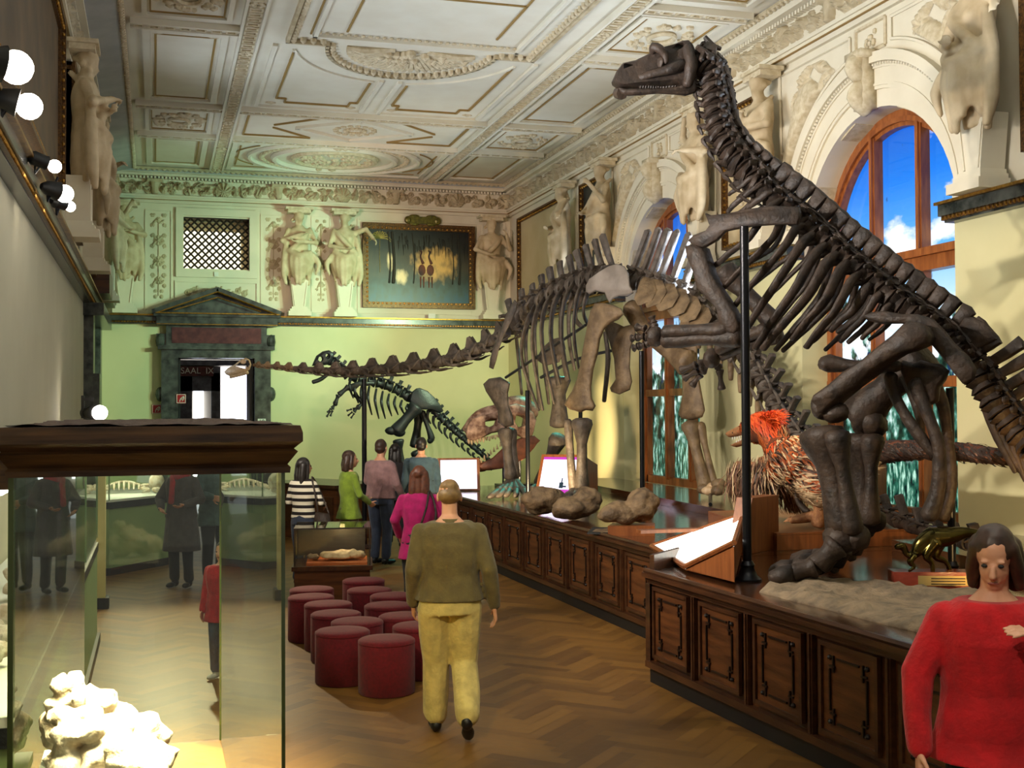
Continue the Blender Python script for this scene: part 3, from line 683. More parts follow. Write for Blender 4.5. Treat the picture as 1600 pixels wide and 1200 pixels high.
def arch_poly(c, r, z0, spr, n=32): return [(c-r, z0)] + [(c-r*math.cos(PI*k/n), spr+r*math.sin(PI*k/n)) for k in range(n+1)] + [(c+r, z0)]
def window(i, c):
    root = sroot('window_%d' % i)
    x0, x1 = WX-.10, WX; fr = MB()
    P = arch_poly(c, WR+.02, SILL, SPR); Q = arch_poly(c, WR-.20, SILL+.0, SPR)
    for k in range(len(P)-1):
        a, b, c2, d2 = P[k], P[k+1], Q[k+1], Q[k]; q = [(x0, *a), (x0, *b), (x0, *c2), (x0, *d2)]; fr.rings([q, [(x1, *p[1:]) for p in q]])
    P2, Q2 = arch_poly(c, WR-.09, SILL, SPR), arch_poly(c, WR-.15, SILL, SPR)
    for k in range(len(P)-1):
        a, b, c2, d2 = P2[k], P2[k+1], Q2[k+1], Q2[k]; q = [(x0-.04, *a), (x0-.04, *b), (x0-.04, *c2), (x0-.04, *d2)]; fr.rings([q, [(x1, *p[1:]) for p in q]])
    fr.span((x0, c-WR, SILL), (x1, c+WR, SILL+.13)); struct('window_frame', fr, M['winwood'], root)
    tr = MB(); tr.span((x0-.06, c-WR+.02, 3.74), (x1, c+WR-.02, 4.0)); tr.span((x0-.12, c-WR+.02, 3.9), (x1, c+WR-.02, 3.98)); struct('transom', tr, M['winwood'], root)
    t2 = MB(); t2.span((x0-.02, c-WR+.02, 2.44), (x1, c+WR-.02, 2.56)); struct('transom', t2, M['winwood'], root)
    for y in (c-.46, c+.46):
        mu = MB(); h = SPR+math.sqrt((WR-.15)**2-.46**2)
        mu.span((x0-.03, y-.045, SILL+.1), (x1, y+.045, 3.8)); mu.span((x0-.05, y-.025, SILL+.1), (x1, y+.025, h)); mu.span((x0-.02, y-.045, 3.95), (x1, y+.045, h)); struct('mullion', mu, M['winwood'], root)
    im = MB(); P = arch_poly(c, WR, SILL, SPR); im.extr([(x1+.06, y, z) for y, z in P], (.02, 0, 0)); struct('backlit_print', im, landscape('landscape_print_%d' % i, i), root)
    gl = MB(); gl.extr([(x1-.03, y, z) for y, z in arch_poly(c, WR-.1, SILL+.05, SPR)], (.006, 0, 0)); struct('glazing', gl, M['paneglass'], root)
    sl = MB().span((XR-.1, c-WR-.05, SILL-.06), (WX, c+WR+.05, SILL)); struct('window_sill', sl, M['marble'], root)
    # plaster archivolt, keystone, soffit panels
    X = XR+.05; ar = MB(); n = 40
    def ring(r0, r1, d):
        for k in range(n):
            a0, a1 = PI*k/n, PI*(k+1)/n; q = [(X-d, c-r*math.cos(a), SPR+.19+r*math.sin(a)) for r, a in ((r0, a0), (r1, a0), (r1, a1), (r0, a1))]; ar.rings([q, [(X+.05, y, z) for x, y, z in q]])
    ring(1.56, 1.86, .03); ring(1.86, 1.98, .10); ring(1.80, 1.83, .05); ring(1.60, 1.63, .045)
    for s in (-1, 1): ar.span((X-.08, c+s*1.56, DZ1), (X+.05, c+s*2.0, DZ1+.14)); ar.span((X-.11, c+s*1.54, DZ1+.1), (X+.05, c+s*2.02, DZ1+.2))
    struct('archivolt', ar, M['plaster'], root)
    bd = MB()
    for k in range(110): a = PI*(k+.5)/110; bd.ball((X-.06, c-1.84*math.cos(a), SPR+.19+1.84*math.sin(a)), .022, 5, 4)
    struct('bead_moulding', bd, M['plaster'], root)
    ks = MB(); ks.curve([(X-.06, c, 5.66), (X-.22, c, 5.80), (X-.12, c, 5.98), (X-.25, c, 6.14), (X-.14, c, 6.24)], .10, 8)
    ks.box((X-.1, c, 6.28), (.3, .34, .08)); ks.box((X-.08, c, 5.95), (.2, .2, .6)); struct('keystone', ks, M['ornament'], root, smooth=True)
    so = MB()
    for k in (6, 12, 20, 27):
        a = PI*k/32; r = WR-.012; R = Matrix.Rotation(-(PI/2-a), 3, 'X'); so.box((XR+.25, c-r*math.cos(a), SPR+r*math.sin(a)), (.30, .34, .02), ax=Matrix.Rotation(PI/2-a, 3, 'X'))
    struct('soffit_panel', so, M['ornament'], root)
    # spandrels with foliate creatures
    rl = MB(); fm = MB()
    for s in (-1, 1):
        W, H = 1.75, 1.55; y0 = c+s*.36
        org = (X-.012, c-.36, 5.05) if s < 0 else (X-.012, c+.36+W, 5.05)
        yy = (lambda U: c-.36-U) if s < 0 else (lambda U: c+.36+W-U)
        mk = lambda U, V: (np.hypot(yy(U)-c, 5.05+V-SPR-.19) > 2.16).astype(float)
        relief(org, (0, -1, 0), (0, 0, 1), W, H, 'dragon', .09, .016, mk, rl)
        a0 = math.acos(.42/2.1); arc = [(X-.02, c+s*2.1*math.sin(t), SPR+.19+2.1*math.cos(t)) for t in np.linspace(math.asin(.42/2.1), 1.38, 16)]
        out = arc + [(X-.02, c+s*2.12, 6.62), (X-.02, c+s*.42, 6.62), arc[0]]
        for a, b in zip(out, out[1:]): fm.tube([a, b], .022, 5)
    struct('spandrel_relief', rl, M['ornament'], root, smooth=True, fix=False); struct('spandrel_frame', fm, M['plaster'], root)
    kp = MB(); 
    for a, b in (((c-.3, 6.34), (c+.3, 6.34)), ((c+.3, 6.34), (c+.3, 6.66)), ((c+.3, 6.66), (c-.3, 6.66)), ((c-.3, 6.66), (c-.3, 6.34))): kp.tube([(X-.01, *a), (X-.01, *b)], .025, 5)
    for k in range(12): kp.ball((X-.01, c+random.uniform(-.1, .1), random.uniform(6.4, 6.6)), (.03, .035, .035), 6, 4)
    struct('crest_panel', kp, M['ornament'], root)
for i, c in enumerate(WINS): window(i+1, c)
# ------------------------------------------------------------------ plaster figures on tapering shafts
def statue_fig(kind):
    rnd = random.Random(kind*11+3); p = dict(POSE); sd = 1 if kind % 2 else -1
    poses = [dict(aL=((-.33, .06, 1.22), (-.10, .22, 1.26)), aR=((.34, .02, 1.5), (.20, .06, 1.72))), dict(aL=((-.30, .08, 1.18), (.06, .22, 1.18)), aR=((.31, .08, 1.2), (-.04, .24, 1.32))),
             dict(aL=((-.38, .08, 1.46), (-.50, .20, 1.28)), aR=((.28, .06, 1.14), (.02, .24, 1.08))), dict(aL=((-.33, .10, 1.18), (-.22, .26, 1.42)), aR=((.34, .10, 1.16), (.12, .25, 1.06)))]
    p.update(poses[kind % 4]); p['turn'] = sd*.45; p['nod'] = -.25; p['w'] = 1.12
    j = joints(p); b = MB(); torso(b, p, 0.0, .86); at, R = headmb(b, p, j); V = Vector
    for S, (e, w), s in ((j['sL'], p['aL'], -1), (j['sR'], p['aR'], 1)): limb(b, [S, e, w], [.062, .05, .035]); hand(b, V(w), V(e), s, .7, .012)
    for s in (-1, 1): b.ball((.075*s, .10, 1.28), (.06, .05, .055))
    b.ball(at(0, -.02, .05), (.095, .11, .1), 12, 8, R)
    for k in range(14): b.ball(at(.09*math.cos(k*.9), -.05+.06*math.sin(k*1.7), .1-.022*k), .035, 8, 6)
    # drapery: bundled folds round the hips, falling ends
    for k in range(9): a = k/8*PI; x = .2*math.cos(a); b.curve([(x, .13*math.sin(a)+.02, .98-.05*math.sin(k*2)), (x*1.05, .16*math.sin(a)+.03, .8), (x*.8, .15*math.sin(a)+.02, .50+.1*math.sin(k*1.3))], [.05, .055, .03], 8)
    b.curve([(-.2, .1, 1.0), (0, .2, .93), (.21, .1, 1.03)], [.05, .06, .05], 8); b.curve([(.2*sd, .05, 1.3), (.26*sd, .06, 1.0), (.28*sd, .08, .62), (.24*sd, .1, .42)], [.04, .06, .06, .03], 8)
    b.curve([(-.2*sd, -.02, 1.45), (-.05*sd, .15, 1.25), (.18*sd, .12, 1.02)], [.04, .05, .05], 8); b.curve([(-.22*sd, .06, .98), (-.34*sd, .1, .8), (-.28*sd, .1, .6)], [.05, .05, .02], 8)
    loft(b, [(0, -.02, .45, .12, .1), (0, -.02, .7, .17, .12), (0, 0, .92, .18, .13)])
    return fuse(b, .02, 3, 'figure')
FIG = [statue_fig(k) for k in range(4)]
def caryatid(kind, pos, rz, label, s=1.22, group='plaster figures along the walls'):
    """pos: foot on the string course"""
    r = thing('caryatid_statue', label, 'statue', pos, None, local=True); r.rotation_euler = (0, 0, rz)
    top = 2.27
    f = obj('figure', FIG[kind % 4], M['statue'], r, smooth=True, fix=False); f.scale = (s, s, s); f.location = (0, .10, top-1.72*s)
    m = MB(); z = top-1.72*s+.55*s
    m.rings([[(x*w, y, zz) for x, y in ((-1, -.12), (1, -.12), (1, .16), (-1, .16))] for w, zz in ((.13, .2), (.20, z))])
    obj('tapered_shaft', m, M['plaster'], r)
    e = MB(); 
    for sx in (-1, 1): e.tube([(sx*.10, .165, .22), (sx*.165, .165, z-.1)], .014, 5)
    obj('edge_moulding', e, M['plaster'], r)
    b = MB(); b.box((0, .09, .052), (.50, .36, .1)); b.box((0, .06, .13), (.42, .32, .05)); b.box((0, .04, .18), (.34, .30, .05)); obj('base_block', b, M['plaster'], r)
    c = MB(); c.box((0, .07, top+.03), (.5, .3, .07)); c.box((0, .08, top+.09), (.6, .36, .05)); obj('cap_block', c, M['ornament'], r)
    return r
for k, X, l in ((0, -.62, 'plaster figure in the left corner above the dark doorway wall'), (1, 3.03, 'draped plaster figure left of the pair beside the painting'),
                (2, 4.03, 'draped plaster figure directly left of the jungle painting'), (3, 7.42, 'crouching plaster figure right of the jungle painting')): caryatid(k, (X, YB-.20, DZ1), PI, l)
for k, Y, l in ((2, 10.05, 'large plaster figure at the near side of the near arched window'), (1, 14.45, 'plaster woman between near arched window and pale wall panel'),
                (0, 16.42, 'bowed plaster figure beside the far arched window, nearer side'), (3, 20.42, 'plaster figure on the far side of the far arched window'), (2, 22.6, 'plaster figure between dark canvas and pale gilt-edged panel')): caryatid(k, (XR-.12, Y, DZ1), PI/2, l, 1.25 if Y > 11 else 1.3)
for k, Y, l in ((1, 15.6, 'nearest plaster figure high on the left wall'), (0, 19.2, 'middle plaster figure high on the left wall'), (3, 24.2, 'farthest plaster figure high on the left wall')): caryatid(k, (XL+.28, Y, DZ1), -PI/2, l, 1.3)
# ------------------------------------------------------------------ wall panels and ornament on the back wall
def rect_frame(mb, a, b, w, d, n):
    """moulding round a wall rectangle; a, b opposite corners, n outward normal axis ('x-','y-','x+')"""
    a = Vector(a); b = Vector(b)
    if n[0] == 'y':
        y0, y1 = a.y-d, a.y+.02
        for (xa, za, xb, zb) in ((a.x, a.z, b.x, a.z+w), (a.x, b.z-w, b.x, b.z), (a.x, a.z+w, a.x+w, b.z-w), (b.x-w, a.z+w, b.x, b.z-w)): mb.span((xa, y0, za), (xb, y1, zb))
    else:
        s = -1 if n == 'x-' else 1; x0, x1 = sorted((a.x+s*d, a.x-s*.02))
        for (ya, za, yb, zb) in ((a.y, a.z, b.y, a.z+w), (a.y, b.z-w, b.y, b.z), (a.y, a.z+w, a.y+w, b.z-w), (b.y-w, a.z+w, b.y, b.z-w)): mb.span((x0, ya, za), (x1, yb, zb))
pm = MB(); ro = MB()
for x0, x1 in ((-.22, .34), (2.22, 2.78), (3.33, 3.76)):
    rect_frame(pm, (x0, YB, 4.42), (x1, YB, 6.58), .025, .02, 'y'); relief((x0+.05, YB-.004, 4.55), (1, 0, 0), (0, 0, 1), x1-x0-.1, 1.95, 'candel', .05, .012, None, ro)
rect_frame(pm, (.42, YB, 5.14), (2.14, YB, 6.64), .16, .06, 'y'); rect_frame(pm, (.40, YB, 4.36), (2.16, YB, 5.06), .03, .03, 'y'); relief((.6, YB-.004, 4.66), (1, 0, 0), (0, 0, 1), 1.35, .3, 'scroll', .05, .014, None, ro)
rect_frame(pm, (4.36, YB, 4.42), (7.3, YB, 6.56), .03, .025, 'y'); rect_frame(pm, (7.0, YB, 4.4), (7.85, YB, 6.6), .02, .015, 'y')
r = sroot('trim_back_wall_panels'); struct('panel_moulding', pm, M['plaster'], r); struct('candelabra_relief', ro, M['relief'], r, fix=False, smooth=True)
# pierced window grille
g = sroot('window_3'); lt = MB(); cx, cz = (GX0+GX1)/2, (GZ0+GZ1)/2
def clipbar(mb, x0, z0, dx, dz, y, w):
    ts = []
    for lo, hi, o, d in ((GX0, GX1, x0, dx), (GZ0, GZ1, z0, dz)):
        if abs(d) > 1e-9: a, b = sorted(((lo-o)/d, (hi-o)/d)); ts.append((a, b))
    a = max(t[0] for t in ts); b = min(t[1] for t in ts)
    if b-a > .03: mb.tube([(x0+dx*a, y, z0+dz*a), (x0+dx*b, y, z0+dz*b)], w, 4)
for k in range(-16, 17):
    clipbar(lt, cx+k*.155, cz, .707, .707, YB+.10, .02); clipbar(lt, cx+k*.155, cz, .707, -.707, YB+.10, .02)
for i in range(-10, 11):
    for jj in range(-8, 9):
        x, z = cx+i*.0775, cz+jj*.0775
        if (i+jj) % 2 == 0 and GX0 < x < GX1 and GZ0 < z < GZ1: lt.ball((x, YB+.10, z), (.03, .02, .03), 6, 4)
struct('pierced_grille', lt, M['bone'], g)
bk = MB().span((GX0, YB+.44, GZ0), (GX1, YB+.46, GZ1)); struct('recess_back', bk, M['duncanvas'], g)
lit = MB().span((GX0, YB+.30, GZ0), (GX1-.16, YB+.32, GZ1-.26)); struct('lit_opening', lit, emit('daylight_opening', (255, 246, 214), 1.6), g)
rv = MB(); rv.span((GX0-.02, YB+.02, GZ1-.02), (GX1+.02, YB+.5, GZ1+.03)); rv.span((GX1-.01, YB+.02, GZ0), (GX1+.02, YB+.5, GZ1)); struct('recess_lining', rv, M['inlay'], g)
wc = MB().box((1.27, YB-.08, 5.21), (.09, .02, .09)); tag(obj('label_card', wc, M['white']), 'small white card under the pierced window grille', 'card')
wc = MB().box((7.33, YB-.05, 5.19), (.10, .02, .11)); tag(obj('label_card', wc, M['white']), 'small white card right of the jungle painting', 'card')
wc = MB().box((6.02, YB-.24, 4.37), (.16, .02, .11)); tag(obj('label_card', wc, M['white']), 'small white card on the string course under the painting', 'card')
# doorway: marble surround, red frieze, pediment
d = sroot('door_1'); y = YB
m = MB(); m.span((.12, y-.22, 0), (DX0, y+.5, DH)); m.span((DX1, y-.22, 0), (2.42, y+.5, DH)); m.span((.12, y-.22, DH), (2.42, y+.5, 3.57)); m.span((.05, y-.3, 3.56), (2.5, y, 3.64)); m.span((.22, y-.16, 3.62), (2.34, y, DZ0)); 
for s, x in ((-1, .12), (1, 2.42)):
    for z in (3.75, 2.6, 1.4): m.ball((x+s*.02, y-.1, z), (.10, .09, .16), 10, 7)
m.span((.02, y-.12, 3.64), (.24, y, 3.9)); m.span((2.32, y-.12, 3.64), (2.52, y, 3.9)); struct('marble_surround', m, M['marble'], d)
m = MB().span((.34, y-.18, 3.7), (2.22, y-.1, 4.04)); struct('frieze_panel', m, M['marblered'], d)
m = MB(); m.span((.02, y-.30, 4.08), (2.56, y, 4.30)); m.span((-.04, y-.36, 4.26), (2.62, y, 4.33))
m.extr([(.02, y-.2, 4.32), (2.54, y-.2, 4.32), (1.28, y-.2, 4.80)], (0, .22, 0))
for s in (-1, 1):
    a, b = Vector((1.28-s*1.34, y-.2, 4.36)), Vector((1.28, y-.2, 4.86)); dd = b-a
    m.box((a+b)/2, (dd.length+.02, .36, .09), ax=Matrix.Rotation(-math.atan2(dd.z, dd.x), 3, 'Y'))
struct('pediment', m, M['marble'], d)
gm = MB()
for q, w in ((0, .012), (.14, .010)):
    for s in (-1, 1): gm.tube([(1.28-s*(1.25-q*2.4), y-.39, 4.33+q*.4), (1.28, y-.39, 4.80-q*.85)], w*1.4, 5)
gm.tube([(0, y-.38, 4.33), (2.6, y-.38, 4.33)], .016, 5); gm.tube([(.02, y-.31, 4.10), (2.56, y-.31, 4.10)], .012, 5); gm.tube([(.3, y-.235, 3.60), (2.3, y-.235, 3.60)], .008, 5); struct('gilt_line', gm, M['gold'], d)
lf = MB(); lf.span((1.98, y+.0, 0), (2.06, y+.9, DH-.02)); lf.span((.48, y, 0), (.52, y+.6, DH)); struct('door_leaf', lf, M['black'], d)
# the bright room beyond
bx = MB(); bx.span((-2, YB+8.5, 0), (7, YB+8.7, 5)); bx.span((-2, YB+.5, 4.2), (7, YB+8.7, 4.4)); bx.span((-2.1, YB+.5, 0), (-2, YB+8.7, 4.4)); bx.span((7, YB+.5, 0), (7.1, YB+8.7, 4.4)); struct('wall_next_room', bx, M['plaster'])
nd = sroot('door_2'); y2 = YB+8.5; A = lambda px, py: AY(px, py, y2-.1)
m = MB(); m.span((A(279, 600).x, y2-.2, 0), (A(300, 600).x, y2, 3.5)); m.span((A(330, 600).x, y2-.2, 0), (A(344, 600).x, y2, 3.5)); m.span((A(279, 600).x, y2-.2, A(300, 600).z-.2), (A(344, 600).x, y2, A(300, 583).z)); m.span((A(279, 600).x, y2-.25, A(300, 571).z), (A(400, 600).x, y2, A(300, 563).z)); struct('marble_surround', m, M['greymarble'] if 'greymarble' in M else mat('grey_marble', (120, 120, 130), (70, 70, 82), 5, .3, detail=8), nd)
m = MB().span((A(281, 600).x, y2-.28, A(300, 588).z), (A(333, 600).x, y2-.2, A(300, 573).z)); struct('red_header', m, M['marblered'], nd)
wl = MB(); wl.span((A(345, 600).x, y2-.14, .4), (A(398, 600).x, y2-.12, A(300, 573).z)); wl.span((A(302, 600).x, y2-.14, .4), (A(318, 600).x, y2-.12, A(300, 608).z)); wl.span((A(280, 600).x, y2-.14, A(300, 561).z), (A(398, 600).x, y2-.12, A(300, 556).z)); struct('daylit_window', wl, emit('daylight', (236, 240, 255), 3.2), nd)
def text(name, s, size, m, loc, rot, parent=None, depth=.003, align='CENTER'):
    c = bpy.data.curves.new(name, 'FONT'); c.body = s; c.size = size; c.extrude = depth; c.align_x = align; c.align_y = 'CENTER'
    o = bpy.data.objects.new('tmp', c); COL.objects.link(o); dg = bpy.context.evaluated_depsgraph_get(); me = bpy.data.meshes.new_from_object(o.evaluated_get(dg)); bpy.data.objects.remove(o)
    me.transform(Matrix.Translation(Vector(loc)) @ rot.to_4x4()); return obj(name, me, m, parent, fix=False)
RB = Matrix.Rotation(PI/2, 3, 'X')         # text upright, facing -y
p = A(308, 580); o = text('lettering', 'SAAL  IX', .24, M['white'], (p.x, y2-.285, p.z), RB, nd)
# fire-hose signs and room number
def firesign(px, py, Y, label):
    p = AY(px, py, Y); r = thing('fire_sign', label, 'sign', p, 'red fire signs by the doorway'); s = .20
    obj('sign_board', MB().box(p, (s, .015, s)), M['redsign'], r); b = MB()
    rect_frame(b, (p.x-s*.47, p.y-.008, p.z-s*.47), (p.x+s*.47, p.y-.008, p.z+s*.47), .012, .002, 'y')
    b.curve([p+Vector((-.03, -.01, -.06)), p+Vector((-.01, -.01, .0)), p+Vector((.05, -.01, .05)), p+Vector((.03, -.01, -.01)), p+Vector((.0, -.01, -.01))], .008, 5)
    b.curve([p+Vector((.02, -.01, -.05)), p+Vector((.06, -.01, .0)), p+Vector((.055, -.01, .05))], .007, 5); obj('hose_symbol', b, M['white'], r)
firesign(245, 639, YB-.02, 'red fire sign on green wall left of the doorway'); firesign(283, 623, YB-.24, 'red fire sign on the dark marble door surround')
p = AY(409, 659, YB-.24); r = thing('room_number_plate', 'white plate reading 10 on the right door jamb', 'sign', p); obj('plate', MB().box(p, (.17, .012, .13)), M['white'], r); text('digits', '10', .13, M['ink'], (p.x, p.y-.008, p.z), RB, r)
# ------------------------------------------------------------------ pictures
def painted(name):
    """a lush plain woodland scene: pool, clearing glow, dark trees"""
    m, nt, N, L, B = newmat(name); B.inputs['Roughness'].default_value = .35
    tc = N.new('ShaderNodeTexCoord'); sx = N.new('ShaderNodeSeparateXYZ'); L.new(tc.outputs['Generated'], sx.inputs[0])
    nz = N.new('ShaderNodeTexNoise'); nz.inputs['Scale'].default_value = 7; nz.inputs['Detail'].default_value = 9; mp = N.new('ShaderNodeMapping'); mp.inputs['Scale'].default_value = (2.6, 1, 1); L.new(tc.outputs['Generated'], mp.inputs[0]); L.new(mp.outputs[0], nz.inputs['Vector'])
    def R(stops, i):
        r = N.new('ShaderNodeValToRGB')
        while len(r.color_ramp.elements) < len(stops): r.color_ramp.elements.new(.5)
        for el, (p, c) in zip(r.color_ramp.elements, stops): el.position = p; el.color = rgb(*c) if len(c) == 3 else c
        L.new(i, r.inputs[0]); return r.outputs[0]
    def mt(op, a, b):
        n = N.new('ShaderNodeMath'); n.operation = op
        for i, x in enumerate((a, b)):
            if isinstance(x, (int, float)): n.inputs[i].default_value = x
            else: L.new(x, n.inputs[i])
        return n.outputs[0]
    def mx(f, a, b):
        n = N.new('ShaderNodeMix'); n.data_type = 'RGBA'; L.new(f, n.inputs[0]); L.new(a, n.inputs[6]); L.new(b, n.inputs[7]); return n.outputs[2]
    X, Z = sx.outputs[0], sx.outputs[2]; nf = mt('MULTIPLY', mt('SUBTRACT', nz.outputs['Fac'], .5), .5)
    base = R([(.0, (34, 74, 98)), (.16, (46, 66, 68)), (.3, (34, 38, 32)), (.5, (64, 52, 34)), (.75, (34, 30, 24)), (1, (20, 20, 20))], mt('ADD', Z, nf))
    def blob(cx, cz, rx, rz):
        a = mt('POWER', mt('DIVIDE', mt('SUBTRACT', X, cx), rx), 2.0); n = N.new('ShaderNodeMath'); n.operation = 'ABSOLUTE'; L.new(mt('DIVIDE', mt('SUBTRACT', Z, cz), rz), n.inputs[0]); b = mt('POWER', n.outputs[0], 2.0)
        n2 = N.new('ShaderNodeMath'); n2.operation = 'ABSOLUTE'; L.new(mt('DIVIDE', mt('SUBTRACT', X, cx), rx), n2.inputs[0]); a = mt('POWER', n2.outputs[0], 2.0)
        return R([(.05, (1, 1, 1, 1)), (1, (0, 0, 0, 1))], mt('ADD', mt('ADD', a, b), mt('MULTIPLY', nf, 4.5)))
    gold = R([(0, (210, 150, 60)), (1, (236, 190, 110))], Z); pale = R([(0, (250, 226, 170)), (1, (244, 214, 160))], Z)
    c = mx(blob(.66, .54, .24, .26), base, gold); c = mx(blob(.33, .36, .07, .12), c, pale); c = mx(blob(.22, .55, .035, .14), c, pale)
    L.new(c, B.inputs['Base Color']); return m
def picture(label, a, b, n, canvas, fw=.13, extra=None, fm=None):
    a, b = Vector(a), Vector(b); r = thing('framed_painting', label, 'painting', (a+b)/2)
    f = MB(); rect_frame(f, a, b, fw, .07, n); rect_frame(f, a, b, fw*.45, .11, n); obj('picture_frame', f, fm or M['frame_gilt'], r)
    bd = MB(); ins = fw*.75
    axis = Vector((1, 0, 0)) if n[0] == 'y' else Vector((0, 1, 0)); o = Vector((0, -.08, 0)) if n[0] == 'y' else Vector((-.08 if n == 'x-' else .08, 0, 0))
    W = (b-a).dot(axis); H = b.z-a.z
    for k in range(int(W/.1)):
        for z in (a.z+ins, b.z-ins): bd.ball(a+axis*(k+.5)*W/int(W/.1)+o+Vector((0, 0, z-a.z)), .025, 5, 4)
    for k in range(int(H/.1)):
        for w in (ins, W-ins): bd.ball(a+axis*w+o+Vector((0, 0, (k+.5)*H/int(H/.1))), .025, 5, 4)
    obj('frame_beading', bd, M['gold'], r)
    c = MB(); k = fw*.8
    if n[0] == 'y': c.span((a.x+k, a.y-.03, a.z+k), (b.x-k, a.y, b.z-k))
    else: s = -.03 if n == 'x-' else .03; c.span((a.x, a.y+k, a.z+k), (a.x+s, b.y-k, b.z-k))
    obj('canvas', c, canvas, r)
    if extra: extra(r, a, b)
    return r
def jungle(r, a, b):
    W, H = b.x-a.x, b.z-a.z; P = lambda u, v: Vector((a.x+u*W, a.y-.034, a.z+v*H)); y = -.004
    pal = MB(); pal.tube([P(.155, .42), P(.15, .68), P(.155, .82)], [.02, .014, .012], 6, flat=.4, ref=(0, 1, 0))
    for k in range(11):
        t = PI*(k/10)*1.2-.3; pal.curve([P(.155, .82), P(.155+.06*math.cos(t), .84+.07*math.sin(t)), P(.155+.10*math.cos(t), .80+.05*math.sin(t))], [.012, .014, .004], 5)
    obj('painted_palm', pal, mat('palm_paint', (168, 150, 74), (110, 104, 54), 8), r)
    tr = MB()
    for u, w in ((.27, .03), (.235, .018), (.86, .02), (.80, .012), (.45, .012)): tr.curve([P(u, .3), P(u+.01, .55), P(u-.01, .9)], [w*1.4, w, w], 6)
    for k in range(46): u = random.uniform(.3, .95); v = random.uniform(.72, .9); tr.tube([P(u, v), P(u+.004, v-random.uniform(.05, .2))], [.012, .003], 4)
    obj('painted_trees', tr, mat('tree_paint', (46, 40, 26), (30, 32, 24), 6), r)
    bd = MB()
    for u in (.525, .60):
        bd.ball(P(u, .46), (.085, .012, .13), 10, 7); bd.curve([P(u+.01, .54), P(u-.012, .62), P(u, .68), P(u-.02, .69)], [.035, .02, .018, .012], 6)
        for q in (-.012, .016): bd.tube([P(u+q, .38), P(u+q, .25)], [.02, .012], 5)
    obj('painted_birds', bd, mat('bird_paint', (120, 66, 44), (64, 46, 44), 4), r)
picture('large gilt framed painting of two tall birds in a glowing jungle', (4.47, YB, 4.55), (7.08, YB, 6.47), 'y', painted('jungle_canvas'), .14, jungle)
c = MB(); c.box((5.85, YB-.10, 6.56), (.62, .06, .16)); 
for s in (-1, 1): c.ball((5.85+s*.34, YB-.10, 6.56), (.09, .05, .09)); c.ball((5.85+s*.2, YB-.1, 6.65), (.12, .04, .04)); c.ball((5.85+s*.2, YB-.1, 6.47), (.12, .04, .04))
tag(obj('cartouche_plaque', c, mat('old_gilt', (120, 110, 44), (84, 78, 36), 20, .4, .5), smooth=False), 'gilt cartouche plaque over the jungle painting', 'plaque')
X = XR+.05
picture('dark painting in heavy frame at the right edge above the wall', (X, 6.6, 4.62), (X, 9.62, 6.6), 'x-', M['darkcanvas'], .2)
picture('pale blank panel in gilt frame between the two arched windows', (X, 14.95, 4.5), (X, 15.95, 6.5), 'x-', M['duncanvas'], .07)
picture('narrow dark canvas beside the far window figure', (X, 21.0, 4.5), (X, 22.1, 6.55), 'x-', M['darkcanvas'], .07)
picture('broad pale panel in gilt frame near the far right corner', (X, 23.2, 4.5), (X, 26.3, 6.55), 'x-', M['duncanvas'], .09)
X = XL+.1
picture('nearest brown canvas high on the left wall', (X, 8.0, 4.6), (X, 14.8, 6.7), 'x+', M['browncanvas'], .1)
picture('brown canvas between two figures high on the left wall', (X, 16.4, 4.6), (X, 18.4, 6.7), 'x+', M['browncanvas'], .1)
picture('brown canvas nearest the far left corner', (X, 20.2, 4.6), (X, 23.4, 6.7), 'x+', M['browncanvas'], .1)
# side door surround seen edge-on at the far left
d3 = sroot('door_3'); m = MB(); m.span((XL, 22.4, 0), (XL+.16, 23.0, 4.1)); m.span((XL, 22.2, 3.9), (XL+.34, 26.2, 4.12)); m.span((XL, 25.4, 0), (XL+.16, 26.0, 4.1)); m.span((XL+.16, 22.5, 0), (XL+.26, 22.9, 2.9)); struct('marble_surround', m, M['marble'], d3)
m = MB(); m.span((XL, 22.6, 4.32), (XL+.42, 25.8, 4.75)); struct('attic_block', m, M['darkwood'], d3)
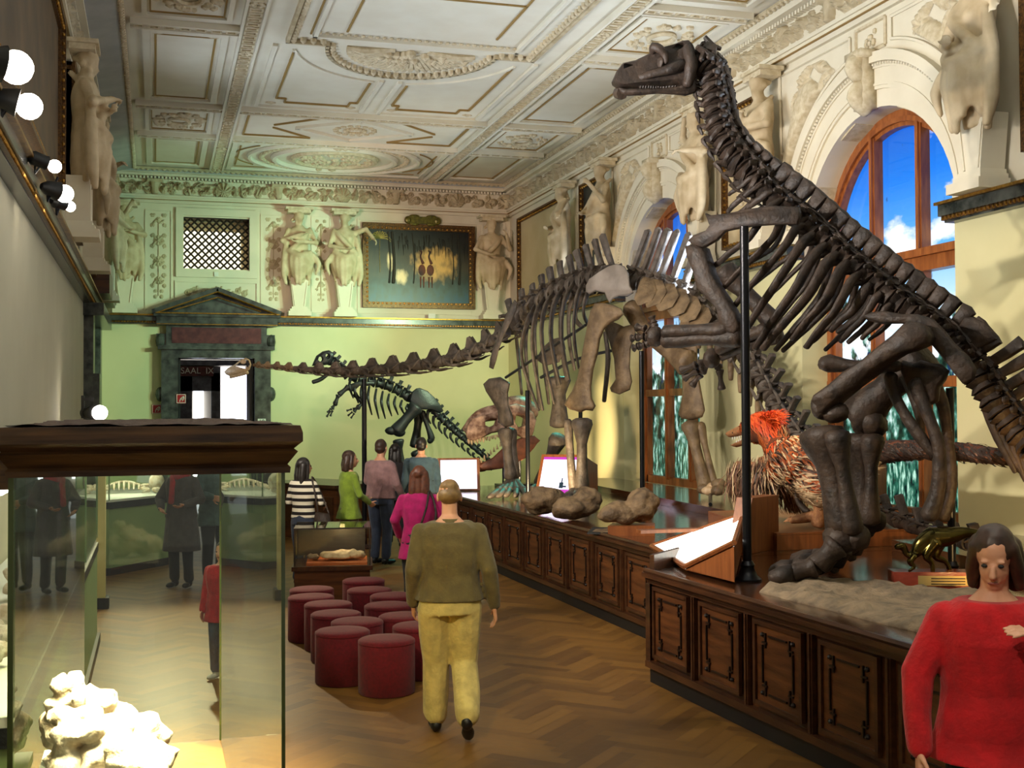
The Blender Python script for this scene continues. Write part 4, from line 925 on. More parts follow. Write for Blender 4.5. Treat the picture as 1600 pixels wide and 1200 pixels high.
# ------------------------------------------------------------------ panelled display platforms
TOP = .90
def platform(name, label, front, ends, back, pitch, group=None):
    """front: list of (x, y) along the panelled front from near to far; back: plan points closing the block"""
    r = thing(name, label, 'display platform', (front[0][0]+1, (front[0][1]+front[-1][1])/2, 0))
    plan = front + back
    ins = lambda poly, d: [(x+d, y) for x, y in poly[:len(front)]] + poly[len(front):]
    obj('carcass', MB().prism(ins(plan, .05), .1, TOP-.05), M['darkwood'], r)
    obj('plinth', MB().prism(ins(plan, .035), .0, .13), M['plinth'], r)
    t = MB().prism([(x-.035, y) for x, y in front]+back, TOP-.045, TOP-.012); t.prism(ins(plan, .0), TOP-.075, TOP-.045); t.prism(ins(plan, .02), TOP-.10, TOP-.075); obj('cornice_moulding', t, M['trimwood'], r)
    t = MB().prism(ins(plan, .0), TOP-.012, TOP); obj('top', t, M['topwood'], r)
    lp = MB(); P = [Vector((x, y, TOP+.004)) for x, y in front]; 
    for a, b in zip(P, P[1:]): lp.tube([a, b], .022, 6)
    obj('edge_bead', lp, M['trimwood'], r)
    bm_ = MB()
    for a, b in zip(front, front[1:]):
        a = Vector((*a, 0)); b = Vector((*b, 0)); d = b-a; bm_.box((a+b)/2+Vector((.02, 0, .155)), (d.length, .06, .05), math.atan2(d.y, d.x))
    obj('base_moulding', bm_, M['trimwood'], r)
    for (a, b) in list(zip(front, front[1:])) + ends:
        a = Vector((*a, 0)); b = Vector((*b, 0)); d = (b-a); L = d.length; u = d.normalized(); n = max(1, round(L/pitch)); w = L/n
        out = Vector((u.y, -u.x, 0)); out = out if out.x < 0 or (abs(out.x) < .3 and out.y > 0) else -out
        rot = Matrix((u, Vector((0, 0, 1)), u.cross(Vector((0, 0, 1))))).transposed()
        if rot.col[2].dot(out) < 0: rot = Matrix((-u, Vector((0, 0, 1)), (-u).cross(Vector((0, 0, 1))))).transposed()
        for i in range(n):
            c = a+u*(i+.5)*w; q = lambda x, z, y=0.0: c+u*x+Vector((0, 0, z))+out*(y-.05)
            pn = MB(); zc = .50; hw, hh = w*.36, .27
            pn.box(q(0, zc, .012), (hw*2, hh*2, .02), ax=rot); p = obj('panel', pn, M['darkwood'], r)
            f = MB()
            for x, z, sx, sz in ((-hw, zc, .03, hh*2+.03), (hw, zc, .03, hh*2+.03), (0, zc-hh, hw*2, .03), (0, zc+hh, hw*2, .03)): f.box(q(x, z, .025), (sx, sz, .03), ax=rot)
            for x in (-w/2+.0, ): f.box(q(x, .47, .02), (.05, .66, .035), ax=rot); f.box(q(x, .47, .03), (.022, .66, .035), ax=rot)
            obj('panel_frame', f, M['trimwood'], p)
            k = MB(); a1, b1 = hw*.66, hh*.72
            for sx in (-1, 1):
                k.box(q(sx*a1, zc, .03), (.012, b1*1.3, .012), ax=rot); k.box(q(0, zc+sx*b1, .03), (a1*1.2, .012, .012), ax=rot)
                for sz in (-1, 1):
                    k.box(q(sx*a1*.80, zc+sz*b1*.82, .03), (.012, .1, .012), ax=rot); k.box(q(sx*a1*.86, zc+sz*b1*.74, .03), (a1*.3, .012, .012), ax=rot)
                    k.ball(q(sx*a1*1.0, zc+sz*b1*1.0, .03), .017, 8, 5)
            obj('inlay_line', k, M['inlay'], p)
    return r
NF = [(3.99, 1.0), (3.97, 5.2), (3.82, 9.20)]; FFr = [(4.52, 9.85), (4.42, 17.25), (4.36, 20.6)]
platform('display_platform', 'near panelled wooden platform under the tall upright skeleton', NF, [((3.82, 9.20), (4.50, 9.83))], [(4.5, 9.80), (7.88, 9.80), (7.88, 1.0)], .8)
platform('display_platform', 'far panelled wooden platform under the long-necked skeleton', FFr, [], [(7.88, 20.6), (7.88, 9.82), (4.52, 9.82)], .8)
# rail ledge at the near platform's end, low steps and boxes on the tops
def step(label, poly, z0, z1, m, cat='plinth', name='display_plinth'):
    r = thing(name, label, cat, (sum(p[0] for p in poly)/len(poly), sum(p[1] for p in poly)/len(poly), z0)); obj('block', MB().prism(poly, z0, z1-.02), m, r); obj('cover_board', MB().prism(poly, z1-.018, z1), M['topwood'] if m != M['kiosk'] else m, r); return r
P2 = lambda *a: [(AZ(px, py, z).x, AZ(px, py, z).y) for px, py, z in a]
step('low wooden plinth under the feathered dinosaur', [(5.5, 10.1), (7.3, 10.1), (7.6, 12.6), (6.0, 12.6)], TOP+.002, 1.06, M['kiosk'])
step('long raised wooden step along the wall behind the tall skeleton', [(6.1, 6.5), (7.86, 6.5), (7.86, 9.78), (6.5, 9.78)], TOP+.002, 1.0, M['topwood'])
step('low raised wooden step at the wall under the far window', [(6.55, 13.2), (7.86, 13.2), (7.86, 20.4), (6.9, 20.4)], TOP+.002, 1.0, M['topwood'])
rl = MB()
for a, b in (((3.86, 9.16), (4.48, 9.76)),):
    a = Vector((*a, TOP+.06)); b = Vector((*b, TOP+.06)); d = b-a; a.z = b.z = TOP+.066; rl.box((a+b)/2, (d.length, .04, .13), math.atan2(d.y, d.x))
tag(obj('ledge_board', rl, M['trimwood']), 'low upright board where the near platform meets the far one', 'board')
# ------------------------------------------------------------------ kiosks with glowing screens
def kiosk(label, bl, br, z0, h, tilt, depth, scr, pic):
    """bl, br: front bottom corners in plan (left, right as seen); the screen leans back by tilt"""
    a = Vector((*bl, z0)); b = Vector((*br, z0)); u = (b-a).normalized(); n = Vector((-u.y, u.x, 0)); r = thing('information_kiosk', label, 'kiosk', (a+b)/2, 'information kiosks')
    w = (b-a).length; up = Vector((0, 0, h)); t = n*tilt
    side = [a, a+t+up, a+t+up+n*.05, a+n*depth+up*.72, a+n*depth]
    obj('kiosk_body', MB().extr(side, u*w), M['kiosk'], r)
    fn = (t+up).normalized(); out = u.cross(fn); out = out if out.y < 0 else -out
    q = lambda s, v, o: a+u*(w*s)+(t+up)*v+out*o
    fr = MB()
    for s0, s1, v0, v1 in ((0, .07, 0, 1), (.93, 1, 0, 1), (.07, .93, 0, .06), (.07, .93, .94, 1)):
        p = [q(s0, v0, .0), q(s1, v0, .0), q(s1, v1, .0), q(s0, v1, .0)]; fr.rings([p, [x+out*.02 for x in p]])
    obj('screen_frame', fr, M['kiosk'], r)
    sc = MB(); p = [q(.07, .06, .004), q(.93, .06, .004), q(.93, .94, .004), q(.07, .94, .004)]; sc.rings([p, [x+out*.008 for x in p]]); s = obj('screen', sc, scr, r)
    for nm, m, rects in pic:
        k = MB()
        for s0, s1, v0, v1 in rects: p = [q(s0, v0, .012), q(s1, v0, .012), q(s1, v1, .012), q(s0, v1, .012)]; k.rings([p, [x+out*.002 for x in p]])
        obj(nm, k, m, s)
    return r
MAG = emit('screen_magenta', (206, 70, 190), 1.2); LIL = emit('screen_lilac', (226, 206, 246), 1.3); INK = emit('screen_ink', (70, 90, 100), .6)
bands = [('screen_band', MAG, [(.07, .93, .06, .17), (.07, .93, .88, .94)]), ('screen_text', LIL, [(.16, .5, .72, .735), (.16, .82, .5, .51), (.16, .82, .46, .47), (.5, .82, .72, .73)]), ('screen_drawing', INK, [(.56, .66, .2, .34), (.6, .63, .34, .44), (.66, .74, .22, .26)])]
a, b = AZ(836, 776, TOP), AZ(874, 784, TOP)
kiosk('glowing kiosk screen leaning beside the long hind leg on the far platform', (a.x, a.y), (a.x+.50, a.y-.42), TOP+.004, .62, .30, 1.0, M['screen'], bands)
a = AZ(684, 768, TOP)
kiosk('glowing kiosk screen at the far end of the platform behind the visitors', (a.x, a.y), (a.x+.68, a.y-.12), TOP+.004, .53, .1, .3, M['screen'], [])
a, b = AZ(1018, 853, .95), AZ(1071, 885, .95)
r = thing('information_kiosk', 'kiosk with broad white glowing surface left of the feathered dinosaur', 'kiosk', (5.2, 9.9, TOP), 'information kiosks')
p = [a, b, AZ(1147, 848, 1.22), AZ(1161, 803, 1.22)]
def quad(m, p, t): m.rings([p, [x-Vector((0, 0, t)) for x in p]]); return m
obj('screen', quad(MB(), p, .02), emit('bright_screen', (255, 252, 236), 4.0), r)
fr = MB()
for x, y in zip(p, p[1:]+p[:1]): fr.tube([x, y], .022, 6)
fr.box((a+p[3])/2+Vector((-.10, .02, .0)), ((p[3]-a).length, .12, .03), math.atan2((p[3]-a).y, (p[3]-a).x)); obj('screen_frame', fr, M['kiosk'], r)
k = MB(); g = [AZ(1088, 860, 1.0), AZ(1180, 862, TOP), AZ(1216, 845, TOP)]
lo = lambda v: Vector((v.x, v.y, TOP+.03)); q0, q1 = p[2], p[3]; A_, B_ = AZ(1160, 868, TOP+.002), AZ(1217, 857, TOP+.002); nb = Vector((-(B_-A_).y, (B_-A_).x, 0)).normalized()*.16
k.rings([[lo(x) for x in p], [x-Vector((0, 0, .03)) for x in p]]); up_k = Vector((0, 0, .50)); k.extr([A_, A_+(B_-A_)*.28+up_k, B_+up_k, B_], nb); obj('kiosk_body', k, M['kiosk'], r)
# ------------------------------------------------------------------ poles
def pole(label, px, pyb, pyt, z0, r=.03, foot=True):
    b = AZ(px, pyb, z0); dep = (b-EYE).dot(_fw); top = AD(px, pyt, dep); o = thing('support_pole', label, 'pole', b, 'black support poles')
    m = MB().tube([b, (b.x, b.y, top.z)], r, 12); obj('shaft', m, M['iron'], o, smooth=True, angle=40)
    f = MB().lathe(b, [(r*3.2, 0), (r*3.2, .015), (r*2.2, .04), (r*1.5, .10), (r*1.7, .12), (r*1.2, .15)], 16); obj('pole_foot', f, M['iron'], o, smooth=True, angle=40); return b
pole('tall black pole in front of the ribs of the upright skeleton', 1168, 907, 352, TOP, .034)
pole('thin black pole under the tail of the upright skeleton', 1488, 908, 606, TOP, .030)
pole('black pole in front of the far arched window', 1004, 790, 548, TOP, .034)
pole('black pole between the front legs of the long-necked skeleton', 825, 785, 610, TOP, .032)
b = AY(569, 592, 19.6); o = thing('support_pole', 'black pole holding up the long neck behind the visitors', 'pole', (b.x, b.y, 0), 'black support poles'); obj('shaft', MB().tube([(b.x, b.y, 0), b], .04, 10), M['iron'], o, smooth=True, angle=40); obj('pole_foot', MB().lathe((b.x, b.y, 0), [(.2, 0), (.2, .02), (.06, .06)], 16), M['iron'], o)
# ------------------------------------------------------------------ specimens on the platform tops
def boulder(mb, c, r, seed, amp=.3, n=26, m=18):
    k = MB(); k.ball(c, r, n, m); c = Vector(c); rr = max(r)
    k.v = [tuple(c+(Vector(v)-c)*(1+amp*noise.noise((Vector(v)-c)/rr*1.7+Vector((seed, seed*2, 0)))+amp*.4*noise.noise((Vector(v)-c)/rr*5+Vector((seed, 0, 3))))) for v in k.v]; mb.add(k.v, k.f); return mb
c = AZ(985, 834, TOP); r = thing('mounted_vertebra', 'brown lumpy vertebra on a small wooden block', 'fossil', c)
obj('block', MB().prism([(c.x-.30, c.y-.12), (c.x+.16, c.y-.28), (c.x+.30, c.y+.05), (c.x-.12, c.y+.22)], TOP, TOP+.10), M['kiosk'], r)
m = boulder(MB(), (c.x-.10, c.y, TOP+.19), (.26, .17, .12), 3); boulder(m, (c.x+.12, c.y-.06, TOP+.27), (.17, .16, .17), 8); obj('fossil', seat(fuse(m, .018, 1), TOP+.10), M['stone'], r, smooth=True)
c = AZ(948, 834, TOP); r = thing('caption_plate', 'dark slanted caption plate beside the mounted brown vertebra', 'label', c); obj('plate', MB().extr([c+Vector((-.22, 0, .005)), c+Vector((.10, -.25, .005)), c+Vector((.22, -.10, .05)), c+Vector((-.10, .15, .05))], (0, 0, .012)), M['black'], r); obj('printed_face', MB().extr([c+Vector((-.16, 0, .026)), c+Vector((.08, -.19, .026)), c+Vector((.17, -.09, .056)), c+Vector((-.07, .11, .056))], (0, 0, .002)), M['stone'], r)
c = AZ(862, 806, TOP); m = boulder(MB(), (c.x-.08, c.y+.05, TOP+.13), (.27, .26, .17), 5); tag(obj('stone', seat(fuse(m, .02, 1), TOP), M['stone'], smooth=True), 'left of the two brown fossil stones before the kiosk', 'stone', 'fossil stones on the far platform')
c = AZ(893, 812, TOP); m = boulder(MB(), (c.x+.0, c.y-.05, TOP+.11), (.28, .24, .14), 12); boulder(m, (c.x+.18, c.y-.05, TOP+.21), (.17, .17, .13), 2); tag(obj('stone', seat(fuse(m, .02, 1), TOP), M['stone'], smooth=True), 'right fossil stone with a raised knob before the kiosk', 'stone', 'fossil stones on the far platform')
# footprint slab
pts = [AZ(x, y, TOP) for x, y in ((1186, 926), (1215, 914), (1260, 910), (1340, 915), (1420, 921), (1480, 925), (1620, 940), (1650, 1000), (1560, 1022), (1450, 992), (1380, 976), (1300, 955), (1240, 940))]
sl = MB(); bmx = bmesh.new(); lo2 = [bmx.verts.new(p) for p in pts]; bmx.faces.new(lo2); bmesh.ops.triangulate(bmx, faces=bmx.faces); bmesh.ops.subdivide_edges(bmx, edges=bmx.edges, cuts=10, use_grid_fill=True); bmesh.ops.triangulate(bmx, faces=bmx.faces)
for v in bmx.verts:
    e = 0 if v.is_boundary else 1; q = v.co; v.co.z = TOP+.012+e*(.05+.05*noise.noise(q*3)+.03*noise.noise(q*11)+.012*noise.noise(q*30)) + (0 if e else .02*noise.noise(q*9))
for e in bmesh.ops.extrude_edge_only(bmx, edges=[e for e in bmx.edges if e.is_boundary])['geom']:
    if isinstance(e, bmesh.types.BMVert): e.co.z = TOP
me = bpy.data.meshes.new('footprint_slab'); bmx.to_mesh(me); bmx.free(); tag(obj('footprint_slab', me, M['rock'], smooth=True), 'rough grey rock slab lying on the near platform edge', 'rock slab')
# statuette
b0 = AZ(1397, 921, TOP); u = Vector((.93, -.36, 0)); n = Vector((.36, .93, 0)); r = thing('dinosaur_statuette', 'small polished bronze dinosaur on a red wooden base', 'statuette', b0+u*.32)
P = lambda s, d, z: b0+u*s+n*d+Vector((0, 0, z-TOP))
obj('wooden_base', MB().extr([P(0, 0, TOP), P(.66, 0, TOP), P(.66, .2, TOP), P(0, .2, TOP)], (0, 0, .125)), M['redwood'], r)
obj('name_plate', MB().extr([P(.17, -.004, TOP+.03), P(.6, -.004, TOP+.03), P(.6, -.004, TOP+.10), P(.17, -.004, TOP+.10)], n*-.004), M['brass'], r)
pl = MB()
for k in range(3): pl.extr([P(.26, -.009, TOP+.085-.02*k), P(.5, -.009, TOP+.085-.02*k), P(.5, -.009, TOP+.078-.02*k), P(.26, -.009, TOP+.078-.02*k)], n*-.001)
obj('engraved_lines', pl, M['ink'], r)
dep = (P(.3, .1, TOP+.12)-EYE).dot(_fw); Q = lambda px, py, o=0: AD(px, py, dep+o)
m = MB(); m.curve([Q(1400, 856), Q(1410, 852), Q(1417, 866), Q(1428, 866), Q(1440, 850), Q(1458, 840), Q(1480, 838), Q(1510, 832), Q(1550, 836)], [.018, .026, .022, .035, .06, .085, .075, .04, .01], 12)
m.ball(Q(1404, 854), (.035, .03, .026), 10, 8)
for o, pts, rr in ((-.05, ((1430, 868), (1424, 878), (1429, 886), (1420, 892)), (.024, .016, .013, .012)), (.05, ((1430, 868), (1420, 876), (1424, 884)), (.024, .016, .012)), (-.05, ((1462, 848), (1448, 868), (1456, 880), (1457, 897), (1449, 899)), (.05, .034, .02, .016, .014)), (.05, ((1470, 846), (1462, 868), (1478, 878), (1484, 894), (1476, 897)), (.05, .034, .02, .016, .014))): m.curve([Q(x, y, o) for x, y in pts], list(rr), 8)
obj('bronze_figure', fuse(m, .008, 2), M['bronze'], r, smooth=True)
# ------------------------------------------------------------------ red felt stools
sp = thing('felt_stool', '', 'stool', (0, 0, 0), 'red felt stools', local=True); SR, SH = .222, .425
obj('seat_drum', MB().lathe((0, 0, 0), [(SR-.012, 0), (SR, .012), (SR, SH-.04), (SR-.004, SH-.034)], 40), M['felt'], sp, smooth=True, angle=50)
obj('cushion', MB().lathe((0, 0, 0), [(SR-.004, SH-.034), (SR+.002, SH-.03), (SR, SH-.012), (SR-.018, SH), (.1, SH+.006), (.01, SH+.007)], 40), M['felt'], sp, smooth=True, angle=60)
obj('base_ring', MB().lathe((0, 0, -.0), [(SR-.03, 0), (SR-.02, .006), (SR-.03, .012)], 32), M['black'], sp)
stools = [(535, 984, 'front left red stool nearest the camera'), (604, 997, 'front red stool standing partly before the walking man'), (552, 973, 'small-looking red stool behind the gap between the two front stools'), (629, 961, 'red stool two rows behind the front right one'), (655, 976, 'red stool mostly hidden by the walking man'), (525, 957, 'red stool directly behind the front left stool'), (513, 942, 'third red stool of the left row counted from the front'), (486, 931, 'red stool by the glass case edge, nearer of the two'), (487, 919, 'red stool by the glass case edge, farther of the two'), (577, 920, 'red stool in front of the farthest one'), (614, 929, 'rear red stool beside the dark trousers of a visitor'), (607, 944, 'red stool in the middle of the cluster'), (568, 905, 'farthest red stool in front of the low glass vitrine')]
done = []
for i, (px, py, l) in enumerate(stools):
    p = AZ(px, py, SH)
    for _ in range(30):                                  # keep drums from cutting into one another
        for d in done:
            v = Vector((p.x-d.x, p.y-d.y, 0))
            if v.length < 2*SR+.012: p = p + v.normalized()*(2*SR+.013-v.length)
    o = sp if i == 0 else copy_tree(sp); o.location = (p.x, p.y, 0); o['label'] = l; o.rotation_euler.z = i*1.3; done.append(Vector((p.x, p.y, 0)))
# ------------------------------------------------------------------ low vitrine with a fossil
a, b = AZ(459, 884, .47), AZ(580, 886, .47); c = (a+b)/2; ang = math.atan2((b-a).y, (b-a).x)*.35; W = (b-a).length*1.0; R = Matrix.Rotation(ang, 3, 'Z')
r = thing('glass_vitrine', 'low wooden vitrine with a lit fossil under glass behind the stools', 'vitrine', (c.x, c.y+.4, 0)); q = lambda x, y, z: c+R @ Vector((x, y+.42, z-.47))
obj('pedestal', MB().box(q(0, 0, .21), (W-.06, .78, .42), ax=R), M['darkwood'], r); obj('top_board', MB().box(q(0, 0, .445), (W, .84, .05), ax=R), M['trimwood'], r)
obj('display_board', MB().box(q(.05, -.02, .485), (W-.22, .62, .03), ax=R), mat('orange_board', (198, 106, 52), (180, 90, 44), 4, .6), r)
g = MB(); 
for x, y, sx, sy in ((0, -.39, W-.06, .008), (0, .39, W-.06, .008), (-W/2+.03, 0, .008, .78), (W/2-.03, 0, .008, .78)): g.box(q(x, y, .47+.21), (sx, sy, .42), ax=R)
g.box(q(0, 0, .895), (W-.05, .80, .008), ax=R); obj('glass_cover', g, M['glass'], r)
f = MB()
for sx in (-1, 1):
    for sy in (-1, 1): f.box(q(sx*(W/2-.03), sy*.39, .68), (.012, .012, .42), ax=R)
f.box(q(0, -.40, .893), (W-.05, .012, .014), ax=R); f.box(q(0, .40, .893), (W-.05, .012, .014), ax=R); obj('edge_strip', f, M['bone'], r)
pr = MB().box(q(-.02, .37, .66), (W-.12, .01, .3), ax=R); obj('back_card', pr, M['darkcanvas'], r)
m = boulder(MB(), q(.08, -.08, .54), (.20, .13, .05), 4, .5); boulder(m, q(.26, -.12, .54), (.12, .08, .06), 9, .5); tag(obj('fossil_skull', seat(fuse(m, .012, 1), .50), M['bonecream'], smooth=True), 'pale fossil skull slab lying in the low vitrine', 'fossil', 'fossils in the low vitrine')
m = boulder(MB(), q(-.22, -.10, .525), (.07, .05, .035), 6, .5); tag(obj('fossil_fragment', seat(m, .50), M['bonetan'], smooth=True), 'small fossil piece left of the skull in the low vitrine', 'fossil', 'fossils in the low vitrine')
L_VIT = q(.1, .1, .87)
# wooden wainscot enclosure behind the striped visitor
r = thing('wooden_enclosure', 'dark panelled wooden enclosure behind the striped visitor', 'enclosure', (2.6, 21.5, 0))
e0, e1 = AY(432, 760, 22.2), AY(545, 770, 20.6); d = Vector((e1.x-e0.x, e1.y-e0.y, 0)); L = d.length; rot = math.atan2(d.y, d.x); c = Vector((e0.x, e0.y, 0))+d/2
obj('carcass', MB().box(c+Vector((.3, .4, .45)), (L, 1.2, .9), rot), M['darkwood'], r); obj('rail', MB().box(c+Vector((.28, .35, .93)), (L+.1, 1.32, .06), rot), M['trimwood'], r)
for k in range(4):
    pc = c + d*((k+.5)/4-.5) + Vector((.3, .4, 0)) + Vector((d.y, -d.x, 0)).normalized()*.61; obj('panel', MB().box(pc+Vector((0, 0, .45)), (L/4*.7, .03, .6), rot), M['trimwood'], r)
# ------------------------------------------------------------------ glass show-cases on the left
def lumps(mb, c, sx, sy, n, r0, r1, seed, z=0):
    rn = random.Random(seed)
    for k in range(n): boulder(mb, (c[0]+rn.uniform(-sx, sx), c[1]+rn.uniform(-sy, sy), c[2]+z*rn.random()), (rn.uniform(r0, r1), rn.uniform(r0, r1), rn.uniform(r0, r1)*.8), seed+k*1.3, .5, 12, 9)
    return mb
# long case on the left wall (green base, lit white bed)
x0, x1, y0, y1 = XL+.02, -.535, 5.2, 12.4
r = thing('long_showcase', 'long green-based glass show-case along the left wall', 'display case', ((x0+x1)/2, (y0+y1)/2, 0), 'green-based show-cases')
obj('base_cabinet', MB().span((x0, y0, .09), (x1, y1, .88)), M['greenpaint'], r); obj('plinth', MB().span((x0, y0-.02, 0), (x1+.03, y1+.02, .09)), M['plinth'], r)
obj('dark_band', MB().span((x0, y0-.01, .88), (x1+.01, y1+.01, .96)), M['bonedark'], r); obj('white_bed', MB().span((x0, y0, .96), (x1-.01, y1, 1.0)), M['whitelit'], r)
g = MB(); g.span((x1-.012, y0, 1.0), (x1-.004, y1, 1.9)); g.span((x0, y1-.012, 1.0), (x1, y1-.004, 1.9)); g.span((x0, y0+.004, 1.0), (x1, y0+.012, 1.9)); obj('glass_walls', g, M['glass'], r)
e = MB(); 
for y in (y0, 8.2, 10.4, y1): e.span((x1-.02, y-.012, 1.0), (x1+.004, y+.012, 1.9))
obj('edge_strip', e, M['glassedge'], r); t = MB(); t.span((x0, y0-.03, 1.9), (x1+.01, y1+.03, 2.02)); obj('cornice', t, M['casewood'], r)
tb = MB(); tb.span((x1-.12, y0+.1, 1.87), (x1-.06, y1-.1, 1.895)); obj('lamp_tube', tb, emit('case_tube', (255, 250, 230), 16), r)
CASEL = ((x0+x1)/2, (y0+y1)/2)
for k in range(12):
    m = lumps(MB(), (-.78+.05*math.sin(k*2), y0+.45+k*.57, 1.03), .13, .15, 4, .04, .10, 40+k*7); tag(obj('fossil_cluster', seat(fuse(m, .016, 1), 1.0), M['fossilwhite'], smooth=True), '%s pale fossil cluster counted from the near end of the left wall case' % ('first second third fourth fifth sixth seventh eighth ninth tenth eleventh twelfth'.split()[k]), 'fossil', 'pale fossils on the wall case bed')
# end post of that case
r = thing('end_pillar', 'pale lit pillar at the far end of the left wall case', 'pillar', (-.66, 14.62, 0)); obj('shaft', MB().span((-.78, 14.5, .12), (-.54, 14.7, 2.0)), mat('pale_pillar', (226, 212, 150), (216, 202, 140), 2, .6), r); obj('foot_block', MB().span((-.80, 14.47, 0), (-.50, 14.72, .12)), M['plinth'], r)
# far octagonal case
r = thing('octagonal_showcase', 'far green show-case with angled front holding turtle skeletons', 'display case', (-.4, 18.6, 0), 'green-based show-cases')
pl = [(XL+.02, 17.6), (-.60, 17.40), (.20, 18.45), (.20, 20.2), (XL+.02, 20.2)]
grow = lambda d: [(x+(d if x > XL+.1 else 0), y+(-d if y < 19 else d)) for x, y in pl]
obj('base_cabinet', MB().prism(pl, .1, .90), M['greenpaint'], r); obj('plinth', MB().prism(grow(.02), 0, .1), M['plinth'], r); obj('dark_band', MB().prism(grow(.015), .90, .99), M['bonedark'], r); obj('white_bed', MB().prism(pl, .99, 1.02), M['whitelit'], r)
g = MB()
for a, b in zip(pl, pl[1:4]): a = Vector((*a, 1.45)); b = Vector((*b, 1.45)); d = b-a; g.box((a+b)/2, (d.length, .008, .86), math.atan2(d.y, d.x))
obj('glass_walls', g, M['glass'], r); e = MB()
for x, y in pl[1:4]: e.box((x, y, 1.45), (.02, .02, .86))
obj('edge_strip', e, M['glassedge'], r); obj('cornice', MB().prism(grow(.05), 1.88, 2.0), M['casewood'], r)
tb = MB().span((-.9, 18.3, 1.83), (0, 18.5, 1.875)); obj('lamp_tube', tb, emit('case_tube_far', (255, 250, 230), 26), r)
def turtle(c, label):
    t = thing('turtle_skeleton', label, 'skeleton', c, 'turtle skeletons in the far show-case'); c = Vector(c)
    sh = MB(); 
    for k in range(9): a = (k-4)*.07; sh.curve([c+Vector((a, -.16, .05)), c+Vector((a*1.0, 0, .15-.9*a*a)), c+Vector((a, .16, .05))], [.012, .02, .012], 6)
    sh.curve([c+Vector((-.3, 0, .07)), c+Vector((0, 0, .16)), c+Vector((.3, 0, .07))], .022, 6); obj('shell_ribs', sh, M['fossilwhite'], t, smooth=True)
    sk = MB(); sk.ball(c+Vector((.42, 0, .09)), (.085, .055, .05)); sk.curve([c+Vector((.26, 0, .1)), c+Vector((.38, 0, .1))], .025, 6); obj('skull', sk, M['fossilwhite'], t, smooth=True)
    for sx, sy in ((1, -1), (1, 1), (-1, -1), (-1, 1)): obj('flipper', MB().curve([c+Vector((.24*sx, .12*sy, .06)), c+Vector((.36*sx, .26*sy, .04)), c+Vector((.30*sx-.04, .38*sy, .02))], [.025, .03, .012], 6, .6), M['fossilwhite'], t, smooth=True)
turtle((-.44, 18.85, 1.035), 'white turtle skeleton in the angled far show-case')
for k, (x, y, l) in enumerate(((-.84, 18.05, 'left white skull in the far show-case'), (.02, 18.75, 'right white skull in the far show-case'))):
    t = thing('fossil_skull', l, 'skull', (x, y, 1.02), 'skulls in the far show-case'); obj('cranium', MB().ball((x, y, 1.19), (.11, .12, .13), 14, 10), M['fossilwhite'], t, smooth=True); obj('jaw', MB().ball((x, y-.06, 1.075), (.07, .09, .045), 10, 7), M['fossilwhite'], t, smooth=True)
# foreground glass case with wooden cornice
fx0, fx1, fy0, fy1 = -.45, .43, 4.3, 8.45; cz0, cz1 = 1.99, 2.155
r = thing('glass_showcase', 'foreground glass show-case with heavy wooden cornice on the left', 'display case', ((fx0+fx1)/2, (fy0+fy1)/2, 0))
obj('display_bed', MB().span((fx0+.03, fy0+.03, .82), (.03, 5.2, .86)), M['whitelit'], r); obj('bed_support', MB().span((fx0+.06, fy0+.08, 0), (.0, 5.1, .82)), M['casewood'], r)
for a, b in (((fx0, fy0, .01), (fx1, fy0+.008, cz0)), ((fx1-.008, fy0+.01, .01), (fx1, fy1-.01, cz0)), ((fx0, fy0+.01, .01), (fx0+.008, fy1-.01, cz0)), ((fx0, fy1-.008, .01), (fx1, fy1, cz0))): obj('glass_pane', MB().span(a, b), M['glass'], r)
ge = mat('bevelled_glass_edge', (92, 108, 58), (70, 84, 44), 3, .12, spec=.8)
for x, y, w in ((fx1, fy0, .009), (fx1-.004, fy1, .010), (fx0, fy0, .012), (fx0, fy1, .016)): obj('edge_strip', MB().span((x-w, y-w, 0), (x+w*.4, y+w*.4, cz0)), ge, r)
cn = MB(); prof = [(0, cz0), (.02, cz0), (.022, cz0+.02), (.012, cz0+.03), (.045, cz0+.075), (.032, cz0+.085), (.06, cz0+.11), (.06, cz0+.14), (.052, cz1), (-.12, cz1), (-.12, cz0)]
for k in range(len(prof)-1): pass
loop = lambda d, z: [(fx0-d, fy0-d, z), (fx1+d, fy0-d, z), (fx1+d, fy1+d, z), (fx0-d, fy1+d, z)]
cn.rings([loop(d, z) for d, z in prof[:9]], False, True); obj('cornice', cn, M['casewood'], r)
dt = MB(); g0 = [[Vector((fx0-.03+(fx1-fx0+.06)*i/60, fy0-.02+(fy1-fy0+.04)*j/60, cz1+.002)) for i in range(61)] for j in range(61)]
for row in g0:
    for p in row: p.z += max(0, .014*noise.noise(p*4)+.008*noise.noise(p*15))
dt.grid(g0); obj('dusty_top', dt, M['dust'], r, smooth=True, fix=False)
lt = MB().span((fx0+.1, fy0+.12, cz0+.01), (fx1-.1, fy0+.16, cz0+.04)); obj('lamp_tube', lt, emit('case_tube_near', (255, 246, 220), 12), r)
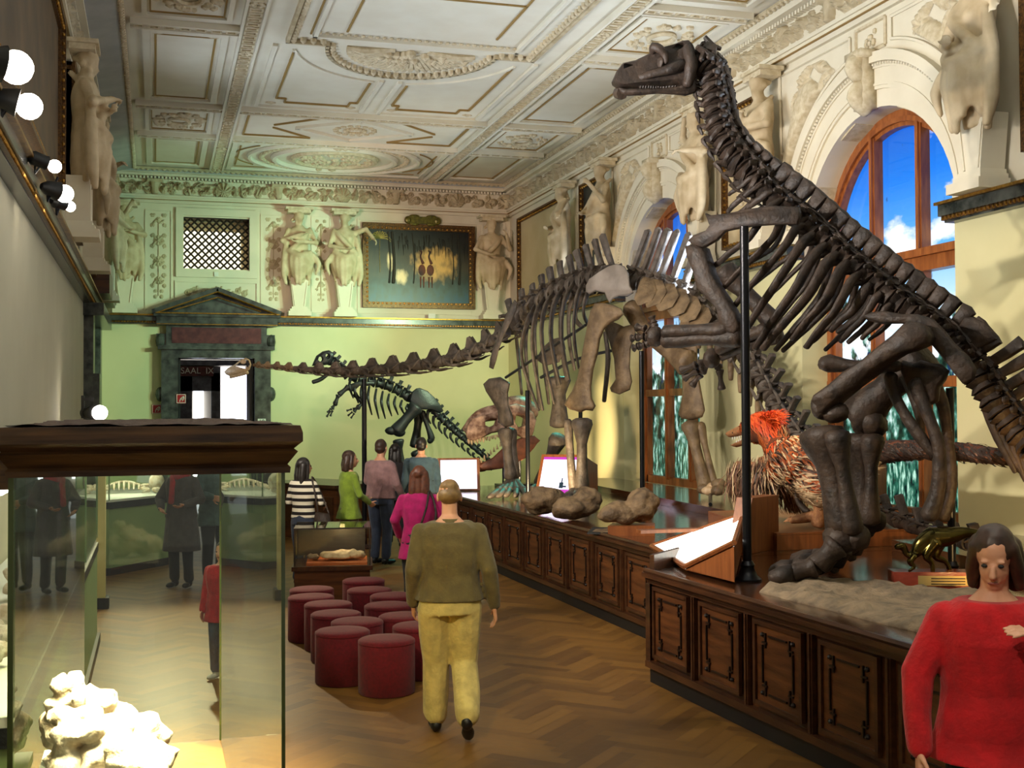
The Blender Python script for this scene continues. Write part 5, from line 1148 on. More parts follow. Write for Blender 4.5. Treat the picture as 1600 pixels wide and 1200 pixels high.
for k, (x, y, s, z, l) in enumerate(((-.26, 4.72, .10, .15, 'large white coral fossil lump at the lower left corner of the front case'), (-.17, 4.68, .09, .10, 'white coral fossil lump in the middle of the pile in the front case'), (-.06, 4.62, .08, .06, 'rightmost knobbly white fossil in the front case'), (-.22, 5.02, .09, .15, 'pinkish branching fossil behind the front pile in the glass case'), (-.31, 4.98, .05, .22, 'tall pale fossil at the left edge of the front case'), (-.06, 4.95, .08, .05, 'low white fossil behind the front pile in the glass case'))):
    m = lumps(MB(), (x, y, .89), s*.75, s*.7, 15, .035, .066, 90+k*17, z); lumps(m, (x, y, .87), s*.7, s*.6, 5, .07, .09, 30+k*11, z*.4); tag(obj('coral_fossil', seat(fuse(m, .011, 1), .86), M['fossilwhite'], smooth=True), l, 'fossil', 'coral fossils in the front glass case')
# lamp on the wall behind the case cornice
p = AY(156, 645, 17.0); r = thing('spotlight', 'single glaring white spotlight above the foreground case cornice', 'lamp', p, 'wall spotlights'); obj('bulb', MB().ball(p, .10, 16, 10), M['lamp'], r, smooth=True); obj('lamp_housing', MB().tube([p+Vector((-.05, .05, 0)), p+Vector((-.22, .2, 0))], [.11, .06], 14), M['black'], r, smooth=True); obj('bracket', MB().box(p+Vector((-.22, .14, .08)), (.04, .06, .3)).box(p+Vector((-.15, .14, .18)), (.14, .05, .04)), M['black'], r); LAMPW = p
# ------------------------------------------------------------------ mounted skeletons
def vertebra(parent, c, d, up, r, L, spine=0, sw=0, sthick=.03, trans=0, m=None, fancy=False, sback=0.0, label=None):
    """centrum along d, neural spine along up, transverse processes to both sides"""
    c = Vector(c); d = Vector(d).normalized(); up = Vector(up); up = (up-d*up.dot(d)*.999).normalized(); s = d.cross(up).normalized(); v = MB()
    v.tube([c-d*L*.5, c-d*L*.42, c, c+d*L*.42, c+d*L*.5], [r*.85, r, r*.72, r, r*.85], 10, 1, up)
    v.tube([c+up*r*.7-d*L*.15, c+up*r*1.35], [r*.55, r*.42], 7)                                          # arch
    for k in (-1, 1): v.tube([c+up*r*1.05+s*k*r*.5, c+up*r*1.15+s*k*r*.75+d*L*.55], [r*.24, r*.15], 6); v.tube([c+up*r*1.05+s*k*r*.5, c+up*r*1.2+s*k*r*.6-d*L*.5], [r*.22, r*.16], 6)
    if spine:
        w = sw/2; b = c+up*r*1.1; sb = -d*sback; P = [b-d*w*.8, b+d*w*.8, b+d*w+up*spine*.55+sb*.5, b+d*w*1.08+up*spine*.97+sb, b+up*spine*1.02+sb, b-d*w*1.08+up*spine*.96+sb, b-d*w+up*spine*.5+sb*.5]
        v.slab(P, sthick, axis=s, inset=min(sthick*.3, w*.3))
    if trans:
        for k in (-1, 1): v.curve([c+up*r*.7+s*k*r*.4, c+up*r*.95+s*k*trans*.6, c+up*r*.85+s*k*trans], [r*.34, r*.24, r*.2], 6, .7)
    if fancy:
        for k in (-1, 1):
            v.curve([c-up*r*.6+s*k*r*.5-d*L*.3, c-up*r*1.15+s*k*r*.9, c-up*r*1.05+s*k*r*.9-d*L*.9], [r*.3, r*.22, r*.08], 6)
            v.curve([c+up*r*.9+s*k*r*.4+d*L*.4, c+up*r*.1+s*k*r*.95, c-up*r*.7+s*k*r*.7-d*L*.3], [r*.18, r*.2, r*.2], 6)
    v.jitter(r*.10, 2.2/r, 1); return obj('vertebra', v, m, parent, smooth=True, angle=50, label=label)
# ================= the tall upright skeleton on the near platform
NI, UI, IGP = Vector((.8, .6, 0)), Vector((-.6, .8, 0)), Vector((4.92, 8.35, 0))     # its middle plane stands oblique in the room
def G(px, py, o=0.0):                                        # o: sideways offset from the middle plane (minus = camera side)
    d = ray(px, py); return EYE + d*((IGP+NI*o-EYE).dot(NI)/d.dot(NI))
def mirror(p): return p - NI*(2*(p-IGP).dot(NI))
IG = thing('dinosaur_skeleton', 'tall upright dark brown dinosaur skeleton rearing on the near platform', 'skeleton', (4.92, 8.4, TOP))
mb_ = M['bone']
outl = [(957, 129), (961, 114), (972, 101), (991, 97), (1005, 90), (1019, 85), (1030, 76), (1052, 71), (1064, 67), (1073, 67), (1082, 73), (1087, 84), (1086, 100), (1081, 112), (1080, 122), (1083, 131), (1078, 138), (1064, 136), (1058, 131), (1030, 135), (1000, 138), (975, 139), (966, 137)]
DHD = (G(1094, 96)-EYE).dot(_fw)
def HG(px, py, o=0.0): return AD(px, py, DHD+o)
sk = MB().slab([HG(x, y) for x, y in outl], .24, holes=[[HG(x, y) for x, y in ((970, 110), (976, 104), (984, 104), (989, 106), (980, 109), (973, 113))], [HG(x, y) for x, y in ((1048, 80), (1055, 75), (1063, 74), (1066, 77), (1060, 80), (1052, 82))]], inset=.02, axis=_fw)
for o in (-.10, .10):
    sk.curve([HG(1018, 86, o), HG(1022, 75, o*1.5), HG(1032, 79, o*1.7), HG(1038, 88, o*1.6), HG(1039, 99, o*1.5)], [.02, .04, .035, .03, .02], 8)
    sk.curve([HG(1066, 100, o*1.3), HG(1050, 108, o*1.6), HG(1032, 112, o*1.4), HG(1000, 122, o)], [.05, .045, .04, .03], 8); sk.curve([HG(1073, 74, o*1.2), HG(1079, 92, o*1.5), HG(1078, 112, o*1.5), HG(1074, 132, o*1.4)], [.04, .055, .05, .05], 8)
    for k in range(16): sk.tube([HG(1000+4.2*k, 136-.2*k, o*.8), HG(1000+4.2*k, 141-.2*k, o*.8)], [.016, .008], 5)
    sk.ball(HG(1030, 98, o*1.25), (.02, .055, .05), 10, 7)
sk.jitter(.016, 9, 2); obj('skull', sk, mb_, IG, smooth=True, angle=60)
jw = MB(); jaw = [(966, 140), (975, 141), (1005, 141), (1035, 140), (1060, 138), (1068, 133), (1078, 134), (1085, 128), (1088, 140), (1086, 147), (1072, 152), (1050, 150), (1028, 149), (1000, 152), (982, 152), (970, 149)]
for o in (-.10, .10): jw.slab([HG(x, y-2.5, o) for x, y in jaw], .07, axis=_fw)
jw.tube([HG(972, 146, -.1), HG(966, 146, 0), HG(972, 146, .1)], .05, 8); jw.jitter(.008, 12, 4); obj('lower_jaw', jw, mb_, IG, smooth=True, angle=60)
neck = [(1094, 96), (1107, 108), (1113, 124), (1116, 141), (1119, 158), (1121, 175), (1124, 192), (1129, 209), (1137, 226), (1147, 243), (1159, 258), (1172, 273), (1186, 288)]
back = [(1200, 302), (1216, 316), (1234, 330), (1252, 345), (1269, 360), (1286, 375), (1303, 390), (1320, 405), (1337, 419), (1354, 433), (1371, 447), (1388, 460), (1405, 473), (1422, 486), (1440, 499), (1458, 512), (1476, 526), (1494, 543), (1510, 562)]
tail = [(1524, 582), (1536, 600), (1547, 619), (1559, 637), (1572, 654), (1586, 670), (1601, 686), (1618, 703)]
SP = neck+back+tail
for i, (x, y) in enumerate(SP):
    c = G(x, y); a = G(*SP[max(i-1, 0)]); b = G(*SP[min(i+1, len(SP)-1)]); d = (a-b); L = d.length/2*.92
    if i == 0: d = HG(1084, 92)-HG(1100, 104); L = .16
    up = (G(x+.60*30, y-.80*30)-c) if i >= len(neck) else (G(x+28, y-6)-c)
    if i < len(neck):
        k = i/len(neck); vertebra(IG, c, d, up, .108+.012*k if i else .13, L*1.05, .03+.10*k*k, .10, .07, .15, mb_, True)
    elif i < len(neck)+len(back): vertebra(IG, c, d, up, .095, L, .17, L*1.08, .06, .18, mb_)
    else: q = i-len(neck)-len(back); vertebra(IG, c, d, G(x+30, y-16)-c, .11, L, .27, L*.95, .06, .14, mb_)
# ossified tendons lashed along the back
for k in range(9):
    s = random.choice((-1, 1)); i0 = 2+k*2; P = [G(x+14+3*math.sin(j+k), y-16+4*math.cos(j*2+k), s*.06) for j, (x, y) in enumerate(back[i0:i0+5])]
    if len(P) > 2: obj('tendon', MB().curve(P, [.006, .012, .006], 5), mb_, IG, smooth=True)
# ribs: top, middle, end on the camera side; mirrored on the far side
RIBS = [((1181, 276), (1160, 289), (1139, 305), .016), ((1190, 288), (1163, 306), (1137, 331), .02), ((1206, 300), (1186, 312), (1168, 326), .022), ((1220, 312), (1170, 372), (1118, 415), .024), ((1238, 326), (1205, 375), (1129, 452), .026), ((1256, 352), (1222, 390), (1146, 480), .028), ((1272, 365), (1225, 425), (1168, 512), .03), ((1290, 382), (1240, 455), (1180, 544), .032),
        ((1308, 396), (1262, 462), (1192, 545), .034), ((1326, 410), (1290, 468), (1239, 530), .034), ((1344, 428), (1306, 484), (1260, 543), .031), ((1360, 444), (1335, 482), (1297, 517), .027), ((1376, 458), (1350, 495), (1313, 534), .023), ((1392, 474), (1372, 505), (1347, 529), .019)]
for i, (a, m, e, r) in enumerate(RIBS):
    big = 1 if 3 <= i <= 10 else .4
    for s in (-1, 1):
        w = .25*big
        if s < 0: P = [G(*a, -.09), G(*m, -w), G(*e, -w*.75)]
        else:
            P = [mirror(p) for p in (G(*a, -.09), G(*m, -w), G(*e, -w*.75))]
        Q = [P[0], P[0].lerp(P[1], .35)+NI*(s*.03*big)+Vector((0, 0, .02*big)), P[1], P[1].lerp(P[2], .55)+NI*(s*.015), P[2]]
        v = MB().curve(Q, [r*.9, r*1.5, r*1.25, r*1.15, r*.9], 8, .62); v.tube([P[0]-NI*(s*.06)-Vector((0, 0, .06)), Q[1]], [r*.8, r*.9], 6); v.jitter(.006, 14, i); obj('rib', v, mb_, IG, smooth=True)
# shoulder girdle and forelimbs
sc = [(1103, 334), (1110, 337), (1135, 334), (1172, 326), (1210, 321), (1249, 324), (1251, 336), (1246, 352), (1215, 351), (1182, 353), (1152, 358), (1135, 362), (1122, 376), (1101, 387), (1084, 384), (1077, 376), (1086, 367), (1104, 360), (1110, 352)]
for s in (-1, 1):
    v = MB().slab([G(x, y, s*.30) for x, y in sc], .06, axis=NI)
    v.jitter(.010, 6, 3); obj('scapula', v, mb_, IG, smooth=True, angle=60)
hum = [(1074, 385), (1090, 380), (1105, 388), (1112, 404), (1116, 425), (1128, 448), (1142, 468), (1155, 492), (1160, 512), (1152, 524), (1138, 520), (1128, 506), (1124, 485), (1110, 468), (1094, 452), (1084, 425), (1076, 402)]
v = MB().slab([G(x, y, -.24) for x, y in hum], .14, axis=NI, inset=.022); v.jitter(.014, 7, 2); obj('humerus', v, mb_, IG, smooth=True, angle=70)
obj('ulna', MB().bone(G(1160, 527, -.22), G(1034, 532, -.30), .085, .058, .07, 12, ref=NI).jitter(.01, 8), mb_, IG, smooth=True)
obj('radius', MB().bone(G(1140, 514, -.25), G(1034, 519, -.33), .065, .05, .062, 12, ref=NI).jitter(.01, 8), mb_, IG, smooth=True)
def handbones(parent, wrist, tips, m, r=.03, name='digit'):
    obj('wrist', MB().ball(wrist, (r*2.2, r*1.8, r*2.4), 10, 7).jitter(.01, 20), m, parent, smooth=True)
    for t in tips:
        t = [Vector(q) for q in t]; k = MB(); P = [Vector(wrist)]+t
        for a, b in zip(P, P[1:]): k.bone(a.lerp(b, .06), a.lerp(b, .96), r, r*.6, r*1.05, 8)
        obj(name, k, m, parent, smooth=True)
handbones(IG, G(1024, 526, -.32), [(G(1010, 514, -.36), G(993, 511, -.36)), (G(1008, 526, -.34), G(996, 527, -.34), G(986, 529, -.34)), (G(1010, 538, -.3), G(998, 541, -.3), G(989, 544, -.3)), (G(1022, 506, -.28), G(1018, 494, -.28))], mb_, .036)
obj('humerus', MB().bone(G(1128, 420, .5), G(1216, 512, .6), .11, .07, .095, 12).jitter(.012, 7), mb_, IG, smooth=True)
obj('ulna', MB().bone(G(1222, 520, .6), G(1122, 556, .55), .08, .05, .06, 12).jitter(.01, 8), mb_, IG, smooth=True); obj('radius', MB().bone(G(1200, 512, .52), G(1118, 548, .48), .06, .045, .055, 12), mb_, IG, smooth=True)
handbones(IG, G(1112, 560, .5), [(G(1090, 569, .45), G(1062, 579, .45)), (G(1092, 577, .5), G(1067, 592, .5)), (G(1096, 583, .55), G(1080, 604, .55)), (G(1124, 575, .6), G(1128, 611, .6))], mb_, .038)
# pelvis
il = [(1349, 494), (1362, 487), (1382, 486), (1410, 490), (1432, 489), (1458, 497), (1476, 515), (1492, 535), (1512, 556), (1525, 575), (1522, 592), (1506, 600), (1490, 582), (1474, 560), (1458, 540), (1446, 522), (1434, 510), (1408, 506), (1380, 507), (1360, 502)]
for o in (-.30, .30): obj('ilium', MB().slab([G(x, y, o) for x, y in il], .09, axis=NI).jitter(.012, 6, 3), mb_, IG, smooth=True, angle=60)
pl_ = [(1500, 506), (1508, 494), (1520, 494), (1541, 503), (1552, 516), (1561, 531), (1550, 538), (1534, 545), (1524, 556), (1506, 546), (1492, 526), (1478, 512)]
obj('sacral_plate', MB().slab([G(x, y) for x, y in pl_], .10, axis=NI).jitter(.012, 6, 5), mb_, IG, smooth=True, angle=60)
isch = [(1406, 571), (1412, 563), (1426, 568), (1440, 562), (1455, 566), (1470, 568), (1482, 578), (1478, 594), (1468, 606), (1466, 626), (1452, 634), (1436, 624), (1420, 612), (1414, 596)]
for o in (-.16, .16): obj('ischium', MB().slab([G(x, y, o) for x, y in isch], .11, axis=NI).jitter(.012, 6, 7), mb_, IG, smooth=True, angle=60)
for P, R in ((((1392, 588), (1396, 612), (1412, 645), (1436, 680), (1460, 712)), (.06, .05, .045, .05, .035)), (((1430, 600), (1442, 628), (1456, 664), (1467, 706), (1466, 760), (1452, 806)), (.07, .055, .05, .055, .06, .075)), (((1462, 606), (1474, 636), (1482, 690), (1486, 730), (1484, 770), (1472, 808)), (.065, .05, .046, .05, .055, .065)), (((1414, 586), (1424, 612), (1436, 648), (1440, 690)), (.05, .045, .04, .03))):
    o = -.2 if P[0][0] in (1392, 1430) else .2; obj('pelvic_rod', MB().curve([G(x, y, o) for x, y in P], list(R), 8, .8).jitter(.008, 8), mb_, IG, smooth=True)
for o in (-.22, .3): obj('prepubis', MB().curve([G(1400, 572, o), G(1350, 572, o), (G(1320, 570, o)), G(1296, 568, o)], [.09, .075, .095, .14], 10, .5, NI).jitter(.012, 8), mb_, IG, smooth=True)
# hind limbs
fem = [(1430, 503), (1440, 506), (1452, 511), (1457, 526), (1450, 541), (1432, 550), (1412, 556), (1392, 566), (1370, 584), (1344, 604), (1318, 622), (1302, 640), (1294, 650), (1282, 648), (1278, 636), (1272, 626), (1280, 614), (1300, 600), (1324, 580), (1352, 560), (1378, 541), (1402, 522), (1418, 508)]
v = MB().slab([G(x, y, -.42) for x, y in fem], .24, axis=NI, inset=.03); v.ball(G(1285, 638, -.42), (.11, .09, .10), 12, 9); v.ball(G(1304, 646, -.4), (.10, .11, .085), 12, 9); v.jitter(.03, 5, 2); v.jitter(.01, 16, 4); obj('femur', v, mb_, IG, smooth=True, angle=75)
obj('femur', MB().bone(G(1448, 552, .38), G(1334, 656, .42), .19, .12, .18, 14).jitter(.02, 5), mb_, IG, smooth=True)
obj('patella_block', MB().ball(G(1358, 660, .4), (.13, .17, .12)).jitter(.03, 7), mb_, IG, smooth=True)
for o, tb_, fb in ((-.36, ((1282, 668), (1320, 836)), ((1306, 672), (1334, 836))), (.40, ((1340, 676), (1346, 812)), ((1362, 678), (1360, 822)))):
    obj('tibia', MB().bone(G(*tb_[0], o), G(*tb_[1], o), .205 if o < 0 else .19, .115, .145, 14, .8).jitter(.018, 6), mb_, IG, smooth=True)
    obj('fibula', MB().bone(G(*fb[0], o-.1), G(*fb[1], o-.08), .10, .05, .085, 10).jitter(.012, 6), mb_, IG, smooth=True)
    x, y = tb_[1]; dy = 0 if o < 0 else -12
    obj('ankle', MB().ball(G(x, y+6, o), (.14, .13, .11), 14, 11).ball(G(x+16, y+2, o), (.10, .11, .10), 12, 9).jitter(.05, 6).jitter(.015, 18), mb_, IG, smooth=True)
    toes = [((-.32, .55, .03), -.1), ((-.05, .72, .03), 0), ((.24, .55, .03), .1)]
    for (tx, ty, tz), q in toes:
        a = G(x-2, y+12, o)+NI*q; k = MB(); gd = lambda t, z: Vector((a.x, a.y, z))+(NI*tx+UI*ty)*(t*.66); md = gd(.38, TOP+.16); k.bone(a, md, .10, .07, .09, 10); e1 = gd(.78, TOP+.11); e2 = gd(1.15, TOP+.08); k.bone(md.lerp(e1, .04), e1, .085, .06, .075, 9); k.tube([e1, e1.lerp(e2, .5), e2, e2.lerp(e1, -.12)], [.07, .075, .05, .02], 9, 1.2); k.jitter(.014, 9, q*10); obj('toe', k, mb_, IG, smooth=True)
# tail chevrons
for i, (a, b, c) in enumerate((((1541, 632), (1551, 668), (1586, 738)), ((1556, 650), (1566, 685), (1594, 738)), ((1572, 664), (1582, 700), (1602, 752)), ((1588, 682), (1598, 720), (1612, 768)))): obj('chevron', MB().curve([G(*a), G(*b), G(*c)], [.06, .04, .035, .02], 8, .6).jitter(.006, 10), mb_, IG, smooth=True)
# ================= the long-necked skeleton on the far platform
SX = [350, 390, 430, 500, 560, 640, 700, 760, 800, 850, 905, 960, 1060, 1130, 1190, 1250, 1330, 1400, 1480, 1560]
SYd = [22.9, 22.6, 22.3, 21.7, 21.2, 20.4, 19.8, 19.2, 18.7, 17.8, 17.0, 16.4, 15.4, 14.6, 13.8, 13.0, 12.0, 11.1, 10.2, 9.5]
def Dp(px, py, o=0.0): return AY(px, py, float(np.interp(px, SX, SYd))+o)
DI = thing('dinosaur_skeleton', 'very long-necked grey-brown dinosaur skeleton on the far platform', 'skeleton', (5.9, 16.8, TOP))
gb, tn = M['bonegrey'], M['bonetan']
# skull
so = [(350, 581), (356, 575), (366, 570), (376, 562), (384, 559), (390, 562), (393, 570), (390, 578), (380, 583), (368, 586), (359, 588), (353, 585)]
v = MB().slab([Dp(x, y) for x, y in so], .17, holes=[[Dp(380+3.6*math.cos(a), 565.5+3*math.sin(a)) for a in np.linspace(0, 2*PI, 9)[:-1]], [Dp(386+2*math.cos(a), 575+3*math.sin(a)) for a in np.linspace(0, 2*PI, 8)[:-1]]], axis=(0, 1, 0), inset=.03); v.jitter(.006, 15); obj('skull', v, M['bonecream'], DI, smooth=True, angle=60, label='cream coloured skull')
v = MB(); 
for o in (-.06, .06): v.curve([Dp(360, 589, o), Dp(374, 586, o), Dp(387, 582, o)], [.03, .028, .035], 7)
obj('lower_jaw', v, M['bonecream'], DI, smooth=True)
NK = [(403, 571, 7), (417, 572, 8), (432, 573, 9), (450, 575, 10), (472, 577, 12), (497, 579, 14), (523, 580, 16), (550, 580, 18), (580, 578, 20), (612, 576, 22), (645, 572, 23), (678, 567, 24), (710, 560, 25), (738, 550, 26), (762, 538, 26), (783, 524, 24)]
for i, (x, y, h) in enumerate(NK):
    a = NK[max(i-1, 0)]; b = NK[min(i+1, len(NK)-1)]; c = Dp(x, y); d = Dp(b[0], b[1])-Dp(a[0], a[1]); nseg = 2 if 0 < i < len(NK)-1 else 1; L = d.length/nseg; s = (c-EYE).dot(_fw)/F
    r = h*.42*s; v = MB(); d = d.normalized(); up = Vector((0, 0, 1)); up = (up-d*up.dot(d)).normalized(); sd = d.cross(up)
    v.tube([c-d*L*.52, c-d*L*.42, c-d*L*.05, c+d*L*.36, c+d*L*.48], [r*.8, r*.95, r*.6, r*.95, r*.8], 10)
    for k in (-1, 1):
        sp_ = up*(h*.95*s)+sd*k*r*.35
        v.slab([c-d*L*.45+up*r*.5+sd*k*r*.3, c-d*L*.05+up*r*.45+sd*k*r*.3, c+d*L*.42+up*r*.55+sd*k*r*.35, c+d*L*.30+up*r*1.1+sd*k*r*.3, c+d*L*.16+sp_, c-d*L*.02+sp_*.96, c-d*L*.22+up*r*1.05+sd*k*r*.3], r*.32, axis=sd)
        v.curve([c-d*L*.3-up*r*.3+sd*k*r*.6, c-d*L*.05-up*r*.95+sd*k*r*.95, c+d*L*.2-up*r*1.2+sd*k*r*.8, c+d*L*.75-up*r*1.25+sd*k*r*.7], [r*.3, r*.32, r*.2, r*.08], 7)
        v.curve([c-d*L*.45+up*r*.6+sd*k*r*.5, c-up*r*.1+sd*k*r*1.0, c-d*L*.02-up*r*.85+sd*k*r*.9], [r*.2, r*.25, r*.22], 7); v.curve([c+d*L*.42+up*r*.9+sd*k*r*.4, c+d*L*.25+up*r*.1+sd*k*r*.95, c-up*r*.5+sd*k*r*.8], [r*.18, r*.22, r*.18], 7)
    v.jitter(r*.09, 2/r, i); obj('vertebra', v, tn if i < 4 else gb, DI, smooth=True, angle=50, label='tan coloured vertebra' if i < 4 else None)
# trunk vertebrae with tall spines
TR = [(802, 507, 26, 466), (820, 492, 28, 452), (836, 480, 28, 444), (851, 470, 28, 430), (866, 461, 28, 417), (882, 453, 28, 408), (898, 446, 28, 398), (914, 440, 28, 388), (930, 436, 30, 380), (946, 434, 30, 372), (962, 434, 30, 362)]
for x, y, h, ty in TR:
    c = Dp(x, y, .25); s = (c-EYE).dot(_fw)/F; vertebra(DI, c, Dp(x+10, y-6)-Dp(x-10, y+6), Dp(x+6, y-40)-Dp(x, y), .56*h*s, 17*s, (y-ty-14)*s, 11*s, .07, .26, gb, True)
TS = [(985, 438, 355), (1000, 441, 352), (1013, 445, 353), (1027, 448, 355), (1046, 454, 360), (1064, 462, 376), (1082, 473, 392), (1098, 486, 408)]
for i, (x, y, ty) in enumerate(TS):
    c = Dp(x, y); s = (c-EYE).dot(_fw)/F; vertebra(DI, c, Dp(x+10, y+5)-Dp(x-10, y-5), Dp(x+4, y-40)-Dp(x, y), 17*s, 15*s, (y-ty-18)*s, 10*s, .09, 0, gb)
    # broad flaring transverse bone
    if i > 1:
        q = MB().slab([Dp(x-8, y-12, -.1), Dp(x+6, y-10, -.1), Dp(x+12, y+8, -.32), Dp(x+2, y+26, -.5), Dp(x-14, y+32, -.55), Dp(x-20, y+22, -.5), Dp(x-14, y+2, -.3)], .12, axis=(.3, -1, 0)); q.jitter(.02, 5, i); obj('tail_rib', q, tn, DI, smooth=True, angle=70)
CT = [(1112, 500, 20), (1128, 515, 20), (1144, 531, 20), (1160, 549, 20), (1175, 568, 20), (1189, 589, 20), (1202, 611, 20), (1215, 633, 19), (1229, 655, 18), (1245, 677, 18), (1262, 699, 17), (1281, 722, 17), (1302, 746, 16), (1322, 759, 15), (1344, 786, 15), (1366, 798, 15), (1390, 808, 15), (1416, 818, 15), (1442, 828, 14), (1470, 837, 14), (1498, 846, 14), (1530, 853, 13), (1562, 858, 12)]
def Dt(px, py, o=0):                                     # the trailing tail lies on the raised step by the wall
    p = Dp(px, py, o); return p
for i, (x, y, h) in enumerate(CT):
    a = CT[max(i-1, 0)]; b = CT[min(i+1, len(CT)-1)]; c = Dt(x, y)
    if i > 13: c = AZ(x, y, 1.16)
    pa = Dt(a[0], a[1]) if i-1 <= 13 else AZ(a[0], a[1], 1.16); pb = Dt(b[0], b[1]) if i+1 <= 13 else AZ(b[0], b[1], 1.16); d = pb-pa; s = (c-EYE).dot(_fw)/F; L = d.length/2*.9 if 0 < i < len(CT)-1 else d.length*.9
    if i < 13:
        up = Dp(x+38, y-12)-Dp(x, y); vertebra(DI, c, d, up, h*.8*s, L, 30*s, 7*s, .09, .16, gb, True)
        if i < 12: obj('chevron', MB().curve([c-up.normalized()*h*.8*s, c-up.normalized()*h*1.5*s+Vector((0, 0, -.1)), c-up.normalized()*h*1.6*s+Vector((0, 0, -.32))], [.06, .05, .03], 7), tn, DI, smooth=True)
    else: vertebra(DI, c, d, Vector((-.1, .35, 1)), h*.85*s, L, (26 if i % 2 else 18)*s*(1.2 if 15 < i < 20 else .9), 9*s, .08, .12, M['bone'], False, .06)
# ribs
DR = [((838, 474), (822, 508), (815, 560), (841, 640), 4), ((853, 462), (836, 495), (832, 545), (848, 640), 5), ((868, 452), (849, 488), (847, 540), (866, 630), 5), ((884, 445), (864, 480), (861, 535), (875, 600), 5), ((899, 438), (881, 474), (878, 530), (889, 592), 5), ((914, 434), (900, 470), (897, 525), (904, 574), 5), ((926, 442), (914, 470), (912, 490), (918, 505), 4)]
for i, (a, b, c, e, w) in enumerate(DR):
    for sgn in (-1, 1):
        P = [Dp(*a, .15), Dp(*b, -.55), Dp(*c, -.6), Dp(*e, -.3)]
        if sgn > 0: mid = Dp(a[0], a[1], .25); P = [Vector((p.x+.5*k, p.y+2*(mid.y-p.y)*.85, p.z)) for k, p in zip((0, .55, .6, .4), P)]
        v = MB().curve(P, [.035, .06, .05, .05, .035], 8, .45, (0, 0, 1) if False else None); v.jitter(.006, 6, i); obj('rib', v, gb, DI, smooth=True)
for x0, x1, y1 in ((806, 815, 615), (818, 828, 625)): obj('rib', MB().curve([Dp(x0-2, 500, .3), Dp(x0+2, 540, .9), Dp(x1, y1, .8)], [.04, .06, .045], 8, .5), gb, DI, smooth=True)
obj('support_rail', MB().tube([Dp(790, 590, -.2), Dp(915, 508, -.35), Dp(952, 540, .2)][0:2], .022, 6), M['steel'], DI); obj('support_rail', MB().curve([Dp(845, 590, .3), Dp(900, 562, .5), Dp(955, 548, .4)], .025, 6), M['steel'], DI)
# shoulder and fore limbs
scp = [(804, 468), (809, 473), (807, 486), (799, 503), (788, 525), (780, 545), (776, 562), (771, 577), (764, 574), (766, 560), (771, 542), (780, 520), (790, 496), (798, 476)]
for o in (-.75, .9): obj('scapula', MB().slab([Dp(x, y, o) for x, y in scp], .09, axis=(.3, 1, 0)).jitter(.01, 5), gb, DI, smooth=True, angle=60)
cor = [(846, 545), (862, 530), (880, 526), (884, 545), (874, 566), (852, 572), (838, 562)]
obj('coracoid', MB().slab([Dp(x, y, .3) for x, y in cor], .08, axis=(.3, 1, 0)), gb, DI, smooth=True, angle=60)
h1 = [(755, 600), (764, 592), (782, 588), (797, 598), (794, 614), (795, 632), (802, 652), (803, 664), (790, 668), (779, 660), (778, 642), (768, 624), (759, 612)]
obj('humerus', MB().slab([Dp(x, y, -.55) for x, y in h1], .22, axis=(.3, 1, 0), inset=.05).jitter(.012, 5), gb, DI, smooth=True, angle=75)
obj('ulna', MB().bone(Dp(790, 668, -.55), Dp(799, 750, -.5), .14, .085, .12, 12).jitter(.012, 5), gb, DI, smooth=True); obj('radius', MB().bone(Dp(799, 670, -.45), Dp(806, 748, -.4), .09, .06, .08, 10), gb, DI, smooth=True)
ft = AZ(790, 779, TOP)
for k in range(5):
    a = Dp(795+k*3, 752, -.45); e = Vector((ft.x+.07+(k-2)*.10, ft.y+.05-.05*abs(k-2), TOP+.115)); v = MB().bone(a, e, .055, .045, .06, 9); v.tube([e, e+Vector(((k-2)*.03-.08, -.14, -.055)), e+Vector(((k-2)*.04-.14, -.22, -.07))], [.05, .045, .02], 8); obj('toe', v, gb, DI, smooth=True)
obj('humerus', MB().bone(Dp(873, 588, .75), Dp(874, 668, .8), .19, .11, .16, 12).jitter(.012, 5), gb, DI, smooth=True); obj('ulna', MB().bone(Dp(874, 682, .8), Dp(842, 758, 1.0), .15, .09, .11, 12), gb, DI, smooth=True)
ft = AZ(845, 771, TOP)
for k in range(4): e = Vector((ft.x+(k-1.5)*.10, ft.y, TOP+.075)); obj('toe', MB().bone(Dp(842, 757, 1.0), e, .06, .05, .05, 8), gb, DI, smooth=True)
# pelvis and hind limbs
ili = [(915, 456), (916, 446), (922, 436), (937, 424), (952, 416), (964, 413), (976, 416), (983, 428), (985, 448), (990, 458), (980, 464), (967, 463), (958, 467), (953, 474), (947, 466), (944, 458), (930, 456), (921, 461)]
obj('ilium', MB().slab([Dp(x, y, -.45) for x, y in ili], .13, axis=(.4, 1, 0)).jitter(.02, 3), M['boneash'] if 'boneash' in M else mat('ash_fossil', (150, 138, 128), (122, 110, 100), 4, .6, bump=.3, bscale=20), DI, smooth=True, angle=70, label='pale grey hip blade')
obj('ilium', MB().slab([Dp(x, y, .55) for x, y in ili], .13, axis=(.4, 1, 0)), gb, DI, smooth=True, angle=70)
fm = [(929, 474), (942, 473), (958, 477), (971, 483), (975, 492), (966, 500), (953, 506), (945, 514), (939, 530), (934, 552), (928, 578), (924, 604), (925, 622), (930, 634), (926, 642), (916, 641), (907, 645), (898, 642), (890, 640), (882, 633), (884, 626), (893, 612), (902, 590), (908, 562), (913, 532), (918, 504), (922, 486)]
obj('femur', MB().slab([Dp(x, y, -.55) for x, y in fm], .26, axis=(.4, 1, 0), inset=.06).jitter(.014, 4), tn, DI, smooth=True, angle=75, label='tan thigh bone')
obj('knee_rod', MB().tube([Dp(907, 640, -.5), Dp(907, 656, -.5)], .03, 8), M['iron'], DI)
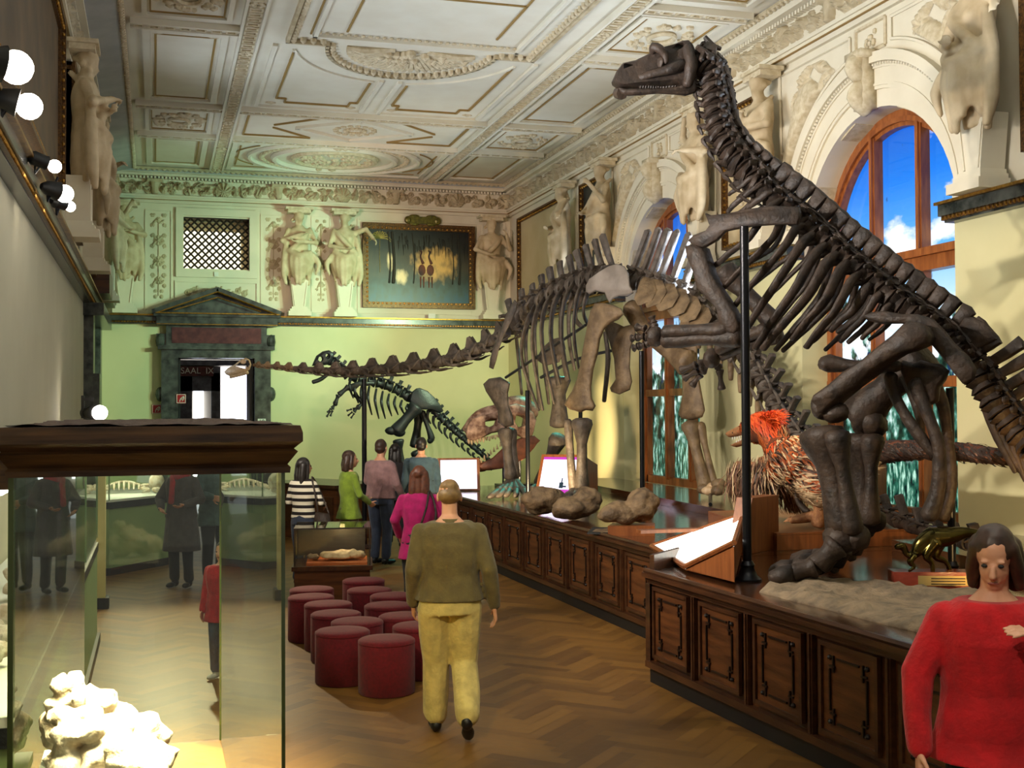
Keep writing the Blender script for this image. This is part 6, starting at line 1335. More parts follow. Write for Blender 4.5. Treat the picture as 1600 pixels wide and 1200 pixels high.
obj('tibia', MB().bone(Dp(909, 653, -.5), Dp(909, 768, -.5), .155, .075, .11, 12).jitter(.012, 5), gb, DI, smooth=True); obj('fibula', MB().bone(Dp(887, 655, -.55), Dp(896, 770, -.52), .07, .06, .075, 10).jitter(.01, 5), gb, DI, smooth=True)
ft = AZ(905, 789, TOP)
for k in range(4):
    a = Dp(897+k*6, 770, -.5); e = Vector((ft.x+(k-1.5)*.12, ft.y-.05, TOP+.115)); v = MB().bone(a, e, .085, .07, .08, 9); v.tube([e, e+Vector((-.05, -.16, -.035)), e+Vector((-.08, -.24, -.065))], [.06, .05, .02], 8); obj('toe', v, gb, DI, smooth=True)
pb = [(943, 512), (958, 502), (975, 510), (990, 506), (994, 520), (986, 545), (984, 575), (988, 596), (984, 610), (968, 617), (955, 612), (953, 606), (962, 592), (960, 560), (952, 535)]
obj('pubis', MB().slab([Dp(x, y, .1) for x, y in pb], .12, axis=(.4, 1, 0)).jitter(.014, 4), tn, DI, smooth=True, angle=70); obj('ischium', MB().curve([Dp(985, 480, .1), Dp(1010, 520, .1), Dp(1050, 552, .1), Dp(1072, 566, .1)], [.16, .10, .12, .2], 10, .7).jitter(.02, 4), tn, DI, smooth=True)
obj('ischium', MB().curve([Dp(945, 520, .3), Dp(950, 560, .35), Dp(944, 626, .35)], [.04, .06, .05], 8, .6), gb, DI, smooth=True)
f2 = [(1066, 480), (1084, 490), (1090, 520), (1090, 560), (1092, 590), (1098, 620), (1102, 642), (1098, 652), (1082, 656), (1064, 654), (1060, 646), (1066, 620), (1066, 590), (1064, 560), (1060, 520)]
obj('femur', MB().slab([Dp(x, y, .5) for x, y in f2], .24, axis=(.4, 1, 0), inset=.05).jitter(.014, 4), tn, DI, smooth=True, angle=75, label='tan thigh bone')
obj('tibia', MB().bone(Dp(1077, 658, .5), Dp(1104, 768, .5), .135, .075, .12, 12).jitter(.012, 5), tn, DI, smooth=True); obj('fibula', MB().bone(Dp(1093, 660, .6), Dp(1117, 762, .6), .075, .045, .06, 10), tn, DI, smooth=True)
for k, (x, y) in enumerate(((1100, 764), (1114, 762), (1123, 757), (1108, 767), (1122, 766))): obj('toe', MB().ball(Dp(x, y, .4-.1*(k > 2)), (.10, .10, .075)).jitter(.02, 8), M['bonecream'] if k in (1, 3) else tn, DI, smooth=True)
obj('foot_stand', MB().tube([Dp(1110, 772, .4), AZ(1110, 792, 1.0)+Vector((0, 0, .03))], .025, 8), M['iron'], DI)
# ================= the running dark skeleton at the back
YA = 22.6
def Ap(px, py, o=0.0): return AY(px, py, YA+o)
AL = thing('dinosaur_skeleton', 'dark blue-black running dinosaur skeleton at the back wall behind the visitors', 'skeleton', (4.6, YA, 0)); dk = M['bonedark']; S = .0122
as_ = [(552, 590), (566, 594), (580, 597), (594, 600), (607, 604), (620, 610), (632, 617), (643, 624), (655, 632)]
for i, (x, y) in enumerate(as_): a = as_[max(i-1, 0)]; b = as_[min(i+1, len(as_)-1)]; vertebra(AL, Ap(x, y), Ap(*b)-Ap(*a), Ap(x+3, y-10)-Ap(x, y), .095, .15, .11, .07, .05, .12, dk)
at_ = [(672, 636), (681, 645), (690, 654), (699, 663), (708, 671), (717, 679), (726, 687), (735, 695), (743, 702), (751, 709), (759, 716), (767, 723)]
for i, (x, y) in enumerate(at_):
    a = at_[max(i-1, 0)]; b = at_[min(i+1, len(at_)-1)]; k = 1-i*.05; vertebra(AL, Ap(x, y), Ap(*b)-Ap(*a), Ap(x+8, y-9)-Ap(x, y), .085*k, .14, .12*k, .06, .05, .10, dk)
    obj('chevron', MB().curve([Ap(x-3, y+6), Ap(x-4, y+16*k), Ap(x+1, y+26*k)], [.035, .025, .014], 6), dk, AL, smooth=True)
nk_ = [(540, 585), (530, 576), (521, 568), (513, 562)]
for i, (x, y) in enumerate(nk_): vertebra(AL, Ap(x, y), Ap(x+9, y+8)-Ap(x, y), Ap(x+6, y-8)-Ap(x, y), .09, .12, .10, .06, .05, .11, dk)
v = MB().slab([Ap(x, y) for x, y in ((487, 572), (494, 556), (504, 549), (514, 547), (522, 552), (520, 562), (512, 570), (498, 572))], .22, holes=[[Ap(500+3.5*math.cos(a), 561+4*math.sin(a)) for a in np.linspace(0, 2*PI, 8)[:-1]], [Ap(511+3*math.cos(a), 557+4*math.sin(a)) for a in np.linspace(0, 2*PI, 8)[:-1]]], axis=(0, 1, 0)); obj('skull', v, dk, AL, smooth=True, angle=60)
v = MB()
for o in (-.1, .1): v.curve([Ap(489, 597, o), Ap(502, 592, o), Ap(520, 578, o)], [.04, .04, .03], 7)
obj('lower_jaw', v, dk, AL, smooth=True)
for i, (x, y) in enumerate([(548, 592), (556, 596), (566, 600), (577, 604), (588, 608), (598, 612), (608, 616), (618, 620), (628, 626), (637, 632)]):
    ln = [30, 34, 40, 44, 46, 42, 34, 28, 22, 16][i]
    for s in (-1, 1): obj('rib', MB().curve([Ap(x, y), Ap(x-2, y+ln*.4, s*.34), Ap(x+4, y+ln, s*.18)], [.022, .028, .012], 6), dk, AL, smooth=True)
ia = [(644, 612), (650, 607), (656, 606), (668, 611), (678, 620), (687, 631), (693, 642), (686, 646), (674, 640), (662, 640), (650, 640), (644, 636), (640, 624)]
for o in (-.2, .2): obj('ilium', MB().slab([Ap(x, y, o) for x, y in ia], .08, axis=(0, 1, 0)), dk, AL, smooth=True, angle=60)
obj('femur', MB().bone(Ap(652, 634, -.3), Ap(617, 676, -.3), .15, .10, .14, 12), dk, AL, smooth=True); obj('knee', MB().ball(Ap(612, 673, -.3), (.13, .1, .08)).ball(Ap(624, 676, -.3), (.12, .1, .08)), dk, AL, smooth=True)
obj('tibia', MB().bone(Ap(622, 686, -.3), Ap(628, 730, -.3), .11, .06, .08, 10), dk, AL, smooth=True); obj('metatarsus', MB().bone(Ap(628, 732, -.3), AY(640, 808, YA-.4), .07, .05, .06, 10), dk, AL, smooth=True)
obj('femur', MB().bone(Ap(656, 640, .3), Ap(648, 700, .3), .13, .075, .11, 12), dk, AL, smooth=True); obj('tibia', MB().bone(Ap(648, 704, .3), Ap(668, 760, .3), .10, .06, .08, 10), dk, AL, smooth=True); obj('metatarsus', MB().bone(Ap(668, 762, .3), AY(657, 808, YA+.3), .07, .05, .06, 10), dk, AL, smooth=True)
obj('pubis', MB().curve([Ap(660, 644), Ap(668, 666), Ap(674, 684), Ap(670, 690)], [.06, .045, .07, .05], 8), dk, AL, smooth=True)
for dy, ex in ((-.3, 0), (.3, 8)):
    f = AY(640+ex*2, 815, YA+dy); f.z = AY(640, 815, YA).z+.02; 
    for k in (-1, 0, 1): obj('toe', MB().curve([f, f+Vector((-.2, -.05+.12*k, -.04)), f+Vector((-.42, -.06+.22*k, -.12))], [.06, .05, .02], 7), dk, AL, smooth=True)
for o, sh, el, wr, tips in ((-.3, (545, 604), (529, 617), (524, 630), ((511, 645), (510, 652), (516, 651))), (.3, (553, 615), (567, 629), (560, 636), ((543, 650), (548, 654), (541, 642)))):
    obj('humerus', MB().bone(Ap(*sh, o), Ap(*el, o), .06, .04, .055, 9), dk, AL, smooth=True); obj('forearm', MB().bone(Ap(*el, o), Ap(*wr, o), .05, .032, .045, 9), dk, AL, smooth=True); handbones(AL, Ap(*wr, o), [(Ap((wr[0]+t[0])/2, (wr[1]+t[1])/2, o), Ap(*t, o)) for t in tips], dk, .022)
obj('scapula', MB().slab([Ap(x, y, -.3) for x, y in ((541, 602), (560, 596), (585, 597), (585, 601), (562, 603), (552, 612), (543, 610))], .05, axis=(0, 1, 0)), dk, AL, smooth=True)
r = thing('wooden_plinth', 'low wooden plinth carrying the running dark skeleton', 'plinth', (4.2, YA, 0)); f = AY(640, 815, YA); obj('block', MB().span((f.x-1.3, YA-1.2, 0), (f.x+2.4, YA+1.1, f.z-.17)), M['darkwood'], r); obj('cover_board', MB().span((f.x-1.35, YA-1.25, f.z-.17), (f.x+2.45, YA+1.15, f.z-.13)), M['topwood'], r)
# ================= big mottled skull cast on a stand
YS = 20.15
def Sp(px, py, o=0.0): return AY(px, py, YS+o)
SKC = thing('skull_cast', 'large mottled predator skull with open toothed jaws on a stand', 'skull', (Sp(812, 700).x, 20.15, TOP)); pk = M['skullpink']
up_ = [(728, 678), (729, 664), (736, 655), (750, 649), (766, 646), (780, 642), (793, 634), (806, 630), (820, 634), (833, 644), (838, 656), (834, 668), (832, 680), (818, 686), (800, 676), (786, 673), (768, 676), (752, 684), (738, 688), (731, 686)]
hl = [[(757, 657), (766, 653), (776, 654), (772, 664), (764, 668), (757, 664)], [(780, 652), (790, 648), (796, 655), (788, 664), (780, 664)], [(806, 648), (818, 650), (820, 664), (810, 668), (803, 660)]]
v = MB()
for o in (-.16, .16): v.slab([Sp(x, y, o) for x, y in up_], .10, holes=[[Sp(x, y, o) for x, y in h] for h in hl], axis=(0, 1, 0), inset=.02)
v.curve([Sp(731, 672), Sp(750, 651), Sp(780, 643), Sp(808, 633), Sp(832, 646)], [.10, .12, .15, .18, .16], 10); v.ball(Sp(826, 664), (.1, .2, .2)); v.jitter(.02, 8, 3); obj('cranium', v, pk, SKC, smooth=True, angle=70)
for o in (-.16, .16):
    t = MB()
    for k in range(13): x = 732+4.6*k; y = 687-.9*max(0, k-2); ln = (9 if k % 2 else 7)-.3*k; t.tube([Sp(x, y-1, o), Sp(x+.4, y+ln*.6, o), Sp(x+1, y+ln, o)], [.026, .02, .004], 6)
    for k in range(9): x = 752+5*k; y = 721-4.2*k; t.tube([Sp(x, y+2, o*.9), Sp(x-.5, y-6, o*.9)], [.022, .004], 6)
    obj('tooth_row', t, M['bonecream'], SKC, smooth=True, label='ivory pointed teeth')

lj = [(748, 728), (756, 722), (770, 715), (786, 700), (800, 690), (818, 682), (834, 680), (843, 688), (834, 700), (820, 716), (806, 724), (784, 732), (764, 735), (752, 734)]
v = MB()
for o in (-.15, .15): v.slab([Sp(x, y, o) for x, y in lj], .09, axis=(0, 1, 0), inset=.02)
v.ball(Sp(752, 729), (.12, .2, .09)); v.jitter(.015, 8, 5); obj('lower_jaw', v, mat('brown_jaw_cast', (140, 84, 62), (96, 56, 42), 8, .5, bump=.3, bscale=30), SKC, smooth=True, angle=70)
st = MB(); b = AZ(812, 770, TOP); b = Vector((Sp(812, 700).x, YS, TOP)); st.tube([b, (b.x, b.y, Sp(812, 690).z)], .022, 8); st.tube([b+Vector((-.3, 0, 0)), Vector((b.x-.3, b.y, Sp(780, 700).z))], .016, 8); st.span(b+Vector((-.4, -.2, 0)), b+Vector((.3, .2, .05))); obj('stand_rod', st, M['iron'], SKC)
# ------------------------------------------------------------------ feathered dinosaur model
XD = 6.2
def H(px, py, o=0.0): return AX(px, py, XD+o)
FD = thing('feathered_dinosaur', 'orange feathered dinosaur model with open jaws and long furry tail', 'animal model', H(1280, 826))
M['fdskin'] = mat('scaly_hide', (176, 126, 82), (140, 92, 58), 30, .6, bump=.4, bscale=120)
M['fdbody'] = mat('orange_hide', (112, 56, 26), (80, 38, 18), 12, .8)
M['fth_red'] = attr_mat('crest_plumes', (196, 52, 16), (238, 104, 40), .55)
M['fth_org'] = attr_mat('orange_plumes', (112, 40, 14), (206, 104, 40), .6)
M['fth_brn'] = attr_mat('brown_plumes', (54, 34, 24), (150, 104, 76), .6)
M['fth_pal'] = attr_mat('pale_plumes', (176, 140, 104), (232, 206, 164), .6)
M['fth_blk'] = attr_mat('black_plumes', (22, 16, 14), (60, 38, 26), .6)
b = MB()
def R_(pts, o=0): return [H(x, y, o) for x, y in pts]
b.curve(R_([(1172, 672), (1188, 668), (1200, 672), (1208, 686), (1214, 700), (1226, 712), (1246, 722), (1268, 728), (1290, 724), (1320, 716), (1356, 709)]), [.13, .17, .16, .13, .14, .21, .27, .26, .22, .16, .13], 14)
b.curve(R_([(1340, 711), (1380, 705), (1430, 702), (1480, 703), (1530, 708), (1592, 717)]), [.14, .10, .085, .075, .07, .05], 10)
for o, leg in ((-.16, ((1258, 738), (1276, 762), (1284, 778))), (.2, ((1270, 740), (1300, 756), (1316, 772)))): b.curve([H(x, y, o) for x, y in leg], [.20, .15, .09], 12)
b.curve(R_([(1222, 722), (1210, 734), (1192, 740), (1172, 730)], -.22), [.13, .10, .07, .05], 10); b.curve(R_([(1236, 730), (1242, 748), (1236, 764)], .16), [.11, .09, .05], 10)
body = obj('body', fuse(b, .03, 3), M['fdbody'], FD, smooth=True)
v = MB(); v.slab(R_([(1140, 680), (1141, 674), (1150, 669), (1162, 663), (1176, 658), (1186, 664), (1184, 676), (1170, 677), (1156, 681), (1144, 684)]), .14, axis=(1, 0, 0), inset=.035); obj('upper_jaw', v, M['fdskin'], FD, smooth=True, angle=70)
v = MB(); v.slab(R_([(1147, 694), (1152, 691), (1164, 685), (1178, 678), (1186, 682), (1178, 690), (1164, 695), (1151, 699), (1147, 697)]), .11, axis=(1, 0, 0), inset=.03); obj('lower_jaw', v, M['fdskin'], FD, smooth=True, angle=70)
t = MB()
for k in range(9):
    for o in (-.05, .05): t.tube([H(1145+3.6*k, 683-.6*k, o), H(1145+3.6*k, 687.5-.6*k, o)], [.010, .003], 5); t.tube([H(1151+3.4*k, 691.5-1.4*k, o*.8), H(1151+3.4*k, 688-1.4*k, o*.8)], [.009, .003], 5)
obj('tooth_row', t, M['white'], FD); obj('eye', MB().ball(H(1175, 669, -.11), .03, 10, 7), M['ink'], FD, smooth=True); obj('nostril', MB().ball(H(1145, 676, -.065), .012), M['ink'], FD)
for o, shin, ftx in ((-.16, ((1283, 774), (1281, 800), (1278, 818)), 1276), (.2, ((1316, 770), (1316, 796), (1318, 815)), 1316)):
    obj('shank', MB().curve([H(x, y, o) for x, y in shin], [.085, .06, .07], 10), M['fdskin'], FD, smooth=True)
    f = H(shin[2][0], shin[2][1], o); f.z = 1.095
    for dx, dy, L in ((-.10, .16, 1), (.02, .2, 1), (.1, .1, .8)): k = MB().curve([f+Vector((0, 0, .10)), f+Vector((dx*.7, dy*.7, .07)), f+Vector((dx*1.5, dy*1.5, .035))], [.055, .05, .03], 8); k.curve([f+Vector((dx*1.5, dy*1.5, .05)), f+Vector((dx*1.9, dy*1.9, .02))], [.028, .006], 7); obj('toe', k, M['fdskin'], FD, smooth=True)
    obj('sickle_claw', MB().curve([f+Vector((-.04, .12, .12)), f+Vector((-.06, .24, .20)), f+Vector((-.06, .30, .28)), f+Vector((-.05, .26, .33))], [.035, .03, .018, .004], 8), M['bone'], FD, smooth=True)
for P, o in (((1176, 729), -.26), ((1212, 722), .1)):
    for k in (0, 1, 2): obj('finger', MB().curve([H(P[0], P[1]-3+2*k, o), H(P[0]-12, P[1]-6+3*k, o), H(P[0]-24, P[1]-6+4*k, o), H(P[0]-28, P[1]-1+4*k, o)], [.028, .022, .016, .004], 7), M['fdskin'], FD, smooth=True)
def plume(mb, p, d, n, L, w, tone, curl=.2):
    d = Vector(d).normalized(); L = min(L, max(.02, (p.z-1.13)/-d.z)) if d.z < -.2 else L; s = d.cross(Vector(n)).normalized()*w; b0 = len(mb.v); n = Vector(n)
    P = [p, p+d*L*.35+n*L*.10, p+d*L*.75+n*L*.06*(1-curl), p+d*L-n*L*curl*.5]
    mb.v += [tuple(P[0]-s*.4), tuple(P[0]+s*.4), tuple(P[1]-s), tuple(P[1]+s), tuple(P[2]-s*.8), tuple(P[2]+s*.8), tuple(P[3])]
    mb.f += [(b0, b0+1, b0+3, b0+2), (b0+2, b0+3, b0+5, b0+4), (b0+4, b0+5, b0+6)]; mb.t += [tone]*3
bm_me = body.data; polys = [p for p in bm_me.polygons]; ar = np.array([p.area for p in polys]); ar = ar/ar.sum(); pick = RNG.choice(len(polys), 17000, p=ar)
hd = H(1195, 672); sets = {k: MB() for k in ('fth_red', 'fth_org', 'fth_brn', 'fth_pal', 'fth_blk')}
for m_ in sets.values(): m_.t = []
axis_pts = spline(R_([(1150, 680), (1188, 668), (1206, 684), (1226, 712), (1268, 728), (1356, 709), (1480, 703), (1592, 717)]), 6)
def pix(p):
    q = Vector(p)-EYE; z = q.dot(_fw); return 800+F*q.dot(CR)/z, 600-F*q.dot(CU)/z
for i in pick:
    po = polys[int(i)]; p = Vector(po.center); n = Vector(po.normal); x, y = pix(p); j = min(range(len(axis_pts)-1), key=lambda k: (axis_pts[k]-p).length_squared); d = (axis_pts[j+1]-axis_pts[j]).normalized()
    d = d + Vector((0, 0, -.35)) + n*.25 + Vector([random.gauss(0, .16) for _ in range(3)]); d = d - n*d.dot(n)*.75; r = random.random()
    if x < 1182 and y < 690 and n.z < .1: continue
    stripe = math.sin(x*.55+y*.18) > .62
    if x > 1345: k = 'fth_brn' if r < .35 else 'fth_blk'; L = .06+.05*r; 
    elif x < 1212 and y < 700: k = 'fth_org' if (n.z < .35) else 'fth_red'; L = .09+.06*r; k = 'fth_blk' if (stripe and 1196 < x and r < .7) else k
    elif n.z < -.25 or (y > 735 and x < 1250 and r < .4): k = 'fth_pal'; L = .14+.08*r
    elif y > 755 and x > 1262: k = 'fth_pal' if r < .45 else 'fth_org'; L = .10
    else: k = 'fth_blk' if (stripe and r < .75) else 'fth_pal' if r > .9 else 'fth_brn' if r > .75 else 'fth_org'; L = .13+.08*r
    plume(sets[k], p-n*.01, d, n, L*1.25, .0055+.003*r, random.random())
for k in range(1100):                                     # raised crest swept back from the brow
    a = random.random(); p = H(1176+26*a, 659-6*math.sin(a*PI)+4*a, random.uniform(-.10, .10)); q = H(1204+34*random.random()**.7, 630+14*abs(random.gauss(0, .6))+26*random.random()*a, random.uniform(-.16, .16)); plume(sets['fth_red'], p, q-p, (random.gauss(0, .3), -.3, .6), min((q-p).length*(.55+.45*a), .34), .0065, random.random(), .35)
wing = [(1215, 722), (1200, 734), (1182, 736), (1166, 732), (1152, 738)]; wp = spline(R_(wing, -.24), 8)
for k in range(3000):                                    # fringed fore-limb
    t = random.random(); p = wp[int(t*(len(wp)-1))]+Vector((random.gauss(0, .05), random.gauss(0, .03), random.gauss(0, .05))); d = Vector((random.gauss(0, .16), .22*t+random.gauss(0, .16), -1)); L = (.16+.26*random.random())*(.8+.35*math.sin(t*PI)); c = random.random()
    plume(sets['fth_blk' if c < .35 and t < .45 else 'fth_brn' if c < .78 else 'fth_pal'], p, d, (-1, random.gauss(0, .5), .2), L, .008, random.random())
for k in range(420): t = random.random(); p = wp[int(t*(len(wp)-1))]+Vector((-.03, random.gauss(0, .03), -.22-.16*random.random())); plume(sets['fth_pal'], p, (random.gauss(0, .12), .12*t+random.gauss(0, .1), -1), (-1, random.gauss(0, .4), .2), .18+.12*random.random(), .008, random.random())
wp2 = spline(R_([(1232, 730), (1244, 744), (1246, 758), (1238, 770)], .05), 8)
for k in range(700): t = random.random(); p = wp2[int(t*(len(wp2)-1))]+Vector([random.gauss(0, .05) for _ in range(3)]); plume(sets['fth_brn' if random.random() < .5 else 'fth_pal'], p, (random.gauss(0, .15), .1+random.gauss(0, .12), -1), (-1, random.gauss(0, .4), .2), .14+.22*random.random(), .008, random.random())
for k, nm, lab in (('fth_red', 'crest_feathers', 'bright red crest feathers'), ('fth_org', 'body_feathers', 'orange body feathers'), ('fth_brn', 'wing_feathers', 'brown wing and tail feathers'), ('fth_pal', 'fringe_feathers', 'pale feather fringe'), ('fth_blk', 'stripe_feathers', 'black stripe feathers')): obj(nm, sets[k], M[k], FD, fix=False, label=lab)
# ------------------------------------------------------------------ visitors
def cloth(name, c, c2=None): return mat(name, c, c2 or tuple(int(x*.86) for x in c), 14, .9, bump=.25, bscale=60, sheen=.15)
HB, HD, HX = mat('black_hair', (22, 17, 15), (34, 26, 22), 30, .45), mat('dark_brown_hair', (44, 28, 20), (62, 40, 28), 30, .45), mat('auburn_hair', (104, 54, 30), (78, 40, 24), 30, .45)
HG = mat('faded_blond_hair', (132, 104, 62), (104, 80, 48), 30, .5)
jean, blackc = cloth('blue_jeans', (52, 62, 84)), cloth('black_trousers', (26, 26, 28))
def at_depth(px, d): p = AD(px, 645, d); return (p.x, p.y, 0)
def collar(root, p, j, at): obj('collar', MB().lathe(j['neck']+Vector((0, .0, -.05)), [(.085, -.03), (.082, .02), (.072, .05), (.066, .05)], 20), M_olive, root, smooth=True)
M_olive = cloth('olive_sweater', (100, 88, 50))
W1 = dict(lL=((-.10, .10, .50), (-.10, .16, .09)), lR=((.10, .07, .49), (.11, -.20, .17)), tR=.7)
person('person', 'person in olive sweater and pale khaki trousers walking away from camera', AZ(704, 1152, 0), -.22, 1.74, dict(W1, lean=.06, w=1.16, aL=((-.25, -.04, 1.14), (-.25, .10, .90)), aR=((.265, -.05, 1.14), (.30, .02, .88)), nod=-.12), dict(top=M_olive, legs=cloth('khaki_trousers', (206, 186, 112)), hair=HG), hair='thin', wide=.014, extra=collar, baggy=.018)
def handbag(root, p, j, at):
    k = MB().slab([Vector((x, -.16, z)) for x, z in ((-.06, .70), (.16, .72), (.2, .98), (-.02, 1.0))], .12, axis=(0, 1, 0)); obj('shoulder_bag', k, M['bone'], root, smooth=True); obj('bag_strap', MB().curve([Vector((.15, -.15, .97)), Vector((.2, -.1, 1.25)), Vector((.12, -.02, 1.48)), Vector((.1, -.14, 1.3)), Vector((0, -.17, 1.0))], .012, 6), M['bone'], root, smooth=True)
person('person', 'person in magenta top with long auburn hair seen from behind', at_depth(654, 12.5), -.35, 1.64, dict(w=1.05, lean=.04, aL=((-.27, 0, 1.16), (-.24, .14, .98)), aR=((.27, 0, 1.16), (.26, .12, .94))), dict(top=cloth('magenta_top', (186, 16, 104)), legs=blackc, hair=HX), hair='long', coat=.74, extra=handbag)
person('person', 'tall person in mauve shirt and dark jeans facing the skeletons', at_depth(594, 17.6), -.9, 1.80, dict(w=1.18, aL=((-.27, .04, 1.16), (-.20, .22, 1.08)), aR=((.27, .02, 1.14), (.24, .18, .98)), turn=.3), dict(top=cloth('mauve_shirt', (150, 114, 114)), legs=jean, hair=HD), wide=.02)
person('person', 'person in moss green top with dark hair turned to the right', at_depth(545, 16.4), -1.3, 1.68, dict(aL=((-.25, .06, 1.15), (-.12, .24, 1.08)), aR=((.25, .05, 1.14), (.16, .24, 1.02)), turn=-.2), dict(top=cloth('moss_green_top', (116, 140, 34)), legs=cloth('taupe_trousers', (104, 88, 74)), hair=HD), hair='bob', coat=.8)
person('person', 'person with long dark hair in a near-black jacket by the mauve shirt', at_depth(617, 19.8), -.2, 1.68, dict(), dict(top=cloth('black_jacket', (40, 34, 36)), legs=blackc, hair=HB), hair='long', coat=.8)
STR2 = cloth('teal_jumper', (62, 86, 100))
def chest_band(root, p, j, at):
    for z, rx in ((1.30, .185), (1.14, .165)):
        R_b = [(0, 0, z-.035, rx*p['w']+.02, .15), (0, 0, z+.035, rx*p['w']+.022, .152)]; k = MB(); loft(k, R_b, 24); obj('dark_stripe', k, cloth('navy_stripe', (26, 32, 48)), root, smooth=True)
person('person', 'dark-haired person in teal jumper with navy bands near the glowing screen', at_depth(658, 18.7), -.25, 1.80, dict(w=1.15), dict(top=STR2, legs=jean, hair=HB), extra=chest_band, wide=.02)
def stripes(name, c1, c2, f):
    m, nt, N, L, B = newmat(name); B.inputs['Roughness'].default_value = .9; tc = N.new('ShaderNodeTexCoord'); sx = N.new('ShaderNodeSeparateXYZ'); L.new(tc.outputs['Object'], sx.inputs[0])
    a = N.new('ShaderNodeMath'); a.operation = 'MULTIPLY'; a.inputs[1].default_value = f; s = N.new('ShaderNodeMath'); s.operation = 'SINE'; g = N.new('ShaderNodeMath'); g.operation = 'GREATER_THAN'; g.inputs[1].default_value = -.1
    mx = N.new('ShaderNodeMix'); mx.data_type = 'RGBA'; mx.inputs[6].default_value = rgb(*c1); mx.inputs[7].default_value = rgb(*c2)
    L.new(sx.outputs[2], a.inputs[0]); L.new(a.outputs[0], s.inputs[0]); L.new(s.outputs[0], g.inputs[0]); L.new(g.outputs[0], mx.inputs[0]); L.new(mx.outputs[2], B.inputs['Base Color']); return m
def bag(root, p, j, at):
    k = MB().slab([Vector((x, -.05, z)) for x, z in ((.20, .74), (.50, .70), (.44, 1.0), (.26, 1.02))], .14, axis=(0, 1, 0)); obj('shoulder_bag', k, M['bone'], root, smooth=True); obj('bag_strap', MB().curve([Vector((.28, -.05, 1.0)), Vector((.24, -.06, 1.25)), Vector((.16, -.02, 1.49)), Vector((.22, .08, 1.3)), Vector((.42, 0, 1.0))], .013, 6), M['bone'], root, smooth=True)
person('person', 'person in black and white striped jumper with dark bag and long black hair', at_depth(474, 15.5), -.75, 1.62, dict(aL=((-.26, .02, 1.14), (-.16, .22, 1.06)), aR=((.26, .03, 1.14), (.17, .24, 1.10)), turn=-.4), dict(top=stripes('striped_knit', (24, 16, 16), (226, 218, 196), 68), legs=jean, hair=HB), hair='long', extra=bag)
def scarf(root, p, j, at): obj('scarf', MB().curve([Vector((.10, .03, 1.47)), Vector((0, .11, 1.44)), Vector((-.10, .03, 1.47)), Vector((0, -.09, 1.49)), Vector((.10, .03, 1.46)), Vector((.05, .15, 1.38)), Vector((.06, .17, 1.12))], .04, 8), cloth('red_scarf', (170, 28, 40)), root, smooth=True)
person('person', 'person in long charcoal coat with red scarf seen through the glass case', at_depth(284, 15.4), PI-.5, 1.68, dict(aL=((-.29, .05, 1.16), (-.16, .22, 1.10)), aR=((.29, .05, 1.16), (.18, .2, 1.05)), nod=-.2), dict(top=cloth('charcoal_coat', (70, 62, 66)), legs=blackc, hair=HD), hair='bob', coat=.48, wide=.03, extra=scarf)
person('person', 'person in grey-teal coat and black trousers seen through the glass case', at_depth(334, 15.9), PI+.5, 1.74, dict(aL=((-.27, .05, 1.16), (-.14, .24, 1.12)), aR=((.27, .05, 1.16), (.16, .22, 1.12)), nod=-.2), dict(top=cloth('grey_teal_coat', (74, 96, 96)), legs=blackc, hair=HD), coat=.74, wide=.02)
person('person', 'small child in red jacket and jeans standing in for a reflection in the glass case', at_depth(348, 10.1), 2.6, 1.13, dict(lL=((-.10, .1, .5), (-.10, .02, .09)), w=1.1), dict(top=cloth('red_child_jacket', (190, 16, 24)), legs=cloth('pale_jeans', (84, 108, 150)), hair=HD, shoe=M['white']), coat=.74, wide=.02)  # solid child added where the case glass mirrors someone in red
rw_ = AD(1548, 645, 4.85)
person('person', 'person in scarlet coat with brown hair at the right edge of the platform', (rw_.x, rw_.y, 0), PI*.86, 1.73, dict(w=1.12, aL=((-.29, .10, 1.20), (-.10, .25, 1.34)), aR=((.30, .02, 1.16), (.31, .10, .88)), nod=-.35, turn=-.3), dict(top=cloth('scarlet_coat', (196, 14, 24)), legs=blackc, hair=HD), hair='bob', coat=.82, wide=.025, vox=.009)
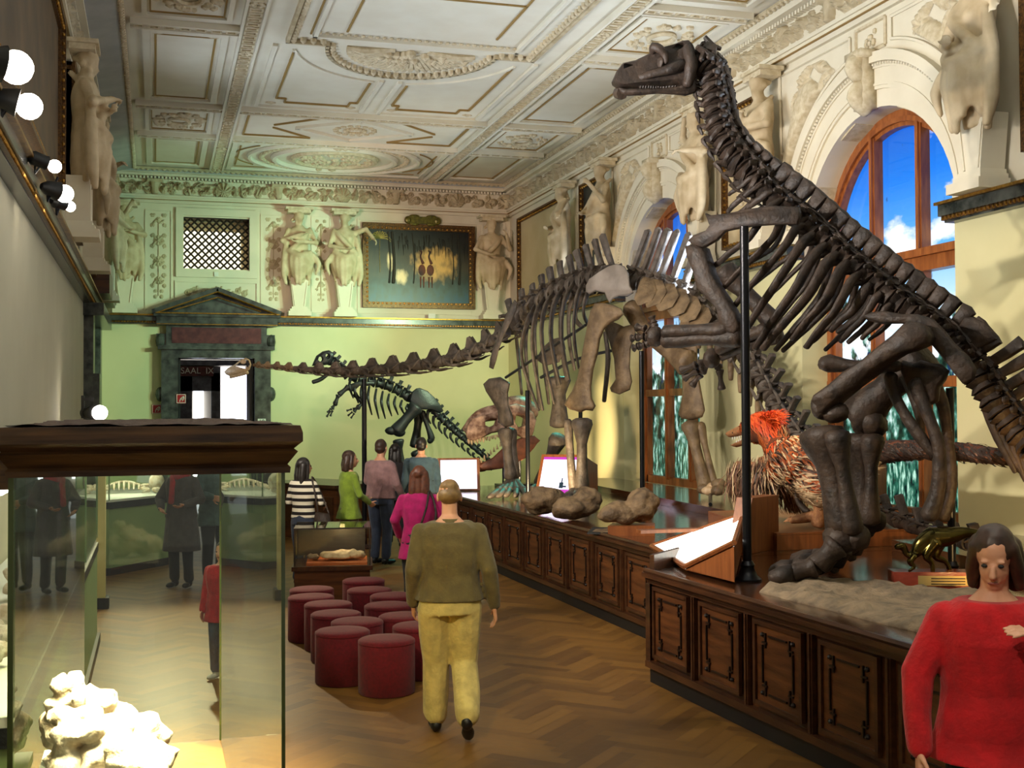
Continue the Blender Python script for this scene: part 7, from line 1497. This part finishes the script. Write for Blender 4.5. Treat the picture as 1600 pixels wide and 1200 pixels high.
# ------------------------------------------------------------------ light
w = bpy.data.worlds.new('hall'); SC.world = w; w.use_nodes = True; bg = w.node_tree.nodes['Background']; bg.inputs[0].default_value = (1, .95, .86, 1); bg.inputs[1].default_value = .22
def light(kind, loc, power, col=(255, 240, 215), target=None, size=.1, angle=70, blend=.5, name='lamp_light', sx=None):
    d = bpy.data.lights.new(name, kind); d.energy = power; d.color = rgb(*col)[:3]
    o = bpy.data.objects.new(name, d); COL.objects.link(o); o.location = loc
    if kind == 'SPOT': d.spot_size = math.radians(angle); d.spot_blend = blend; d.shadow_soft_size = size
    elif kind == 'POINT': d.shadow_soft_size = size
    else: d.shape = 'RECTANGLE'; d.size = size; d.size_y = sx or size
    if target is not None: o.rotation_euler = (Vector(target)-Vector(loc)).to_track_quat('-Z', 'Y').to_euler()
    return o
def spotlamp(px, py, X, target, power, label, col=(255, 242, 226), angle=80, r=.07, bulb='lamp'):
    """a round floodlight on the string course"""
    p = AX(px, py, X); t = Vector(target); d = (t-p).normalized(); root = thing('spotlight', label, 'lamp', (p.x, p.y, DZ1), 'spotlights along the left string course')
    a, b = frame_of(d); m = MB(); m.tube([p-d*.16, p-d*.12, p-d*.02, p], [.03, .06, r*1.05, r*1.12], 16); obj('lamp_housing', m, M['black'], root, smooth=True, angle=40)
    g = MB(); g.ball(p+d*.07, (r, r, r), 16, 10); obj('bulb', g, M[bulb], root, smooth=True)
    k = MB(); k.tube([p-d*.1, p-d*.1-Vector((0, 0, .12)), (p.x, p.y, DZ1)], .012, 6); obj('bracket', k, M['iron'], root)
    light('SPOT', p+d*(r+.12), power, col, target, .05, angle, .6, 'spotlight_beam')
spotlamp(6, 100, -.86, (7.5, 11, 3.2), 900, 'nearest bright spotlight at the upper left edge', r=.10)
spotlamp(28, 161, -.86, (7.9, 9.5, 2.2), 900, 'second bright spotlight from the left edge', r=.085)
spotlamp(73, 255, -.86, (5.5, 14, 2.4), 500, 'third spotlight along the left string course, small and oval', r=.055)
spotlamp(90, 299, -.84, (6, 16.5, 2.8), 650, 'fourth spotlight along the left string course', r=.08)
spotlamp(101, 320, -.84, (6.4, 20, 3.2), 500, 'fifth and farthest spotlight on the left string course', r=.05)
# uplights on the string courses wash the ceiling
UPC = (222, 238, 255)
for y, q in ((3, 190), (8, 190), (13, 160), (18, 75), (23, 48)): l_ = light('AREA', (XL+.5, y, 4.5), q, UPC, (3.4, y, 7.4), .3, name='cornice_uplight', sx=4.2); l_.data.spread = math.radians(95)
for y, q in ((3, 170), (8.5, 170), (15.3, 120), (21.8, 50)): l_ = light('AREA', (XR-.25, y, 4.5), q, UPC, (4.4, y, 7.4), .3, name='cornice_uplight', sx=2.6); l_.data.spread = math.radians(130)
l_ = light('AREA', (3.4, 3.0, 7.3), 60, (255, 240, 218), (3.4, 4.2, 0), 2.0, name='added_ceiling_fill', sx=2.0)  # added fill light overhead, out of view
light('SPOT', (-.55, 2.6, 4.5), 1000, (255, 236, 186), (1.95, 8.2, .75), .06, 20, .7, 'added_aisle_spot')  # added beam to brighten the walking man
light('SPOT', (-.6, 1.2, 4.4), 420, (255, 238, 214), (3.2, 4.1, 1.35), .06, 20, .7, 'added_aisle_spot')  # added beam to brighten the scarlet coat
l_ = light('AREA', ((fx0+fx1)/2, (fy0+fy1)/2, 1.98), 330, (255, 240, 190), ((fx0+fx1)/2, (fy0+fy1)/2, 0), fx1-fx0-.2, name='added_floor_fill', sx=fy1-fy0-.3); l_.data.spread = math.radians(60); l_.rotation_euler = (0, 0, 0)  # added panel light; bright floor replaces the veiling reflection in the glass
l_ = light('SPOT', (.1, 16.8, 3.9), 1100, (255, 240, 196), (.15, 12.2, 0), .1, 46, .7, 'added_aisle_spot')  # added beam to brighten the aisle floor seen through the case
light('POINT', (L_VIT.x, L_VIT.y, L_VIT.z-.05), 3.5, (255, 210, 150), None, .03, name='vitrine_lamp')
light('SPOT', (7.3, 9.9, 4.2), 420, (255, 214, 150), (6.3, 11.2, 1.6), .04, 34, .5, 'dinosaur_spotlight')
light('SPOT', (5.7, 19.9, 1.08), 480, (255, 226, 172), (7.9, 21.6, 1.9), .04, 60, .7, 'floor_spotlight')
light('SPOT', (5.2, 6.0, 1.1), 200, (255, 206, 130), (7.9, 8.8, 1.9), .04, 90, .8, 'floor_spotlight')
light('SPOT', (6.7, 19.4, 4.9), 1300, (222, 255, 205), (3.6, 27, 1.8), .05, 78, .6, 'green_spotlight')
light('SPOT', (7.3, 20.6, 4.7), 1200, (170, 255, 222), (.6, 27.2, 5.0), .05, 62, .7, 'green_spotlight')
light('SPOT', (-.8, 14.5, 4.5), 1700, (255, 216, 198), (5.4, 27.2, 5.2), .05, 34, .7, 'added_wall_fill')  # added beam to lift the painting and the middle of the back wall
light('SPOT', (4.95, 15.7, 1.0), 420, (255, 226, 170), (6.2, 24, 3.6), .04, 95, .6, 'floor_spotlight')
light('SPOT', (7.5, 20.9, 4.6), 500, (110, 255, 226), (5.9, 18.6, 1.7), .05, 40, .4, 'green_spotlight')
SC.view_settings.view_transform = 'Standard'; SC.view_settings.look = 'None'; SC.view_settings.gamma = 1; SC.view_settings.exposure = 0.0; SC.view_settings.use_curve_mapping = False
c = SC.cycles; c.max_bounces = 6; c.diffuse_bounces = 3; c.glossy_bounces = 3; c.transmission_bounces = 4; c.transparent_max_bounces = 16; c.caustics_reflective = False; c.caustics_refractive = False; c.sample_clamp_indirect = 4; c.use_denoising = True
